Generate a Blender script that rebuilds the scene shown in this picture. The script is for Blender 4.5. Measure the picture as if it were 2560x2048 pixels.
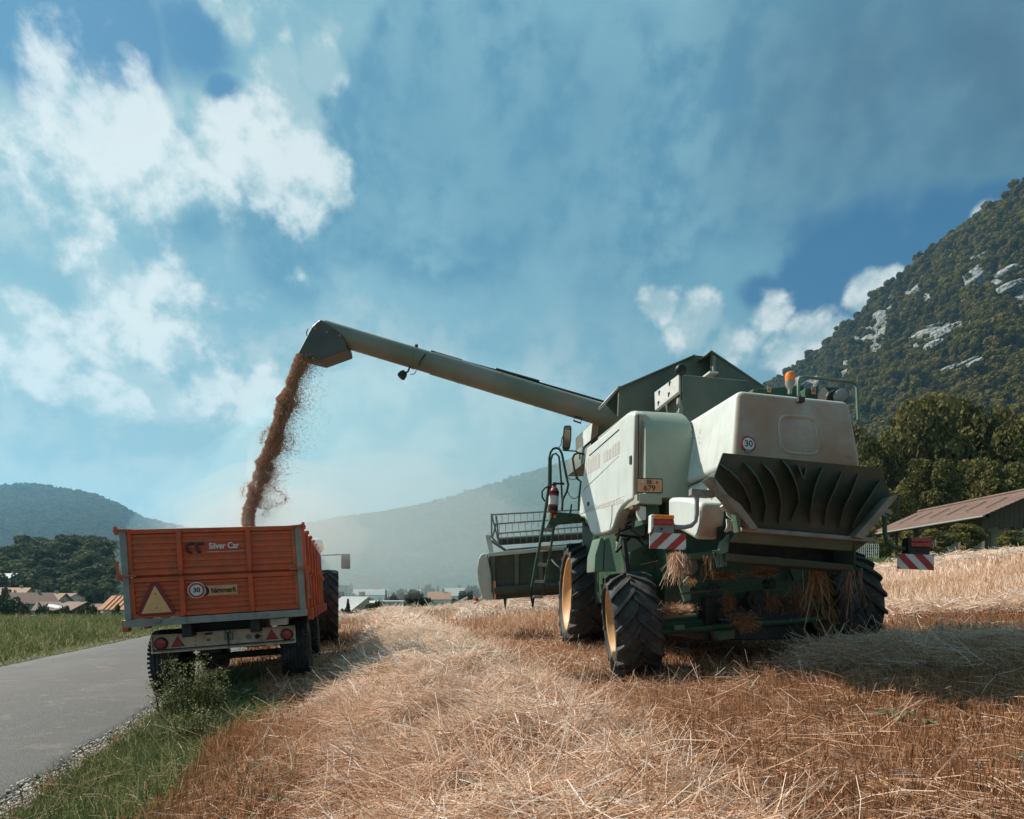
import bpy, bmesh, math, random
import numpy as np
from mathutils import Vector, Matrix, noise as mnoise

for _o in list(bpy.data.objects):
    bpy.data.objects.remove(_o)
SC = bpy.context.scene
COL = SC.collection
R = math.radians

# ------------------------------------------------------------------ camera
# 20 mm shift lens, camera level, 0.95 m above the stubble; world origin at the lens
F, CX, HY = 1416.0, 1280.0, 1485.0
cam_d = bpy.data.cameras.new('camera')
cam_d.sensor_width = 36.0
cam_d.lens = 36.0 * F / 2560.0
cam_d.shift_y = (HY - 1024.0) / 2560.0
cam_d.clip_start = 0.1
cam_d.clip_end = 30000.0
cam = bpy.data.objects.new('camera', cam_d)
cam.rotation_euler = (math.pi / 2, 0, 0)
COL.objects.link(cam)
SC.camera = cam

# ------------------------------------------------------------------ light and sky
SUN_TO = Vector((-0.80, 0.46, 0.95)).normalized()
SUN_EL = math.asin(SUN_TO.z)
SUN_AZ = math.atan2(SUN_TO.x, SUN_TO.y)
sun_d = bpy.data.lights.new('sun', 'SUN')
sun_d.energy = 5.0
sun_d.angle = R(0.53)
sun_d.color = (1.0, 0.945, 0.86)
sun = bpy.data.objects.new('sun', sun_d)
sun.rotation_euler = (-SUN_TO).to_track_quat('-Z', 'Y').to_euler()
COL.objects.link(sun)

SC.view_settings.view_transform = 'Standard'
SC.view_settings.look = 'None'
SC.view_settings.gamma = 1.0
SC.view_settings.use_curve_mapping = False
SC.view_settings.exposure = 0.55
SC.render.engine = 'CYCLES'
SC.cycles.use_denoising = True
SC.cycles.max_bounces = 6
SC.cycles.diffuse_bounces = 3
SC.cycles.glossy_bounces = 2
SC.cycles.transmission_bounces = 3
SC.cycles.transparent_max_bounces = 6
SC.cycles.volume_bounces = 0
SC.cycles.sample_clamp_indirect = 6.0
SC.cycles.caustics_reflective = False
SC.cycles.caustics_refractive = False


def lin(r, g, b):
    """sRGB 0-255 to scene linear"""
    o = []
    for c in (r, g, b):
        c = c / 255.0
        o.append(c / 12.92 if c <= 0.04045 else ((c + 0.055) / 1.055) ** 2.4)
    return tuple(o)


class NT:
    """small node-tree writer"""
    def __init__(s, tree):
        s.t = tree
        s.n = tree.nodes
        s.l = tree.links

    def new(s, kind, **kw):
        n = s.n.new(kind)
        for k, v in kw.items():
            setattr(n, k, v)
        return n

    def put(s, sock, v):
        if isinstance(v, bpy.types.NodeSocket):
            s.l.new(v, sock)
        elif v is not None:
            if hasattr(sock, 'default_value'):
                dv = sock.default_value
                if hasattr(dv, '__len__'):
                    v = tuple(v) if hasattr(v, '__len__') else (v,) * len(dv)
                    if len(dv) == 4 and len(v) == 3:
                        v = v + (1.0,)
                sock.default_value = v

    def math(s, op, a, b=None, c=None, clamp=False):
        n = s.new('ShaderNodeMath', operation=op, use_clamp=clamp)
        s.put(n.inputs[0], a)
        if b is not None:
            s.put(n.inputs[1], b)
        if c is not None:
            s.put(n.inputs[2], c)
        return n.outputs[0]

    def vmath(s, op, a, b=None, scale=None):
        n = s.new('ShaderNodeVectorMath', operation=op)
        s.put(n.inputs[0], a)
        if b is not None:
            s.put(n.inputs[1], b)
        if scale is not None:
            s.put(n.inputs['Scale'], scale)
        return n.outputs['Value'] if op in ('DISTANCE', 'LENGTH', 'DOT_PRODUCT') else n.outputs[0]

    def noise(s, vec, scale, detail=4, rough=0.5, dist=0.0, color=False):
        n = s.new('ShaderNodeTexNoise')
        s.put(n.inputs['Vector'], vec)
        s.put(n.inputs['Scale'], scale)
        s.put(n.inputs['Detail'], detail)
        s.put(n.inputs['Roughness'], rough)
        s.put(n.inputs['Distortion'], dist)
        return n.outputs['Color'] if color else n.outputs['Fac']

    def rng(s, v, a, b, c=0.0, d=1.0, smooth=True):
        n = s.new('ShaderNodeMapRange', interpolation_type='SMOOTHSTEP' if smooth else 'LINEAR')
        s.put(n.inputs[0], v)
        for i, q in enumerate((a, b, c, d)):
            s.put(n.inputs[i + 1], q)
        return n.outputs[0]

    def mix(s, f, a, b, blend='MIX'):
        n = s.new('ShaderNodeMix', data_type='RGBA', blend_type=blend)
        s.put(n.inputs[0], f)
        s.put(n.inputs[6], a)
        s.put(n.inputs[7], b)
        return n.outputs[2]

    def ramp(s, f, stops):
        n = s.new('ShaderNodeValToRGB')
        cr = n.color_ramp
        while len(cr.elements) < len(stops):
            cr.elements.new(0.5)
        for e, (p, c) in zip(cr.elements, stops):
            e.position = p
            e.color = tuple(c) + (1.0,)
        s.put(n.inputs[0], f)
        return n.outputs[0]


def build_world():
    w = bpy.data.worlds.new('World')
    SC.world = w
    w.use_nodes = True
    w.node_tree.nodes.clear()
    T = NT(w.node_tree)
    out = T.new('ShaderNodeOutputWorld')
    bg = T.new('ShaderNodeBackground')
    T.l.new(bg.outputs[0], out.inputs[0])
    STR = 0.1
    bg.inputs[1].default_value = STR
    d = T.new('ShaderNodeTexCoord').outputs['Generated']
    SKY_GAIN = 0.51
    sky = T.new('ShaderNodeTexSky', sky_type='NISHITA')
    sky.sun_disc = False
    sky.sun_elevation = SUN_EL
    sky.sun_rotation = SUN_AZ
    sky.altitude = 500
    sky.air_density = 1.0
    sky.dust_density = 0.6
    sky.ozone_density = 2.0

    d = T.vmath('NORMALIZE', d)
    half = (0.5, 0.5, 0.5)
    n1 = T.vmath('SUBTRACT', T.noise(d, 3.2, 2, 0.5, color=True), half)
    dw = T.vmath('ADD', d, T.vmath('SCALE', n1, scale=0.05))           # gently bent directions
    f1 = T.noise(dw, 8.5, 9, 0.56)                                    # billows
    f1b = T.noise(T.vmath('ADD', dw, tuple(SUN_TO * 0.026)), 8.5, 9, 0.56)
    relief = T.math('MULTIPLY', T.math('SUBTRACT', f1, f1b), 2.4)      # light from the sun's side
    f2 = T.noise(dw, 3.0, 7, 0.55)                                     # broad streaks
    fc = T.math('SUBTRACT', f1, 0.5)
    ed = T.math('ADD', T.math('MULTIPLY', fc, 1.7), T.math('MULTIPLY', T.math('SUBTRACT', f2, 0.5), 0.7))

    def direction(px, py):
        return Vector(((px - CX) / F, 1.0, (HY - py) / F)).normalized()

    def field(lst, vec, add=None, lo=None, hi=None):
        """largest of a set of cones (1 in the middle, 0 on the rim), edges broken by the billows"""
        acc = None
        for it in lst:
            px, py, r = it[:3]
            amp = it[3] if len(it) > 3 else 1.0
            c = direction(px, py)
            rad = ((c - direction(px + r, py)).length + (c - direction(px, py - r)).length) / 2
            m = T.math('MULTIPLY_ADD', T.vmath('DISTANCE', vec, tuple(c)), -amp / rad, amp)
            acc = m if acc is None else T.math('MAXIMUM', acc, m)
        if add is not None:
            acc = T.math('ADD', acc, add)
        return T.rng(acc, lo, hi)

    clear = field([(60, 40, 260), (300, 50, 230), (500, 100, 170), (560, 215, 90), (2020, 690, 190), (2180, 640, 220), (2330, 590, 190),
                   (2070, 800, 150), (2480, 520, 130), (1900, 730, 90), (2330, 720, 230)], dw, ed, 0.0, 0.52)
    lit = field([(560, 400, 560, 1.1), (150, 400, 620, 1.05), (330, 230, 360, .95), (780, 260, 380, 1.1), (900, 110, 280, 1.0), (300, 800, 520, .7), (650, 1010, 460, .75),
                 (150, 1150, 800, .95), (950, 1220, 800, .9), (1300, 1100, 560, .6), (620, 1290, 460, 1.1), (-600, 600, 1200, 1.0)], dw, T.math('MULTIPLY', fc, 0.9), -0.05, 0.80)
    cum = field([(600, 60, 110), (540, 10, 70), (690, 170, 130), (800, 190, 130), (720, 330, 240, 1.1), (570, 330, 150), (400, 420, 250, .9), (790, 400, 150), (230, 370, 240, .75), (60, 400, 200, .6),
                 (330, 720, 200, 1.1), (410, 690, 150, 1.0), (290, 820, 110), (430, 850, 120, .9), (540, 940, 110, .8), (660, 985, 90, .7),
                 (50, 770, 170), (10, 870, 140), (130, 960, 90, .8), (260, 985, 100, .9), (330, 1000, 60, .8), (620, 730, 140, .55),
                 (1740, 800, 110, .95), (1830, 850, 110), (1900, 780, 100, .85), (2010, 850, 110, 1.05), (1960, 880, 100), (1650, 755, 75, .8), (2180, 725, 85, 1.05), (2225, 690, 60),
                 (2480, 525, 60, .8), (2090, 840, 80)], dw, T.math('MULTIPLY', ed, 1.35), 0.14, 0.52)
    tower = field([(1010, 110, 150), (1100, 70, 150), (1210, 110, 150), (1010, 290, 240), (880, 330, 150), (840, 270, 90), (1230, 330, 380), (860, 480, 230),
                   (1150, 520, 400, .8), (1550, 430, 470, .9), (740, 500, 150, .8), (1850, 330, 420), (2250, 200, 700), (2700, 50, 800), (700, 640, 210, .6),
                   (500, 560, 160, .5)], dw, T.math('MULTIPLY', ed, 0.62), 0.04, 0.40)
    core = field([(1060, 330, 330, .8), (1330, 480, 420, .9), (1480, 330, 260, .8), (2300, 100, 900, 1.0), (2000, 400, 500, .7), (880, 520, 260, .7), (680, 560, 200, .6), (2560, 350, 700, .9), (1500, 690, 260, .5), (450, 600, 220, .45)], dw, T.math('MULTIPLY', ed, 0.35), 0.0, 0.9)
    toward = T.vmath('DOT_PRODUCT', d, tuple(SUN_TO))
    deep = T.math('MAXIMUM', field([(2560, 60, 1100, 1.0), (2150, 200, 800, .8), (2700, 500, 800, .8)], dw, T.math('MULTIPLY', fc, 0.6), 0.0, 0.9), T.rng(toward, 0.50, -0.1))  # sky away from the sun darkened too, added to cut light from behind

    blue = T.mix(1.0, T.vmath('SCALE', sky.outputs[0], scale=STR), (0.40, 0.92, 1.05), 'MULTIPLY')
    blue = T.mix(0.55, blue, lin(62, 124, 176))
    c = T.mix(T.rng(f2, 0.3, 0.7), lin(118, 178, 204), lin(150, 200, 217))
    c = T.mix(T.math('MULTIPLY', lit, 0.9), c, T.mix(T.rng(T.math('ADD', f1, relief), 0.25, 0.80), lin(150, 198, 214), lin(204, 227, 231)))
    tcol = T.mix(T.rng(T.math('ADD', T.math('MULTIPLY_ADD', f2, 0.6, T.math('MULTIPLY', f1, 0.4)), T.math('MULTIPLY', relief, 0.8)), 0.25, 0.78), lin(94, 154, 188), lin(138, 190, 210))
    c = T.mix(T.math('MULTIPLY', tower, 0.97), c, tcol)
    c = T.mix(T.math('MULTIPLY', core, 0.55), c, T.mix(T.rng(f2, 0.3, 0.7), lin(84, 144, 180), lin(106, 164, 193)))
    dcol = T.mix(T.rng(f1, 0.3, 0.72), lin(82, 116, 142), lin(108, 152, 177))
    c = T.mix(T.math('MULTIPLY', deep, 0.85), c, dcol)
    c = T.mix(T.math('MULTIPLY', clear, 0.95), c, blue)
    ccol = T.mix(T.rng(T.math('ADD', T.math('MULTIPLY', f1, 0.6), relief), 0.08, 0.56), lin(182, 215, 224), tuple(q * 1.22 for q in lin(236, 243, 242)))
    c = T.mix(T.math('MULTIPLY', cum, 0.9), c, ccol)
    # the air near the horizon is paler
    el = T.new('ShaderNodeSeparateXYZ')
    T.put(el.inputs[0], d)
    c = T.mix(T.rng(el.outputs[2], 0.42, 0.0, 0.0, 0.62), c, lin(190, 224, 230))
    c = T.vmath('SCALE', c, scale=SKY_GAIN / STR)
    T.l.new(c, bg.inputs[0])
    w.cycles.sampling_method = 'MANUAL'
    w.cycles.sample_map_resolution = 512


build_world()

# ------------------------------------------------------------------ materials
MATS = {}


def mat(name, c1, c2=None, rough=0.6, scale=6.0, bump=0.0, bscale=None, metal=0.0, spec=0.4, dirt=None, dirt_amt=0.5, dirt_scale=2.5, coat=0.0, detail=5, lo=0.35, hi=0.65, tail=None, tail_amt=0.0, streak=None, streak_amt=0.4):
    """painted / bare surface: two tones in noise, optional dirt blotches, fine relief"""
    if name in MATS:
        return MATS[name]
    m = bpy.data.materials.new(name)
    m.use_nodes = True
    m.node_tree.nodes.clear()
    T = NT(m.node_tree)
    out = T.new('ShaderNodeOutputMaterial')
    b = T.new('ShaderNodeBsdfPrincipled')
    T.l.new(b.outputs[0], out.inputs[0])
    co = T.new('ShaderNodeTexCoord').outputs['Object']
    c = c1
    if c2 is not None:
        c = T.mix(T.rng(T.noise(co, scale, detail), lo, hi), c1, c2)
    if dirt is not None:
        f = T.rng(T.noise(co, dirt_scale, 8, 0.65), 0.45, 0.75, 0.0, dirt_amt)
        c = T.mix(f, c, dirt)
        T.put(b.inputs['Roughness'], T.math('ADD', T.math('MULTIPLY', f, 0.3), rough))
    else:
        T.put(b.inputs['Roughness'], rough)
    if streak is not None:
        # runs and wipes of dirt down the sheet
        sv = T.noise(T.vmath('MULTIPLY', co, (9.0, 9.0, 0.9)), 1.0, 6, 0.6)
        c = T.mix(T.rng(sv, 0.50, 0.72, 0.0, streak_amt), c, streak)
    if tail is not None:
        # shade, with some chaff dust, painted into faces turned to the tail
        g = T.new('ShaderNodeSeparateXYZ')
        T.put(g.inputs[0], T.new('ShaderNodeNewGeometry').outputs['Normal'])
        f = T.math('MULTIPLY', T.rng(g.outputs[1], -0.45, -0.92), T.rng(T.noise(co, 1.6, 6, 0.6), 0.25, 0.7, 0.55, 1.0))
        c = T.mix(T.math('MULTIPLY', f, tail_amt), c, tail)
    T.put(b.inputs['Base Color'], c)
    T.put(b.inputs['Metallic'], metal)
    T.put(b.inputs['Specular IOR Level'], spec)
    T.put(b.inputs['Coat Weight'], coat)
    if bump:
        bn = T.new('ShaderNodeBump')
        bn.inputs['Strength'].default_value = bump
        bn.inputs['Distance'].default_value = 0.02
        T.put(bn.inputs['Height'], T.noise(co, bscale or scale * 6, 4))
        T.l.new(bn.outputs[0], b.inputs['Normal'])
    MATS[name] = m
    return m


def plant_mat(name, stops, attr='tint', trans=0.35, rnd=0.0, rough=0.7, pos=None, pos2=None, pscale=0.4, spec=0.2):
    """straw, grass and leaves: colour from a per-blade tint, thin and partly translucent"""
    if name in MATS:
        return MATS[name]
    m = bpy.data.materials.new(name)
    m.use_nodes = True
    m.node_tree.nodes.clear()
    T = NT(m.node_tree)
    out = T.new('ShaderNodeOutputMaterial')
    a = T.new('ShaderNodeAttribute', attribute_name=attr).outputs['Fac']
    if rnd:
        r = T.new('ShaderNodeObjectInfo').outputs['Random']
        a = T.math('ADD', T.math('MULTIPLY', a, 1 - rnd), T.math('MULTIPLY', r, rnd))
    c = T.ramp(a, stops)
    if pos is not None:
        g = T.new('ShaderNodeNewGeometry').outputs['Position']
        c = T.mix(T.rng(T.noise(g, pscale, 3), 0.42, 0.66), c, T.mix(0.75, c, pos))
    d = T.new('ShaderNodeBsdfPrincipled')
    T.put(d.inputs['Base Color'], c)
    T.put(d.inputs['Roughness'], rough)
    T.put(d.inputs['Specular IOR Level'], spec)
    t = T.new('ShaderNodeBsdfTranslucent')
    T.put(t.inputs[0], c)
    x = T.new('ShaderNodeMixShader')
    x.inputs[0].default_value = trans
    T.l.new(d.outputs[0], x.inputs[1])
    T.l.new(t.outputs[0], x.inputs[2])
    T.l.new(x.outputs[0], out.inputs[0])
    MATS[name] = m
    return m


def volume_mat(name, color, density, aniso):
    m = bpy.data.materials.new(name)
    m.use_nodes = True
    m.node_tree.nodes.clear()
    T = NT(m.node_tree)
    out = T.new('ShaderNodeOutputMaterial')
    v = T.new('ShaderNodeVolumePrincipled')
    T.put(v.inputs['Color'], color)
    T.put(v.inputs['Density'], density)
    T.put(v.inputs['Anisotropy'], aniso)
    T.l.new(v.outputs[0], out.inputs['Volume'])
    return m


# ------------------------------------------------------------------ geometry helpers
ORG = {}                                     # world origin of every thing, by object name


def W(px, py, Y):
    """world point that stands Y metres in front of the lens on a photograph pixel"""
    return Vector(((px - CX) / F * Y, Y, (HY - py) / F * Y))


class Plane:
    """vertical plane through (x,y); yaw = direction of its horizontal axis"""
    def __init__(s, x, y, yaw):
        s.p = Vector((x, y, 0))
        s.u = Vector((math.cos(R(yaw)), math.sin(R(yaw)), 0))
        s.n = Vector((-s.u.y, s.u.x, 0))

    def __call__(s, px, py, off=0.0):
        r = Vector(((px - CX) / F, 1.0, (HY - py) / F))
        p = s.p + s.n * off
        return r * (p.dot(s.n) / r.dot(s.n))


class MB:
    """collects shapes for one mesh"""
    def __init__(s):
        s.v = []
        s.f = []
        s.sm = []

    def add(s, vs, fs, smooth=False):
        o = len(s.v)
        s.v += [tuple(v) for v in vs]
        s.f += [tuple(i + o for i in f) for f in fs]
        s.sm += [smooth] * len(fs)
        return s

    def box(s, c, size, M=None):
        c = Vector(c)
        h = [x / 2 for x in size]
        vs = []
        for z in (-1, 1):
            for y in (-1, 1):
                for x in (-1, 1):
                    p = Vector((x * h[0], y * h[1], z * h[2]))
                    vs.append(c + (M @ p if M else p))
        return s.add(vs, [(0, 2, 3, 1), (4, 5, 7, 6), (0, 1, 5, 4), (2, 6, 7, 3), (0, 4, 6, 2), (1, 3, 7, 5)])

    def slab(s, a, b, c, d, th):
        """quad a b c d made thick along its normal (th towards -normal)"""
        a, b, c, d = map(Vector, (a, b, c, d))
        n = (b - a).cross(d - a).normalized() * th
        return s.prism([a, b, c, d], -n)

    def prism(s, poly, vec):
        poly = [Vector(p) for p in poly]
        vec = Vector(vec)
        n = len(poly)
        nn = Vector((0, 0, 0))
        for i in range(n):
            nn += (poly[i] - poly[0]).cross(poly[(i + 1) % n] - poly[0])
        vs = poly + [p + vec for p in poly]
        f1 = tuple(range(n))
        f2 = tuple(range(2 * n - 1, n - 1, -1))
        fs = [f1, f2] + [(i, n + i, n + (i + 1) % n, (i + 1) % n) for i in range(n)]
        if nn.dot(vec) > 0:
            fs = [tuple(reversed(f)) for f in fs]
        return s.add(vs, fs)

    def tube(s, pts, r, n=8, cap=True, closed=False):
        pts = [Vector(p) for p in pts]
        rr = r if hasattr(r, '__len__') else [r] * len(pts)
        m = len(pts)
        vs = []
        up = None
        for i, p in enumerate(pts):
            if closed:
                t = (pts[(i + 1) % m] - pts[i - 1]).normalized()
            else:
                t = (pts[min(i + 1, m - 1)] - pts[max(i - 1, 0)]).normalized()
            if up is None:
                up = Vector((0, 0, 1)) if abs(t.z) < 0.9 else Vector((1, 0, 0))
            a = t.cross(up)
            if a.length < 1e-5:
                a = t.cross(Vector((1, 0, 0)))
            a.normalize()
            b = a.cross(t)
            up = b
            for k in range(n):
                q = 2 * math.pi * k / n
                vs.append(p + (a * math.cos(q) + b * math.sin(q)) * rr[i])
        fs = []
        for i in range(m if closed else m - 1):
            j = (i + 1) % m
            for k in range(n):
                fs.append((i * n + k, i * n + (k + 1) % n, j * n + (k + 1) % n, j * n + k))
        if cap and not closed:
            fs.append(tuple(range(n - 1, -1, -1)))
            fs.append(tuple((m - 1) * n + k for k in range(n)))
        s.add(vs, fs, True)
        return s

    def lathe(s, c, ax, prof, n=32, closed=False):
        """prof: (radius, offset along axis)"""
        c = Vector(c)
        ax = Vector(ax).normalized()
        a = ax.cross(Vector((0, 0, 1)))
        if a.length < 1e-3:
            a = ax.cross(Vector((1, 0, 0)))
        a.normalize()
        b = ax.cross(a)
        vs = []
        for r, h in prof:
            for k in range(n):
                q = 2 * math.pi * k / n
                vs.append(c + ax * h + (a * math.cos(q) + b * math.sin(q)) * r)
        fs = []
        m = len(prof)
        for i in range(m if closed else m - 1):
            j = (i + 1) % m
            for k in range(n):
                fs.append((i * n + k, i * n + (k + 1) % n, j * n + (k + 1) % n, j * n + k))
        s.add(vs, fs, True)
        return s

    def ball(s, c, r, n=10, sx=1, sy=1, sz=1):
        prof = []
        vs = []
        m = max(4, n // 2)
        c = Vector(c)
        for i in range(m + 1):
            t = math.pi * i / m
            for k in range(n):
                q = 2 * math.pi * k / n
                vs.append(c + Vector((math.sin(t) * math.cos(q) * r * sx, math.sin(t) * math.sin(q) * r * sy, math.cos(t) * r * sz)))
        fs = [(i * n + k, (i + 1) * n + k, (i + 1) * n + (k + 1) % n, i * n + (k + 1) % n) for i in range(m) for k in range(n)]
        return s.add(vs, fs, True)


def link(o, parent=None):
    COL.objects.link(o)
    if parent is not None:
        o.parent = parent
    return o


def tag(o, label=None, cat=None, group=None, kind=None):
    if label:
        o['label'] = label
    if cat:
        o['category'] = cat
    if group:
        o['group'] = group
    if kind:
        o['kind'] = kind
    return o


def thing(name, loc, label, cat, group=None):
    o = bpy.data.objects.new(name, None)
    o.empty_display_size = 0.2
    o.location = loc
    link(o)
    ORG[o.name] = Vector(loc)
    return tag(o, label, cat, group)


def build(mb, name, m, parent=None, bevel=0.0, seg=2, smooth=False, org=None, ang=35, label=None, stuff=False):
    """one mesh object; shapes are given in world coordinates, kept relative to the thing's base"""
    if parent is not None:
        org = ORG[parent.name]
    elif org is None:
        org = Vector((0, 0, 0))
    me = bpy.data.meshes.new(name)
    ov = Vector(org)
    me.from_pydata([(v[0] - ov.x, v[1] - ov.y, v[2] - ov.z) for v in mb.v], [], mb.f)
    sm = [True] * len(mb.f) if smooth else mb.sm
    me.polygons.foreach_set('use_smooth', sm)
    me.update()
    if any(sm):
        me.set_sharp_from_angle(angle=R(ang))
    if m:
        for q in (m if isinstance(m, (list, tuple)) else [m]):
            me.materials.append(q)
    o = bpy.data.objects.new(name, me)
    link(o, parent)
    ORG[o.name] = ov
    if parent is None:
        o.location = ov
    if bevel:
        b = o.modifiers.new('bevel', 'BEVEL')
        b.width = bevel
        b.segments = seg
        b.limit_method = 'ANGLE'
        b.angle_limit = R(32)
        b.harden_normals = True
        me.polygons.foreach_set('use_smooth', [True] * len(me.polygons))
        me.set_sharp_from_angle(angle=R(50))
    if label:
        o['label'] = label
    if stuff:
        o['kind'] = 'stuff'
    return o


def xf(mb, M):
    mb.v = [tuple(M @ Vector(v)) for v in mb.v]
    return mb


def text(body, name, m, parent, p, ux, uz, size, ext=0.0015, align='CENTER', shear=0.0, xs=1.0, off=0.0):
    """flat lettering: p centre (world), ux right, uz up"""
    cu = bpy.data.curves.new(name, 'FONT')
    cu.body = body
    cu.size = size
    cu.extrude = ext
    cu.align_x = align
    cu.align_y = 'CENTER'
    cu.shear = shear
    cu.offset = off
    cu.materials.append(m)
    tmp = bpy.data.objects.new(name, cu)
    me = bpy.data.meshes.new_from_object(tmp)
    bpy.data.objects.remove(tmp)
    if not me.materials:
        me.materials.append(m)
    o = bpy.data.objects.new(name, me)
    link(o, parent)
    ux = Vector(ux).normalized()
    uz = Vector(uz).normalized()
    uy = uz
    n = ux.cross(uy)
    M = Matrix(((ux.x * xs, uy.x, n.x), (ux.y * xs, uy.y, n.y), (ux.z * xs, uy.z, n.z))).to_4x4()
    M.translation = Vector(p) - ORG[parent.name]
    o.matrix_basis = M
    ORG[o.name] = ORG[parent.name]
    return o


def mesh_np(name, V, Q, mats, tint=None, tris=False, smooth=False, org=(0, 0, 0)):
    """mesh object from numpy arrays: V (n,3), Q (m,4) or (m,3)"""
    k = 3 if tris else 4
    me = bpy.data.meshes.new(name)
    me.vertices.add(len(V))
    me.vertices.foreach_set('co', (V - np.array(org)).astype(np.float32).ravel())
    me.loops.add(Q.size)
    me.loops.foreach_set('vertex_index', Q.astype(np.int32).ravel())
    me.polygons.add(len(Q))
    me.polygons.foreach_set('loop_start', np.arange(0, Q.size, k, dtype=np.int32))
    if smooth:
        me.polygons.foreach_set('use_smooth', np.ones(len(Q), dtype=bool))
    if tint is not None:
        at = me.attributes.new('tint', 'FLOAT', 'POINT')
        at.data.foreach_set('value', tint.astype(np.float32))
    me.update(calc_edges=True)
    for q in (mats if isinstance(mats, (list, tuple)) else [mats]):
        me.materials.append(q)
    o = bpy.data.objects.new(name, me)
    o.location = org
    link(o)
    ORG[o.name] = Vector(org)
    return o


def blades(P, D, L, Wd, rng, bend=0.3, segs=2, tip=0.3, up=None):
    """ribbons from roots P along unit D, lengths L, widths Wd -> (V, Q, index of blade per vertex)"""
    n = len(P)
    side = np.cross(D, rng.normal(size=(n, 3)))
    side /= np.linalg.norm(side, axis=1, keepdims=True) + 1e-9
    bd = np.cross(D, side) * (rng.normal(size=(n, 1)) * bend)
    V = np.empty((n, (segs + 1) * 2, 3))
    for i in range(segs + 1):
        t = i / segs
        c = P + D * (L * t)[:, None] + bd * (L * t * t)[:, None]
        if up is not None:
            c[:, 2] += up * t * (1 - t)
        w = (Wd * (1 - (1 - tip) * t) * 0.5)[:, None]
        V[:, 2 * i] = c - side * w
        V[:, 2 * i + 1] = c + side * w
    base = (np.arange(n) * (segs + 1) * 2)[:, None]
    qs = []
    for i in range(segs):
        q = np.array([2 * i, 2 * i + 1, 2 * i + 3, 2 * i + 2])[None, :] + base
        qs.append(q)
    Q = np.concatenate(qs, 0)
    idx = np.repeat(np.arange(n), (segs + 1) * 2)
    return V.reshape(-1, 3), Q, idx


def vnoise(x, y, seed=0):
    """cheap smooth value noise on arrays"""
    x = np.asarray(x, float)
    y = np.asarray(y, float)
    xi = np.floor(x).astype(np.int64)
    yi = np.floor(y).astype(np.int64)
    xf = x - xi
    yf = y - yi
    xf = xf * xf * (3 - 2 * xf)
    yf = yf * yf * (3 - 2 * yf)

    def h(a, b):
        k = (a * 374761393 + b * 668265263 + seed * 1442695041) & 0x7fffffff
        k = ((k ^ (k >> 13)) * 1274126177) & 0x7fffffff
        return ((k ^ (k >> 16)) & 0xffff) / 65535.0
    return (h(xi, yi) * (1 - xf) + h(xi + 1, yi) * xf) * (1 - yf) + (h(xi, yi + 1) * (1 - xf) + h(xi + 1, yi + 1) * xf) * yf


def fbm(x, y, seed=0, oct=4):
    s = 0.0
    a = 0.5
    for i in range(oct):
        s = s + a * vnoise(np.asarray(x) * 2 ** i, np.asarray(y) * 2 ** i, seed + i * 17)
        a *= 0.5
    return s / (1 - 0.5 ** oct)


def sstep(x, a, b):
    t = np.clip((np.asarray(x, float) - a) / (b - a), 0, 1)
    return t * t * (3 - 2 * t)

# ------------------------------------------------------------------ land
RG = np.random.default_rng(7)


def road_s(x, y):
    """distance to the right of the lane's right edge"""
    return (x + 2.19 + 0.34 * y) / 1.056


def seg_bump(x, y, ax, ay, bx, by, hw, seed):
    dx, dy = bx - ax, by - ay
    L = math.hypot(dx, dy)
    t = ((x - ax) * dx + (y - ay) * dy) / (L * L)
    tc = np.clip(t, 0, 1)
    q = np.hypot(x - ax - tc * dx, y - ay - tc * dy)
    w = hw * (0.7 + 0.6 * fbm(x * 0.9, y * 0.9, seed, 2))
    return np.clip(1 - (q / w) ** 2, 0, 1)


SWATHS = [(0.55, 0.6, -9.2, 42.0, 1.25, 0.25, 3), (3.5, 6.0, 8.0, 4.35, 0.70, 0.17, 5), (5.8, 9.4, 11.5, 8.6, 0.6, 0.13, 9),
          (-1.5, 20.5, 5.5, 22.5, 0.9, 0.32, 11), (13.0, 23.5, 30.0, 25.0, 0.9, 0.3, 13), (-8.5, 27.0, 0.0, 29.0, 1.0, 0.25, 15)]


def swath(x, y):
    h = np.zeros(np.shape(x))
    for ax, ay, bx, by, hw, hh, sd in SWATHS:
        b = seg_bump(x, y, ax, ay, bx, by, hw, sd)
        h = np.maximum(h, b * hh * (0.15 + 1.7 * fbm(np.asarray(x) * 2.3, np.asarray(y) * 2.3, sd + 40, 3)))
    return h


def tz(x, y, bump=True):
    x = np.asarray(x, float)
    y = np.asarray(y, float)
    s = road_s(x, y)
    sr = np.clip(s, 0, 30)
    z = -1.44 + 0.09 * sr + 0.0005 * sr * sr + 0.06 * np.clip(s - 30, 0, 60) - 0.008 * (np.clip(y, -5, 40) - 7)
    left = np.clip(-3.9 - s, 0, None)
    z = z + 0.26 * (1 - np.exp(-left / 4.5))
    a = x / np.maximum(y, 1.0)
    right = sstep(a, 0.42, 0.62)
    fall = sstep(y, 29, 125) * 9.0 + np.clip(y - 125, 0, 400) * 0.01
    z = z - fall * (1 - right) - (1 - right) * 0.0
    z = z + right * np.clip(y - 60, 0, 200) * 0.05
    z = z + np.where(s > 0.3, (fbm(x * 1.3, y * 1.3, 2, 3) - 0.5) * 0.05, 0)
    if bump:
        z = z + np.where(y < 45, swath(x, y), 0)
    return z


def tz1(x, y, bump=False):
    return float(tz(np.array([x]), np.array([y]), bump)[0])


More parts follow.
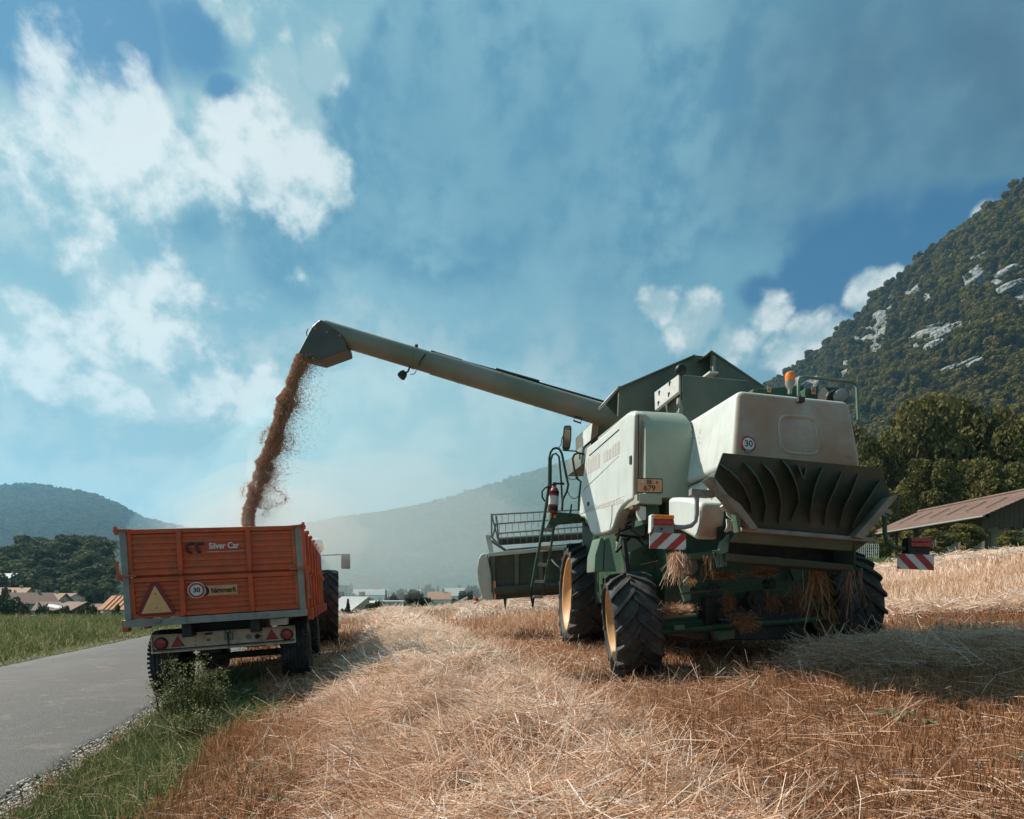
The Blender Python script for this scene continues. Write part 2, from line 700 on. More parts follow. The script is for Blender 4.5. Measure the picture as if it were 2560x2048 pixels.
def ground_mat():
    m = bpy.data.materials.new('field_soil')
    m.use_nodes = True
    m.node_tree.nodes.clear()
    T = NT(m.node_tree)
    out = T.new('ShaderNodeOutputMaterial')
    b = T.new('ShaderNodeBsdfPrincipled')
    T.l.new(b.outputs[0], out.inputs[0])
    p = T.new('ShaderNodeNewGeometry').outputs['Position']
    g = T.new('ShaderNodeAttribute', attribute_name='grass').outputs['Fac']
    k = T.new('ShaderNodeAttribute', attribute_name='pale').outputs['Fac']
    n1 = T.noise(p, 9.0, 6, 0.65)
    n2 = T.noise(p, 0.5, 4)
    n3 = T.noise(T.vmath('MULTIPLY', p, (40.0, 40.0, 40.0)), 1.0, 4, 0.7)
    soil = T.mix(T.rng(n1, 0.35, 0.7), (0.11, 0.055, 0.028), (0.29, 0.15, 0.078))
    soil = T.mix(T.rng(n2, 0.4, 0.65, 0, 0.6), soil, (0.20, 0.10, 0.047))
    soil = T.mix(T.rng(n3, 0.52, 0.72, 0, 0.6), soil, (0.44, 0.27, 0.16))
    soil = T.mix(k, soil, T.mix(T.rng(n1, 0.3, 0.7), (0.40, 0.30, 0.22), (0.64, 0.52, 0.42)))
    grass = T.mix(T.rng(n1, 0.3, 0.7), (0.035, 0.055, 0.016), (0.10, 0.13, 0.04))
    grass = T.mix(T.rng(n2, 0.4, 0.7, 0, 0.5), grass, (0.16, 0.15, 0.06))
    T.put(b.inputs['Base Color'], T.mix(T.rng(T.math('ADD', g, T.math('MULTIPLY', T.math('SUBTRACT', n1, 0.5), 0.5)), 0.4, 0.6), soil, grass))
    T.put(b.inputs['Roughness'], 0.95)
    T.put(b.inputs['Specular IOR Level'], 0.1)
    bn = T.new('ShaderNodeBump')
    bn.inputs['Strength'].default_value = 0.7
    bn.inputs['Distance'].default_value = 0.03
    T.put(bn.inputs['Height'], n3)
    T.l.new(bn.outputs[0], b.inputs['Normal'])
    return m


def grid_q(nr, nc):
    i = np.arange(nr - 1)[:, None] * nc + np.arange(nc - 1)[None, :]
    i = i.ravel()
    return np.stack([i, i + 1, i + nc + 1, i + nc], 1)


def grass_zone(x, y):
    s = road_s(x, y)
    wv = 0.55 + 0.75 * fbm(x * 0.8, y * 0.8, 21, 3) + 0.35 * np.exp(-((y - 6.0) / 1.2) ** 2)
    g = np.where((s > 0.28) & (s < 0.28 + wv), 1.0, 0.0) * (1 - sstep(y, 8.0, 12.0))
    g = np.where(s < -3.9, 1.0, g)
    far = sstep(y, 26.5, 28.5) * sstep(x / np.maximum(y, 1), 0.3, 0.45)
    g = np.maximum(g, far)
    g = np.maximum(g, sstep(y, 38, 42))
    return g


def make_ground():
    ys = np.concatenate([np.arange(-7.0, 1.5, 0.7), np.arange(1.5, 9, 0.055), np.arange(9, 16, 0.12), np.arange(16, 45, 0.35), np.geomspace(45, 9000, 70)])
    aa = np.concatenate([-np.geomspace(0.75, 3.2, 30)[::-1], np.linspace(-0.74, 0.74, 260), np.geomspace(0.75, 3.2, 30)])
    Y, A = np.meshgrid(ys, aa, indexing='ij')
    X = A * (Y + 8.0)
    Z = tz(X, Y)
    s = road_s(X, Y)
    Z = np.where((s < 0.12) & (s > -4.0) & (Y < 70), Z - 0.06, Z)
    V = np.stack([X, Y, Z], -1).reshape(-1, 3)
    o = mesh_np('ground', V, grid_q(*X.shape), ground_mat(), smooth=True)
    me = o.data
    at = me.attributes.new('grass', 'FLOAT', 'POINT')
    at.data.foreach_set('value', grass_zone(X, Y).astype(np.float32).ravel())
    pale = sstep(X / np.maximum(Y, 1), 0.45, 0.6) * sstep(Y, 8.5, 12) * 0.9 + sstep(Y, 9, 16) * 0.35 + np.clip(swath(X, Y) * 5, 0, 0.8)
    at = me.attributes.new('pale', 'FLOAT', 'POINT')
    at.data.foreach_set('value', np.clip(pale, 0, 1).astype(np.float32).ravel())
    tag(o, kind='structure')


def make_road():
    m = bpy.data.materials.new('asphalt')
    m.use_nodes = True
    m.node_tree.nodes.clear()
    T = NT(m.node_tree)
    out = T.new('ShaderNodeOutputMaterial')
    b = T.new('ShaderNodeBsdfPrincipled')
    T.l.new(b.outputs[0], out.inputs[0])
    p = T.new('ShaderNodeNewGeometry').outputs['Position']
    sp = T.noise(p, 90.0, 3, 0.7)
    v = T.new('ShaderNodeTexVoronoi')
    v.inputs['Scale'].default_value = 75.0
    T.put(v.inputs['Vector'], p)
    big = T.noise(p, 0.55, 5)
    trk = T.noise(T.vmath('MULTIPLY', p, (1.4, 0.14, 1.0)), 1.0, 3)
    c = T.mix(T.rng(T.noise(p, 24.0, 6, 0.85), 0.38, 0.62), (0.014, 0.013, 0.011), (0.076, 0.067, 0.052))
    c = T.mix(T.rng(sp, 0.5, 0.75, 0.0, 0.6), c, (0.12, 0.108, 0.086))
    c = T.mix(T.rng(v.outputs['Distance'], 0.15, 0.6, 0.0, 0.55), c, (0.055, 0.055, 0.052))
    c = T.mix(T.rng(big, 0.38, 0.68, 0.0, 0.5), c, (0.10, 0.094, 0.082))
    c = T.mix(T.rng(trk, 0.46, 0.60, 0.0, 0.8), c, (0.060, 0.049, 0.037))
    c = T.mix(T.rng(T.noise(p, 3.2, 7, 0.75), 0.53, 0.68, 0.0, 0.65), c, (0.15, 0.12, 0.088))
    T.put(b.inputs['Base Color'], c)
    T.put(b.inputs['Roughness'], 0.8)
    bn = T.new('ShaderNodeBump')
    bn.inputs['Strength'].default_value = 0.6
    bn.inputs['Distance'].default_value = 0.012
    T.put(bn.inputs['Height'], T.math('ADD', sp, v.outputs['Distance']))
    T.l.new(bn.outputs[0], b.inputs['Normal'])
    ys = np.concatenate([np.arange(-7, 12, 0.12), np.arange(12, 60, 0.6)])
    ss = np.array([-4.05, -3.95, -3.5, -2.6, -1.9, -1.2, -0.5, -0.1, 0.02, 0.07])
    Y, S = np.meshgrid(ys, ss, indexing='ij')
    edge = (fbm(Y * 3.1, Y * 0 + 3, 5, 3) - 0.5) * 0.16
    S2 = S + np.where(S > -0.2, edge, 0) + np.where(S < -3.9, edge * 1.4, 0)
    X = S2 * 1.056 - 2.19 - 0.34 * Y
    crown = 0.025 * (1 - ((S + 2) / 2) ** 2)
    Z = tz(X * 0 - 2.19 - 0.34 * Y - 1.0, Y, False) + 0.012 + crown - np.where(S > 0.05, 0.05, 0) - np.where(S < -4.0, 0.05, 0)
    V = np.stack([X, Y, Z], -1).reshape(-1, 3)
    o = mesh_np('road', V, grid_q(*X.shape), m, smooth=True)
    tag(o, kind='structure')
    # pale gravel and chaff along the edge of the lane
    n = 9000
    y = 2.2 + 14 * RG.random(n) ** 1.6
    s = np.abs(RG.normal(0.16, 0.11, n)) + edge_noise(y)
    n2 = 1500
    y = np.concatenate([y, 6 + 14 * RG.random(n2)])
    s = np.concatenate([s, -3.95 - np.abs(RG.normal(0.05, 0.1, n2))])
    x = s * 1.056 - 2.19 - 0.34 * y
    r = RG.gamma(2.0, 0.0035, len(x)) + 0.003
    r = np.minimum(r, 0.022)
    z = tz(x, y) + r * 0.3
    z = np.where(s < 0.02, z + 0.02, z)
    octa = np.array([[1, 0, 0], [-1, 0, 0], [0, 1, 0], [0, -1, 0], [0, 0, .7], [0, 0, -.7]], float)
    tri = np.array([[0, 2, 4], [2, 1, 4], [1, 3, 4], [3, 0, 4], [2, 0, 5], [1, 2, 5], [3, 1, 5], [0, 3, 5]])
    jit = 1 + RG.normal(0, .25, (len(x), 6, 3))
    V = np.stack([x, y, z], -1)[:, None, :] + octa[None] * jit * r[:, None, None]
    Q = (tri[None] + (np.arange(len(x)) * 6)[:, None, None]).reshape(-1, 3)
    tint = np.repeat(RG.random(len(x)), 6)
    gm = plant_mat('gravel_stone', [(0, (0.20, 0.17, 0.14)), (0.5, (0.36, 0.31, 0.26)), (1, (0.60, 0.54, 0.46))], trans=0.0)
    o = mesh_np('gravel', V.reshape(-1, 3), Q, gm, tint, tris=True)
    tag(o, 'pale gravel and chaff strewn along the edge of the lane', 'gravel', kind='stuff')


def edge_noise(y):
    return (fbm(np.asarray(y) * 3.1, np.asarray(y) * 0 + 3, 5, 3) - 0.5) * 0.16


make_ground()
make_road()

# ------------------------------------------------------------------ mountains and woods
CR = []


def crown_proto(name, kind, seed, m):
    """a small tree for the woods: clumps of leaf faces over a lumpy crown"""
    rg = np.random.default_rng(seed)
    V, Fc, tint = [], [], []
    if kind == 'leaf':
        nl = 7
        cs = np.concatenate([[[0, 0, 0.62]], np.stack([rg.normal(0, .20, nl), rg.normal(0, .20, nl), rg.uniform(.32, .86, nl)], 1)])
        rs = np.concatenate([[0.30], rg.uniform(.15, .25, nl)])
        pts = []
        for c, r in zip(cs, rs):
            n = int(1000 * r)
            d = rg.normal(size=(n, 3))
            d /= np.linalg.norm(d, axis=1, keepdims=True)
            pts.append((c + d * r * rg.uniform(.75, 1.08, (n, 1)), d))
        P = np.concatenate([p for p, _ in pts])
        D = np.concatenate([d for _, d in pts])
        size = rg.uniform(.026, .055, len(P))
    else:
        n = 420
        h = rg.random(n) ** 0.8
        ang = rg.uniform(0, 2 * math.pi, n)
        rad = (1 - h) * 0.26 * (0.75 + 0.35 * np.sin(h * 40)) + .01
        P = np.stack([np.cos(ang) * rad, np.sin(ang) * rad, 0.06 + h * 0.98], 1)
        D = np.stack([np.cos(ang), np.sin(ang), np.full(n, -0.2)], 1)
        D /= np.linalg.norm(D, axis=1, keepdims=True)
        size = rg.uniform(.035, .07, n) * (1.2 - h * .6)
    D = D + rg.normal(0, .5, D.shape)
    D /= np.linalg.norm(D, axis=1, keepdims=True)
    a = np.cross(D, rg.normal(size=D.shape))
    a /= np.linalg.norm(a, axis=1, keepdims=True)
    b = np.cross(D, a)
    s = size[:, None]
    V = np.stack([P - a * s - b * s * .8, P + a * s - b * s * .7, P + a * s * .8 + b * s, P - a * s * .7 + b * s * .8], 1).reshape(-1, 3)
    Q = np.arange(len(V)).reshape(-1, 4)
    t = np.repeat(np.clip(0.45 + rg.normal(0, .22, len(P)), 0, 1), 4)
    # dark inner body and trunk so that the crown is not see-through everywhere
    mb = MB()
    if kind == 'leaf':
        for c, r in zip(cs[:5], rs[:5]):
            mb.ball(c, r * .82, 7)
        mb.tube([(0, 0, -.15), (0, 0, .5)], [.03, .02], 5)
    else:
        mb.tube([(0, 0, -.15), (0, 0, .1), (0, 0, .11), (0, 0, .9)], [.02, .02, .15, .02], 6)
    o = mesh_np(name, V, Q, m, t)
    me = o.data
    bm = bmesh.new()
    bm.from_mesh(me)
    lay = bm.verts.layers.float['tint']
    vs = [bm.verts.new(v) for v in mb.v]
    for v in vs:
        v[lay] = 0.1
    for f in mb.f:
        try:
            bm.faces.new([vs[i] for i in f])
        except ValueError:
            pass
    bm.to_mesh(me)
    bm.free()
    COL.objects.unlink(o)
    return o


def wood_collection(name, m, seeds, nconifer):
    c = bpy.data.collections.new(name)
    for i, sd in enumerate(seeds):
        c.objects.link(crown_proto(name + '_tree', 'leaf' if i >= nconifer else 'fir', sd, m))
    return c


def scatter(name, P, S, coll, label, cat='forest'):
    """a wood: trees of a collection set on points, one stuff object"""
    me = bpy.data.meshes.new(name)
    me.vertices.add(len(P))
    me.vertices.foreach_set('co', P.astype(np.float32).ravel())
    at = me.attributes.new('scl', 'FLOAT_VECTOR', 'POINT')
    at.data.foreach_set('vector', S.astype(np.float32).ravel())
    o = bpy.data.objects.new(name, me)
    link(o)
    g = bpy.data.node_groups.new(name + '_nodes', 'GeometryNodeTree')
    g.interface.new_socket('Geometry', in_out='INPUT', socket_type='NodeSocketGeometry')
    g.interface.new_socket('Geometry', in_out='OUTPUT', socket_type='NodeSocketGeometry')
    N, L = g.nodes, g.links
    i = N.new('NodeGroupInput')
    q = N.new('NodeGroupOutput')
    ci = N.new('GeometryNodeCollectionInfo')
    ci.inputs[0].default_value = coll
    ci.inputs['Separate Children'].default_value = True
    ci.inputs['Reset Children'].default_value = True
    ip = N.new('GeometryNodeInstanceOnPoints')
    ip.inputs['Pick Instance'].default_value = True
    rv = N.new('FunctionNodeRandomValue')
    rv.data_type = 'FLOAT_VECTOR'
    rv.inputs[0].default_value = (-0.06, -0.06, 0)
    rv.inputs[1].default_value = (0.06, 0.06, 6.283)
    ri = N.new('FunctionNodeRandomValue')
    ri.data_type = 'INT'
    for s in ri.inputs:
        if s.type == 'INT' and s.name == 'Max':
            s.default_value = len(coll.objects) - 1
        if s.type == 'INT' and s.name == 'Seed':
            s.default_value = 5
    na = N.new('GeometryNodeInputNamedAttribute')
    na.data_type = 'FLOAT_VECTOR'
    na.inputs[0].default_value = 'scl'
    L.new(i.outputs[0], ip.inputs['Points'])
    L.new(ci.outputs[0], ip.inputs['Instance'])
    L.new(ri.outputs[2], ip.inputs['Instance Index'])
    L.new(rv.outputs[0], ip.inputs['Rotation'])
    L.new(na.outputs[0], ip.inputs['Scale'])
    L.new(ip.outputs[0], q.inputs[0])
    md = o.modifiers.new('trees', 'NODES')
    md.node_group = g
    tag(o, label, cat, kind='stuff')
    return o


class Hill:
    """slope from a foot line up to a ridge, with a back side; ridge = (px, py, distance)"""
    def __init__(s, ridge, foot, zfoot, prof=((0, 0, 0), (1, 1, 1)), rough=0.06, seed=1, nscale=3.0, back=0.5):
        r = np.array(ridge, float)
        s.t = np.linspace(0, 1, len(r))
        s.px, s.py, s.yr = r[:, 0], r[:, 1], r[:, 2]
        s.foot, s.zf, s.pr, s.rough, s.seed, s.ns, s.back = foot, zfoot, np.array(prof, float), rough, seed, nscale, back

    def at(s, u, v):
        u = np.asarray(u, float)
        v = np.asarray(v, float)
        px = np.interp(u, s.t, s.px)
        py = np.interp(u, s.t, s.py)
        yr = np.interp(u, s.t, s.yr)
        yf = np.interp(u, s.t, s.foot) if hasattr(s.foot, '__len__') else s.foot
        zr = (HY - py) / F * yr
        ax = (px - CX) / F
        vv = np.minimum(v, 1.0)
        yq = np.where(v > 1, v, np.interp(vv, s.pr[:, 0], s.pr[:, 1]))
        zq = np.interp(vv, s.pr[:, 0], s.pr[:, 2])
        Y = yf + (yr - yf) * yq
        n = fbm(u * 14 * s.ns, v * 6 * s.ns, s.seed, 5) - 0.5
        n2 = fbm(u * 4 * s.ns, v * 1.2 * s.ns, s.seed + 9, 3) - 0.5
        w = np.sin(np.clip(vv, 0, 1) * math.pi) ** 0.7
        z = s.zf + (zr - s.zf) * zq + (n * 0.5 + n2 * 0.9) * s.rough * (zr - s.zf) * w
        z = np.where(v > 1, zr - (zr - s.zf) * ((v - 1) / s.back) ** 1.3, z)
        X = ax * Y + n2 * w * (yr - yf) * 0.12
        return X, Y, z

    def mesh(s, name, m, nu=160, nv=90, rock=None):
        u = np.linspace(0, 1, nu)
        v = np.linspace(0, 1 + s.back, nv)
        V, U = np.meshgrid(v, u, indexing='ij')
        X, Y, Z = s.at(U, V)
        P = np.stack([X, Y, Z], -1).reshape(-1, 3)
        o = mesh_np(name, P, grid_q(*X.shape), m, smooth=True)
        if rock is not None:
            at = o.data.attributes.new('rock', 'FLOAT', 'POINT')
            at.data.foreach_set('value', rock(P).astype(np.float32))
        tag(o, kind='structure')
        return o

    def points(s, n, rg, vmax=1.03):
        """points even over the slope's area"""
        u = rg.random(n * 4)
        v = rg.random(n * 4) * vmax
        X, Y, Z = s.at(u, v)
        w = Y / Y.max()
        k = rg.random(len(u)) < w
        return np.stack([X, Y, Z], -1)[k][:n]


def slope_mat(name, low, rockc):
    m = bpy.data.materials.new(name)
    m.use_nodes = True
    m.node_tree.nodes.clear()
    T = NT(m.node_tree)
    out = T.new('ShaderNodeOutputMaterial')
    b = T.new('ShaderNodeBsdfPrincipled')
    T.l.new(b.outputs[0], out.inputs[0])
    p = T.new('ShaderNodeNewGeometry').outputs['Position']
    r = T.new('ShaderNodeAttribute', attribute_name='rock').outputs['Fac']
    n = T.noise(p, 0.05, 6, 0.65)
    c = T.mix(T.rng(n, 0.3, 0.7), low, tuple(q * 1.7 for q in low))
    st = T.noise(T.vmath('MULTIPLY', p, (0.10, 0.10, 0.025)), 1.0, 6, 0.7)
    rc = T.mix(T.rng(st, 0.40, 0.60), tuple(q * 0.30 for q in rockc), rockc)
    n2 = T.noise(p, 0.035, 7, 0.7)
    f = T.rng(T.math('ADD', r, T.math('MULTIPLY', T.math('SUBTRACT', n2, 0.5), 1.6)), 0.42, 0.58)
    T.put(b.inputs['Base Color'], T.mix(f, c, rc))
    T.put(b.inputs['Roughness'], 0.95)
    T.put(b.inputs['Specular IOR Level'], 0.1)
    bn = T.new('ShaderNodeBump')
    bn.inputs['Strength'].default_value = 1.0
    bn.inputs['Distance'].default_value = 6.0
    T.put(bn.inputs['Height'], st)
    T.l.new(bn.outputs[0], b.inputs['Normal'])
    return m


leaf_dark = plant_mat('woods_leaf', [(0, (0.038, 0.034, 0.009)), (0.35, (0.11, 0.090, 0.022)), (0.7, (0.175, 0.138, 0.036)), (1, (0.26, 0.18, 0.055))], rnd=0.5, trans=0.3, spec=0.03)
leaf_far = plant_mat('far_woods_leaf', [(0, (0.030, 0.056, 0.026)), (0.5, (0.11, 0.165, 0.066)), (1, (0.27, 0.33, 0.13))], rnd=0.45, trans=0.3, spec=0.03)
W_DARK = wood_collection('mountain_wood', leaf_dark, (1, 2, 3, 4, 5, 6, 7, 8), 2)
leaf_mid = plant_mat('knoll_leaf', [(0, (0.022, 0.030, 0.012)), (0.45, (0.066, 0.080, 0.030)), (1, (0.16, 0.165, 0.065))], rnd=0.45, trans=0.3, spec=0.03)
W_MID = wood_collection('knoll_wood', leaf_mid, (21, 22, 23, 24, 25), 0)
W_FAR = wood_collection('valley_wood', leaf_far, (11, 12, 13, 14, 15), 2)

ROCKS = [(2520, 690, 75, 45), (2455, 640, 28, 14), (2545, 600, 28, 22), (2190, 838, 34, 42), (2228, 805, 20, 44), (2318, 728, 22, 26), (2332, 752, 16, 26), (2275, 745, 12, 16), (2012, 958, 16, 30), (2120, 925, 14, 26),
         (2310, 850, 50, 30), (2360, 830, 40, 22), (2410, 815, 22, 20), (2390, 922, 52, 24), (2440, 905, 22, 12), (2480, 730, 30, 14), (2550, 760, 24, 18), (2142, 862, 12, 20), (2215, 880, 12, 16), (2092, 925, 8, 14), (2045, 945, 8, 18), (2440, 740, 16, 12)]


def to_px(P):
    y = np.maximum(P[:, 1], 0.1)
    return CX + F * P[:, 0] / y, HY - F * P[:, 2] / y


def rock_mask(P):
    px, py = to_px(P)
    m = np.zeros(len(P))
    for cx, cy, rx, ry in ROCKS:
        d = np.sqrt(((px - cx) / (rx * 1.5)) ** 2 + ((py - cy) / (ry * 1.5)) ** 2)
        m = np.maximum(m, np.clip(1.12 - d * 0.72, 0, 1))
    return m


rg = np.random.default_rng(3)
MT = Hill([(1560, 1180, 1500), (1850, 1020, 1400), (1959, 950, 1250), (2066, 879, 1150), (2137, 819, 1080), (2232, 724, 1000), (2315, 659, 930), (2398, 600, 880), (2470, 546, 840), (2560, 493, 800), (2760, 390, 720), (3200, 300, 640), (4200, 380, 600)],
          [420, 330, 280, 240, 215, 195, 180, 170, 160, 150, 140, 130, 130], 9.0, ((0, 0, 0), (.16, .3, .12), (.30, .55, .27), (.42, .66, .38), (.7, .83, .70), (1, 1, 1)), 0.10, 4, 2.2)
MT.mesh('mountain', slope_mat('mountain_slope', (0.055, 0.055, 0.022), (0.27, 0.28, 0.27)), 320, 220, rock_mask)


def cliff(cx, cy, rx, ry, seed):
    """a bare limestone face standing out of the slope"""
    uu, vv = np.meshgrid(np.linspace(.25, .85, 160), np.linspace(.2, 1, 160), indexing='ij')
    X, Y, Z = MT.at(uu.ravel(), vv.ravel())
    a, b = CX + F * X / Y, HY - F * Z / Y
    k = np.argmin((a - cx) ** 2 + (b - cy) ** 2 + Y * .02)
    Yc = Y[k] - 10
    n, m = 40, 14
    an, rr = np.meshgrid(np.linspace(0, 2 * math.pi, n), np.linspace(0.03, 1, m), indexing='xy')
    an2 = np.where(an > 6.28, 0, an)
    rad = 0.62 + 0.75 * (fbm(np.cos(an2) * 1.6 + seed * 7 + 9, np.sin(an2) * 1.6 + seed + 9, seed, 4))
    gx, gy = np.cos(an2) * rr * rad, np.sin(an2) * rr * rad
    w = rx / F * Yc * 1.1
    h = ry / F * Yc * 1.1
    dep = -11 * (1 - rr ** 3) - (fbm(gx * 9 + seed, gy * 2.5 + 7, seed + 5, 4) - .5) * 16 * (1 - rr ** 4) + np.where(rr > .95, 12, 0)
    base = W(cx, cy, Yc)
    P = np.stack([base.x + gx * w, base.y + dep + gy * h * .45 + 6, base.z + gy * h], -1).reshape(-1, 3)
    o = mesh_np('cliff', P, grid_q(*gx.shape), ROCKM, smooth=False)
    tag(o, kind='structure')


ROCKM = mat('limestone', (0.29, 0.295, 0.28), (0.085, 0.085, 0.072), 0.95, 0.30, 1.0, 0.8, dirt=(0.05, 0.052, 0.025), dirt_amt=0.9, dirt_scale=0.06, lo=.42, hi=.6)
rk_rg = random.Random(4)
for i_, (a_, b_, c_, d_) in enumerate(ROCKS):
    for k_ in range(5 if c_ > 25 else 3):
        cliff(a_ + rk_rg.uniform(-.75, .75) * c_, b_ + rk_rg.uniform(-.7, .7) * d_, c_ * rk_rg.uniform(.2, .5), d_ * rk_rg.uniform(.3, .65), i_ * 5 + k_ + 1)
P = MT.points(38000, rg, 1.02)
px, py = to_px(P)
k = (px < 2900) & (px > 1700)
P = P[k]
q = rock_mask(P) + (fbm(P[:, 0] * .035, P[:, 2] * .035 + P[:, 1] * .01, 8, 4) - .5) * 1.5
P = P[(q < 0.45) | (rg.random(len(P)) < 0.12)]
h = np.clip(rg.lognormal(2.38, .40, len(P)), 4, 26) * (0.6 + 0.8 * fbm(P[:, 0] * .02, P[:, 1] * .02, 4, 3))
S = np.stack([h * rg.uniform(.85, 1.25, len(P)), h * rg.uniform(.85, 1.25, len(P)), h], 1)
scatter('mountain_forest', P, S, W_DARK, 'dark wooded mountainside with pale rock faces on the right', 'forest')

CH = Hill([(300, 1352, 1700), (620, 1352, 1750), (700, 1342, 1800), (780, 1322, 1850), (860, 1306, 1900), (960, 1293, 1900), (1060, 1274, 1900), (1160, 1245, 1900), (1260, 1214, 1900), (1360, 1184, 1900), (1470, 1150, 1900), (1700, 1090, 1900), (2100, 1010, 1900)],
          480, -14, ((0, 0, 0), (.25, .35, .16), (1, 1, 1)), 0.10, 14, 1.6)
CH.mesh('hill', slope_mat('hill_slope', (0.05, 0.075, 0.03), (0.3, 0.3, 0.28)), 180, 90)
P = CH.points(15000, rg, 1.01)
px, py = to_px(P)
clr = np.zeros(len(P), bool)
for cx, cy, rx, ry in ((1075, 1310, 60, 9), (1145, 1368, 50, 8), (1020, 1395, 40, 12), (1050, 1400, 30, 10)):
    clr |= ((px - cx) / rx) ** 2 + ((py - cy) / ry) ** 2 < 1
P = P[(px > 560) & (px < 1720) & ~clr]
h = rg.uniform(12, 24, len(P))
S = np.stack([h * rg.uniform(.9, 1.3, len(P)), h * rg.uniform(.9, 1.3, len(P)), h], 1)
scatter('hill_forest', P, S, W_FAR, 'hazy green wooded hillside in the middle distance', 'forest')

LM = Hill([(-1500, 1280, 2400), (-800, 1215, 2500), (-300, 1205, 2600), (0, 1224, 2700), (60, 1222, 2700), (110, 1223, 2700), (190, 1236, 2700), (250, 1250, 2700), (300, 1274, 2700), (350, 1302, 2700), (410, 1320, 2700), (500, 1334, 2700), (620, 1345, 2700), (800, 1350, 2700)],
          700, -14, ((0, 0, 0), (.3, .5, .2), (1, 1, 1)), 0.10, 24, 1.4)
LM.mesh('far_mountain', slope_mat('far_mountain_slope', (0.03, 0.05, 0.03), (0.3, 0.3, 0.28)), 180, 90)
P = LM.points(14000, rg, 1.01)
px, py = to_px(P)
clr = ((px - 60) / 34) ** 2 + ((py - 1234) / 4.5) ** 2 < 1
P = P[(px > -120) & (px < 760) & ~clr]
h = rg.uniform(16, 30, len(P))
S = np.stack([h * rg.uniform(.8, 1.2, len(P)), h * rg.uniform(.8, 1.2, len(P)), h], 1)
scatter('far_mountain_forest', P, S, W_DARK, 'blue hazy wooded mountain on the left horizon', 'forest')

WH = Hill([(-150, 1450, 300), (10, 1440, 310), (60, 1415, 320), (110, 1400, 330), (200, 1392, 330), (255, 1402, 330), (310, 1422, 330), (400, 1448, 330), (560, 1490, 330)], 215, -11, ((0, 0, 0), (.3, .35, .45), (.7, .7, .85), (1, 1, 1)), 0.1, 34, 1.0)
WH.mesh('knoll', slope_mat('knoll_slope', (0.02, 0.032, 0.012), (0.3, 0.3, 0.28)), 60, 40)
P = WH.points(900, rg, 1.15)
h = rg.uniform(8, 14, len(P))
S = np.stack([h * rg.uniform(.95, 1.35, len(P)), h * rg.uniform(.95, 1.35, len(P)), h], 1)
scatter('knoll_forest', P, S, W_MID, 'dark green wooded knoll behind the village on the left', 'forest')

# ------------------------------------------------------------------ haze
hz = MB().box((0, 1700, 420), (9000, 7200, 920))
hz_o = build(hz, 'haze', volume_mat('haze_air', (0.36, 0.74, 1.0), 0.000095, 0.35))
tag(hz_o, 'thin bluish haze filling the valley air', 'haze', kind='stuff')

# ------------------------------------------------------------------ stubble, straw and grass
STRAW = plant_mat('straw_stalk', [(0, (0.15, 0.066, 0.030)), (0.3, (0.36, 0.162, 0.074)), (0.6, (0.56, 0.32, 0.185)), (0.85, (0.78, 0.56, 0.405)), (1, (0.87, 0.74, 0.62))], trans=0.3, rough=0.55)
GRASS = plant_mat('grass_blade', [(0, (0.030, 0.045, 0.014)), (0.4, (0.085, 0.110, 0.032)), (0.75, (0.19, 0.205, 0.075)), (1, (0.44, 0.38, 0.21))], trans=0.35)


def zones(x, y):
    """orange stubble against bleached straw, middle lightened for light falloff"""
    a = x / np.maximum(y, 1)
    pale = sstep(a, 0.45, 0.6) * sstep(y, 8.5, 11)
    patch = np.exp(-(((x + 1.55) / 0.35) ** 2 + ((y - 4.6) / 0.8) ** 2))
    mid = np.exp(-((x + 0.6) / 3.2) ** 2) * sstep(y, 3.5, 7) * 0.42  # brighter light towards the middle, put into the tint
    return np.clip(pale + patch * 0.8 + mid + sstep(y, 10, 18) * 0.3, 0, 1)


def wedge(n, y0, y1, a0, a1, p=1.0):
    """random points even over the ground between two distances"""
    y = np.sqrt(RG.random(n) * (y1 ** 2 - y0 ** 2) + y0 ** 2)
    a = RG.uniform(a0, a1, n)
    return a * y, y


def rows(x, y):
    """pull stalks towards drill rows 14 cm apart along the driving direction"""
    q = (x + 0.12 * y) / 0.14
    k = np.round(q)
    return x + (k - q) * 0.14 * 0.62


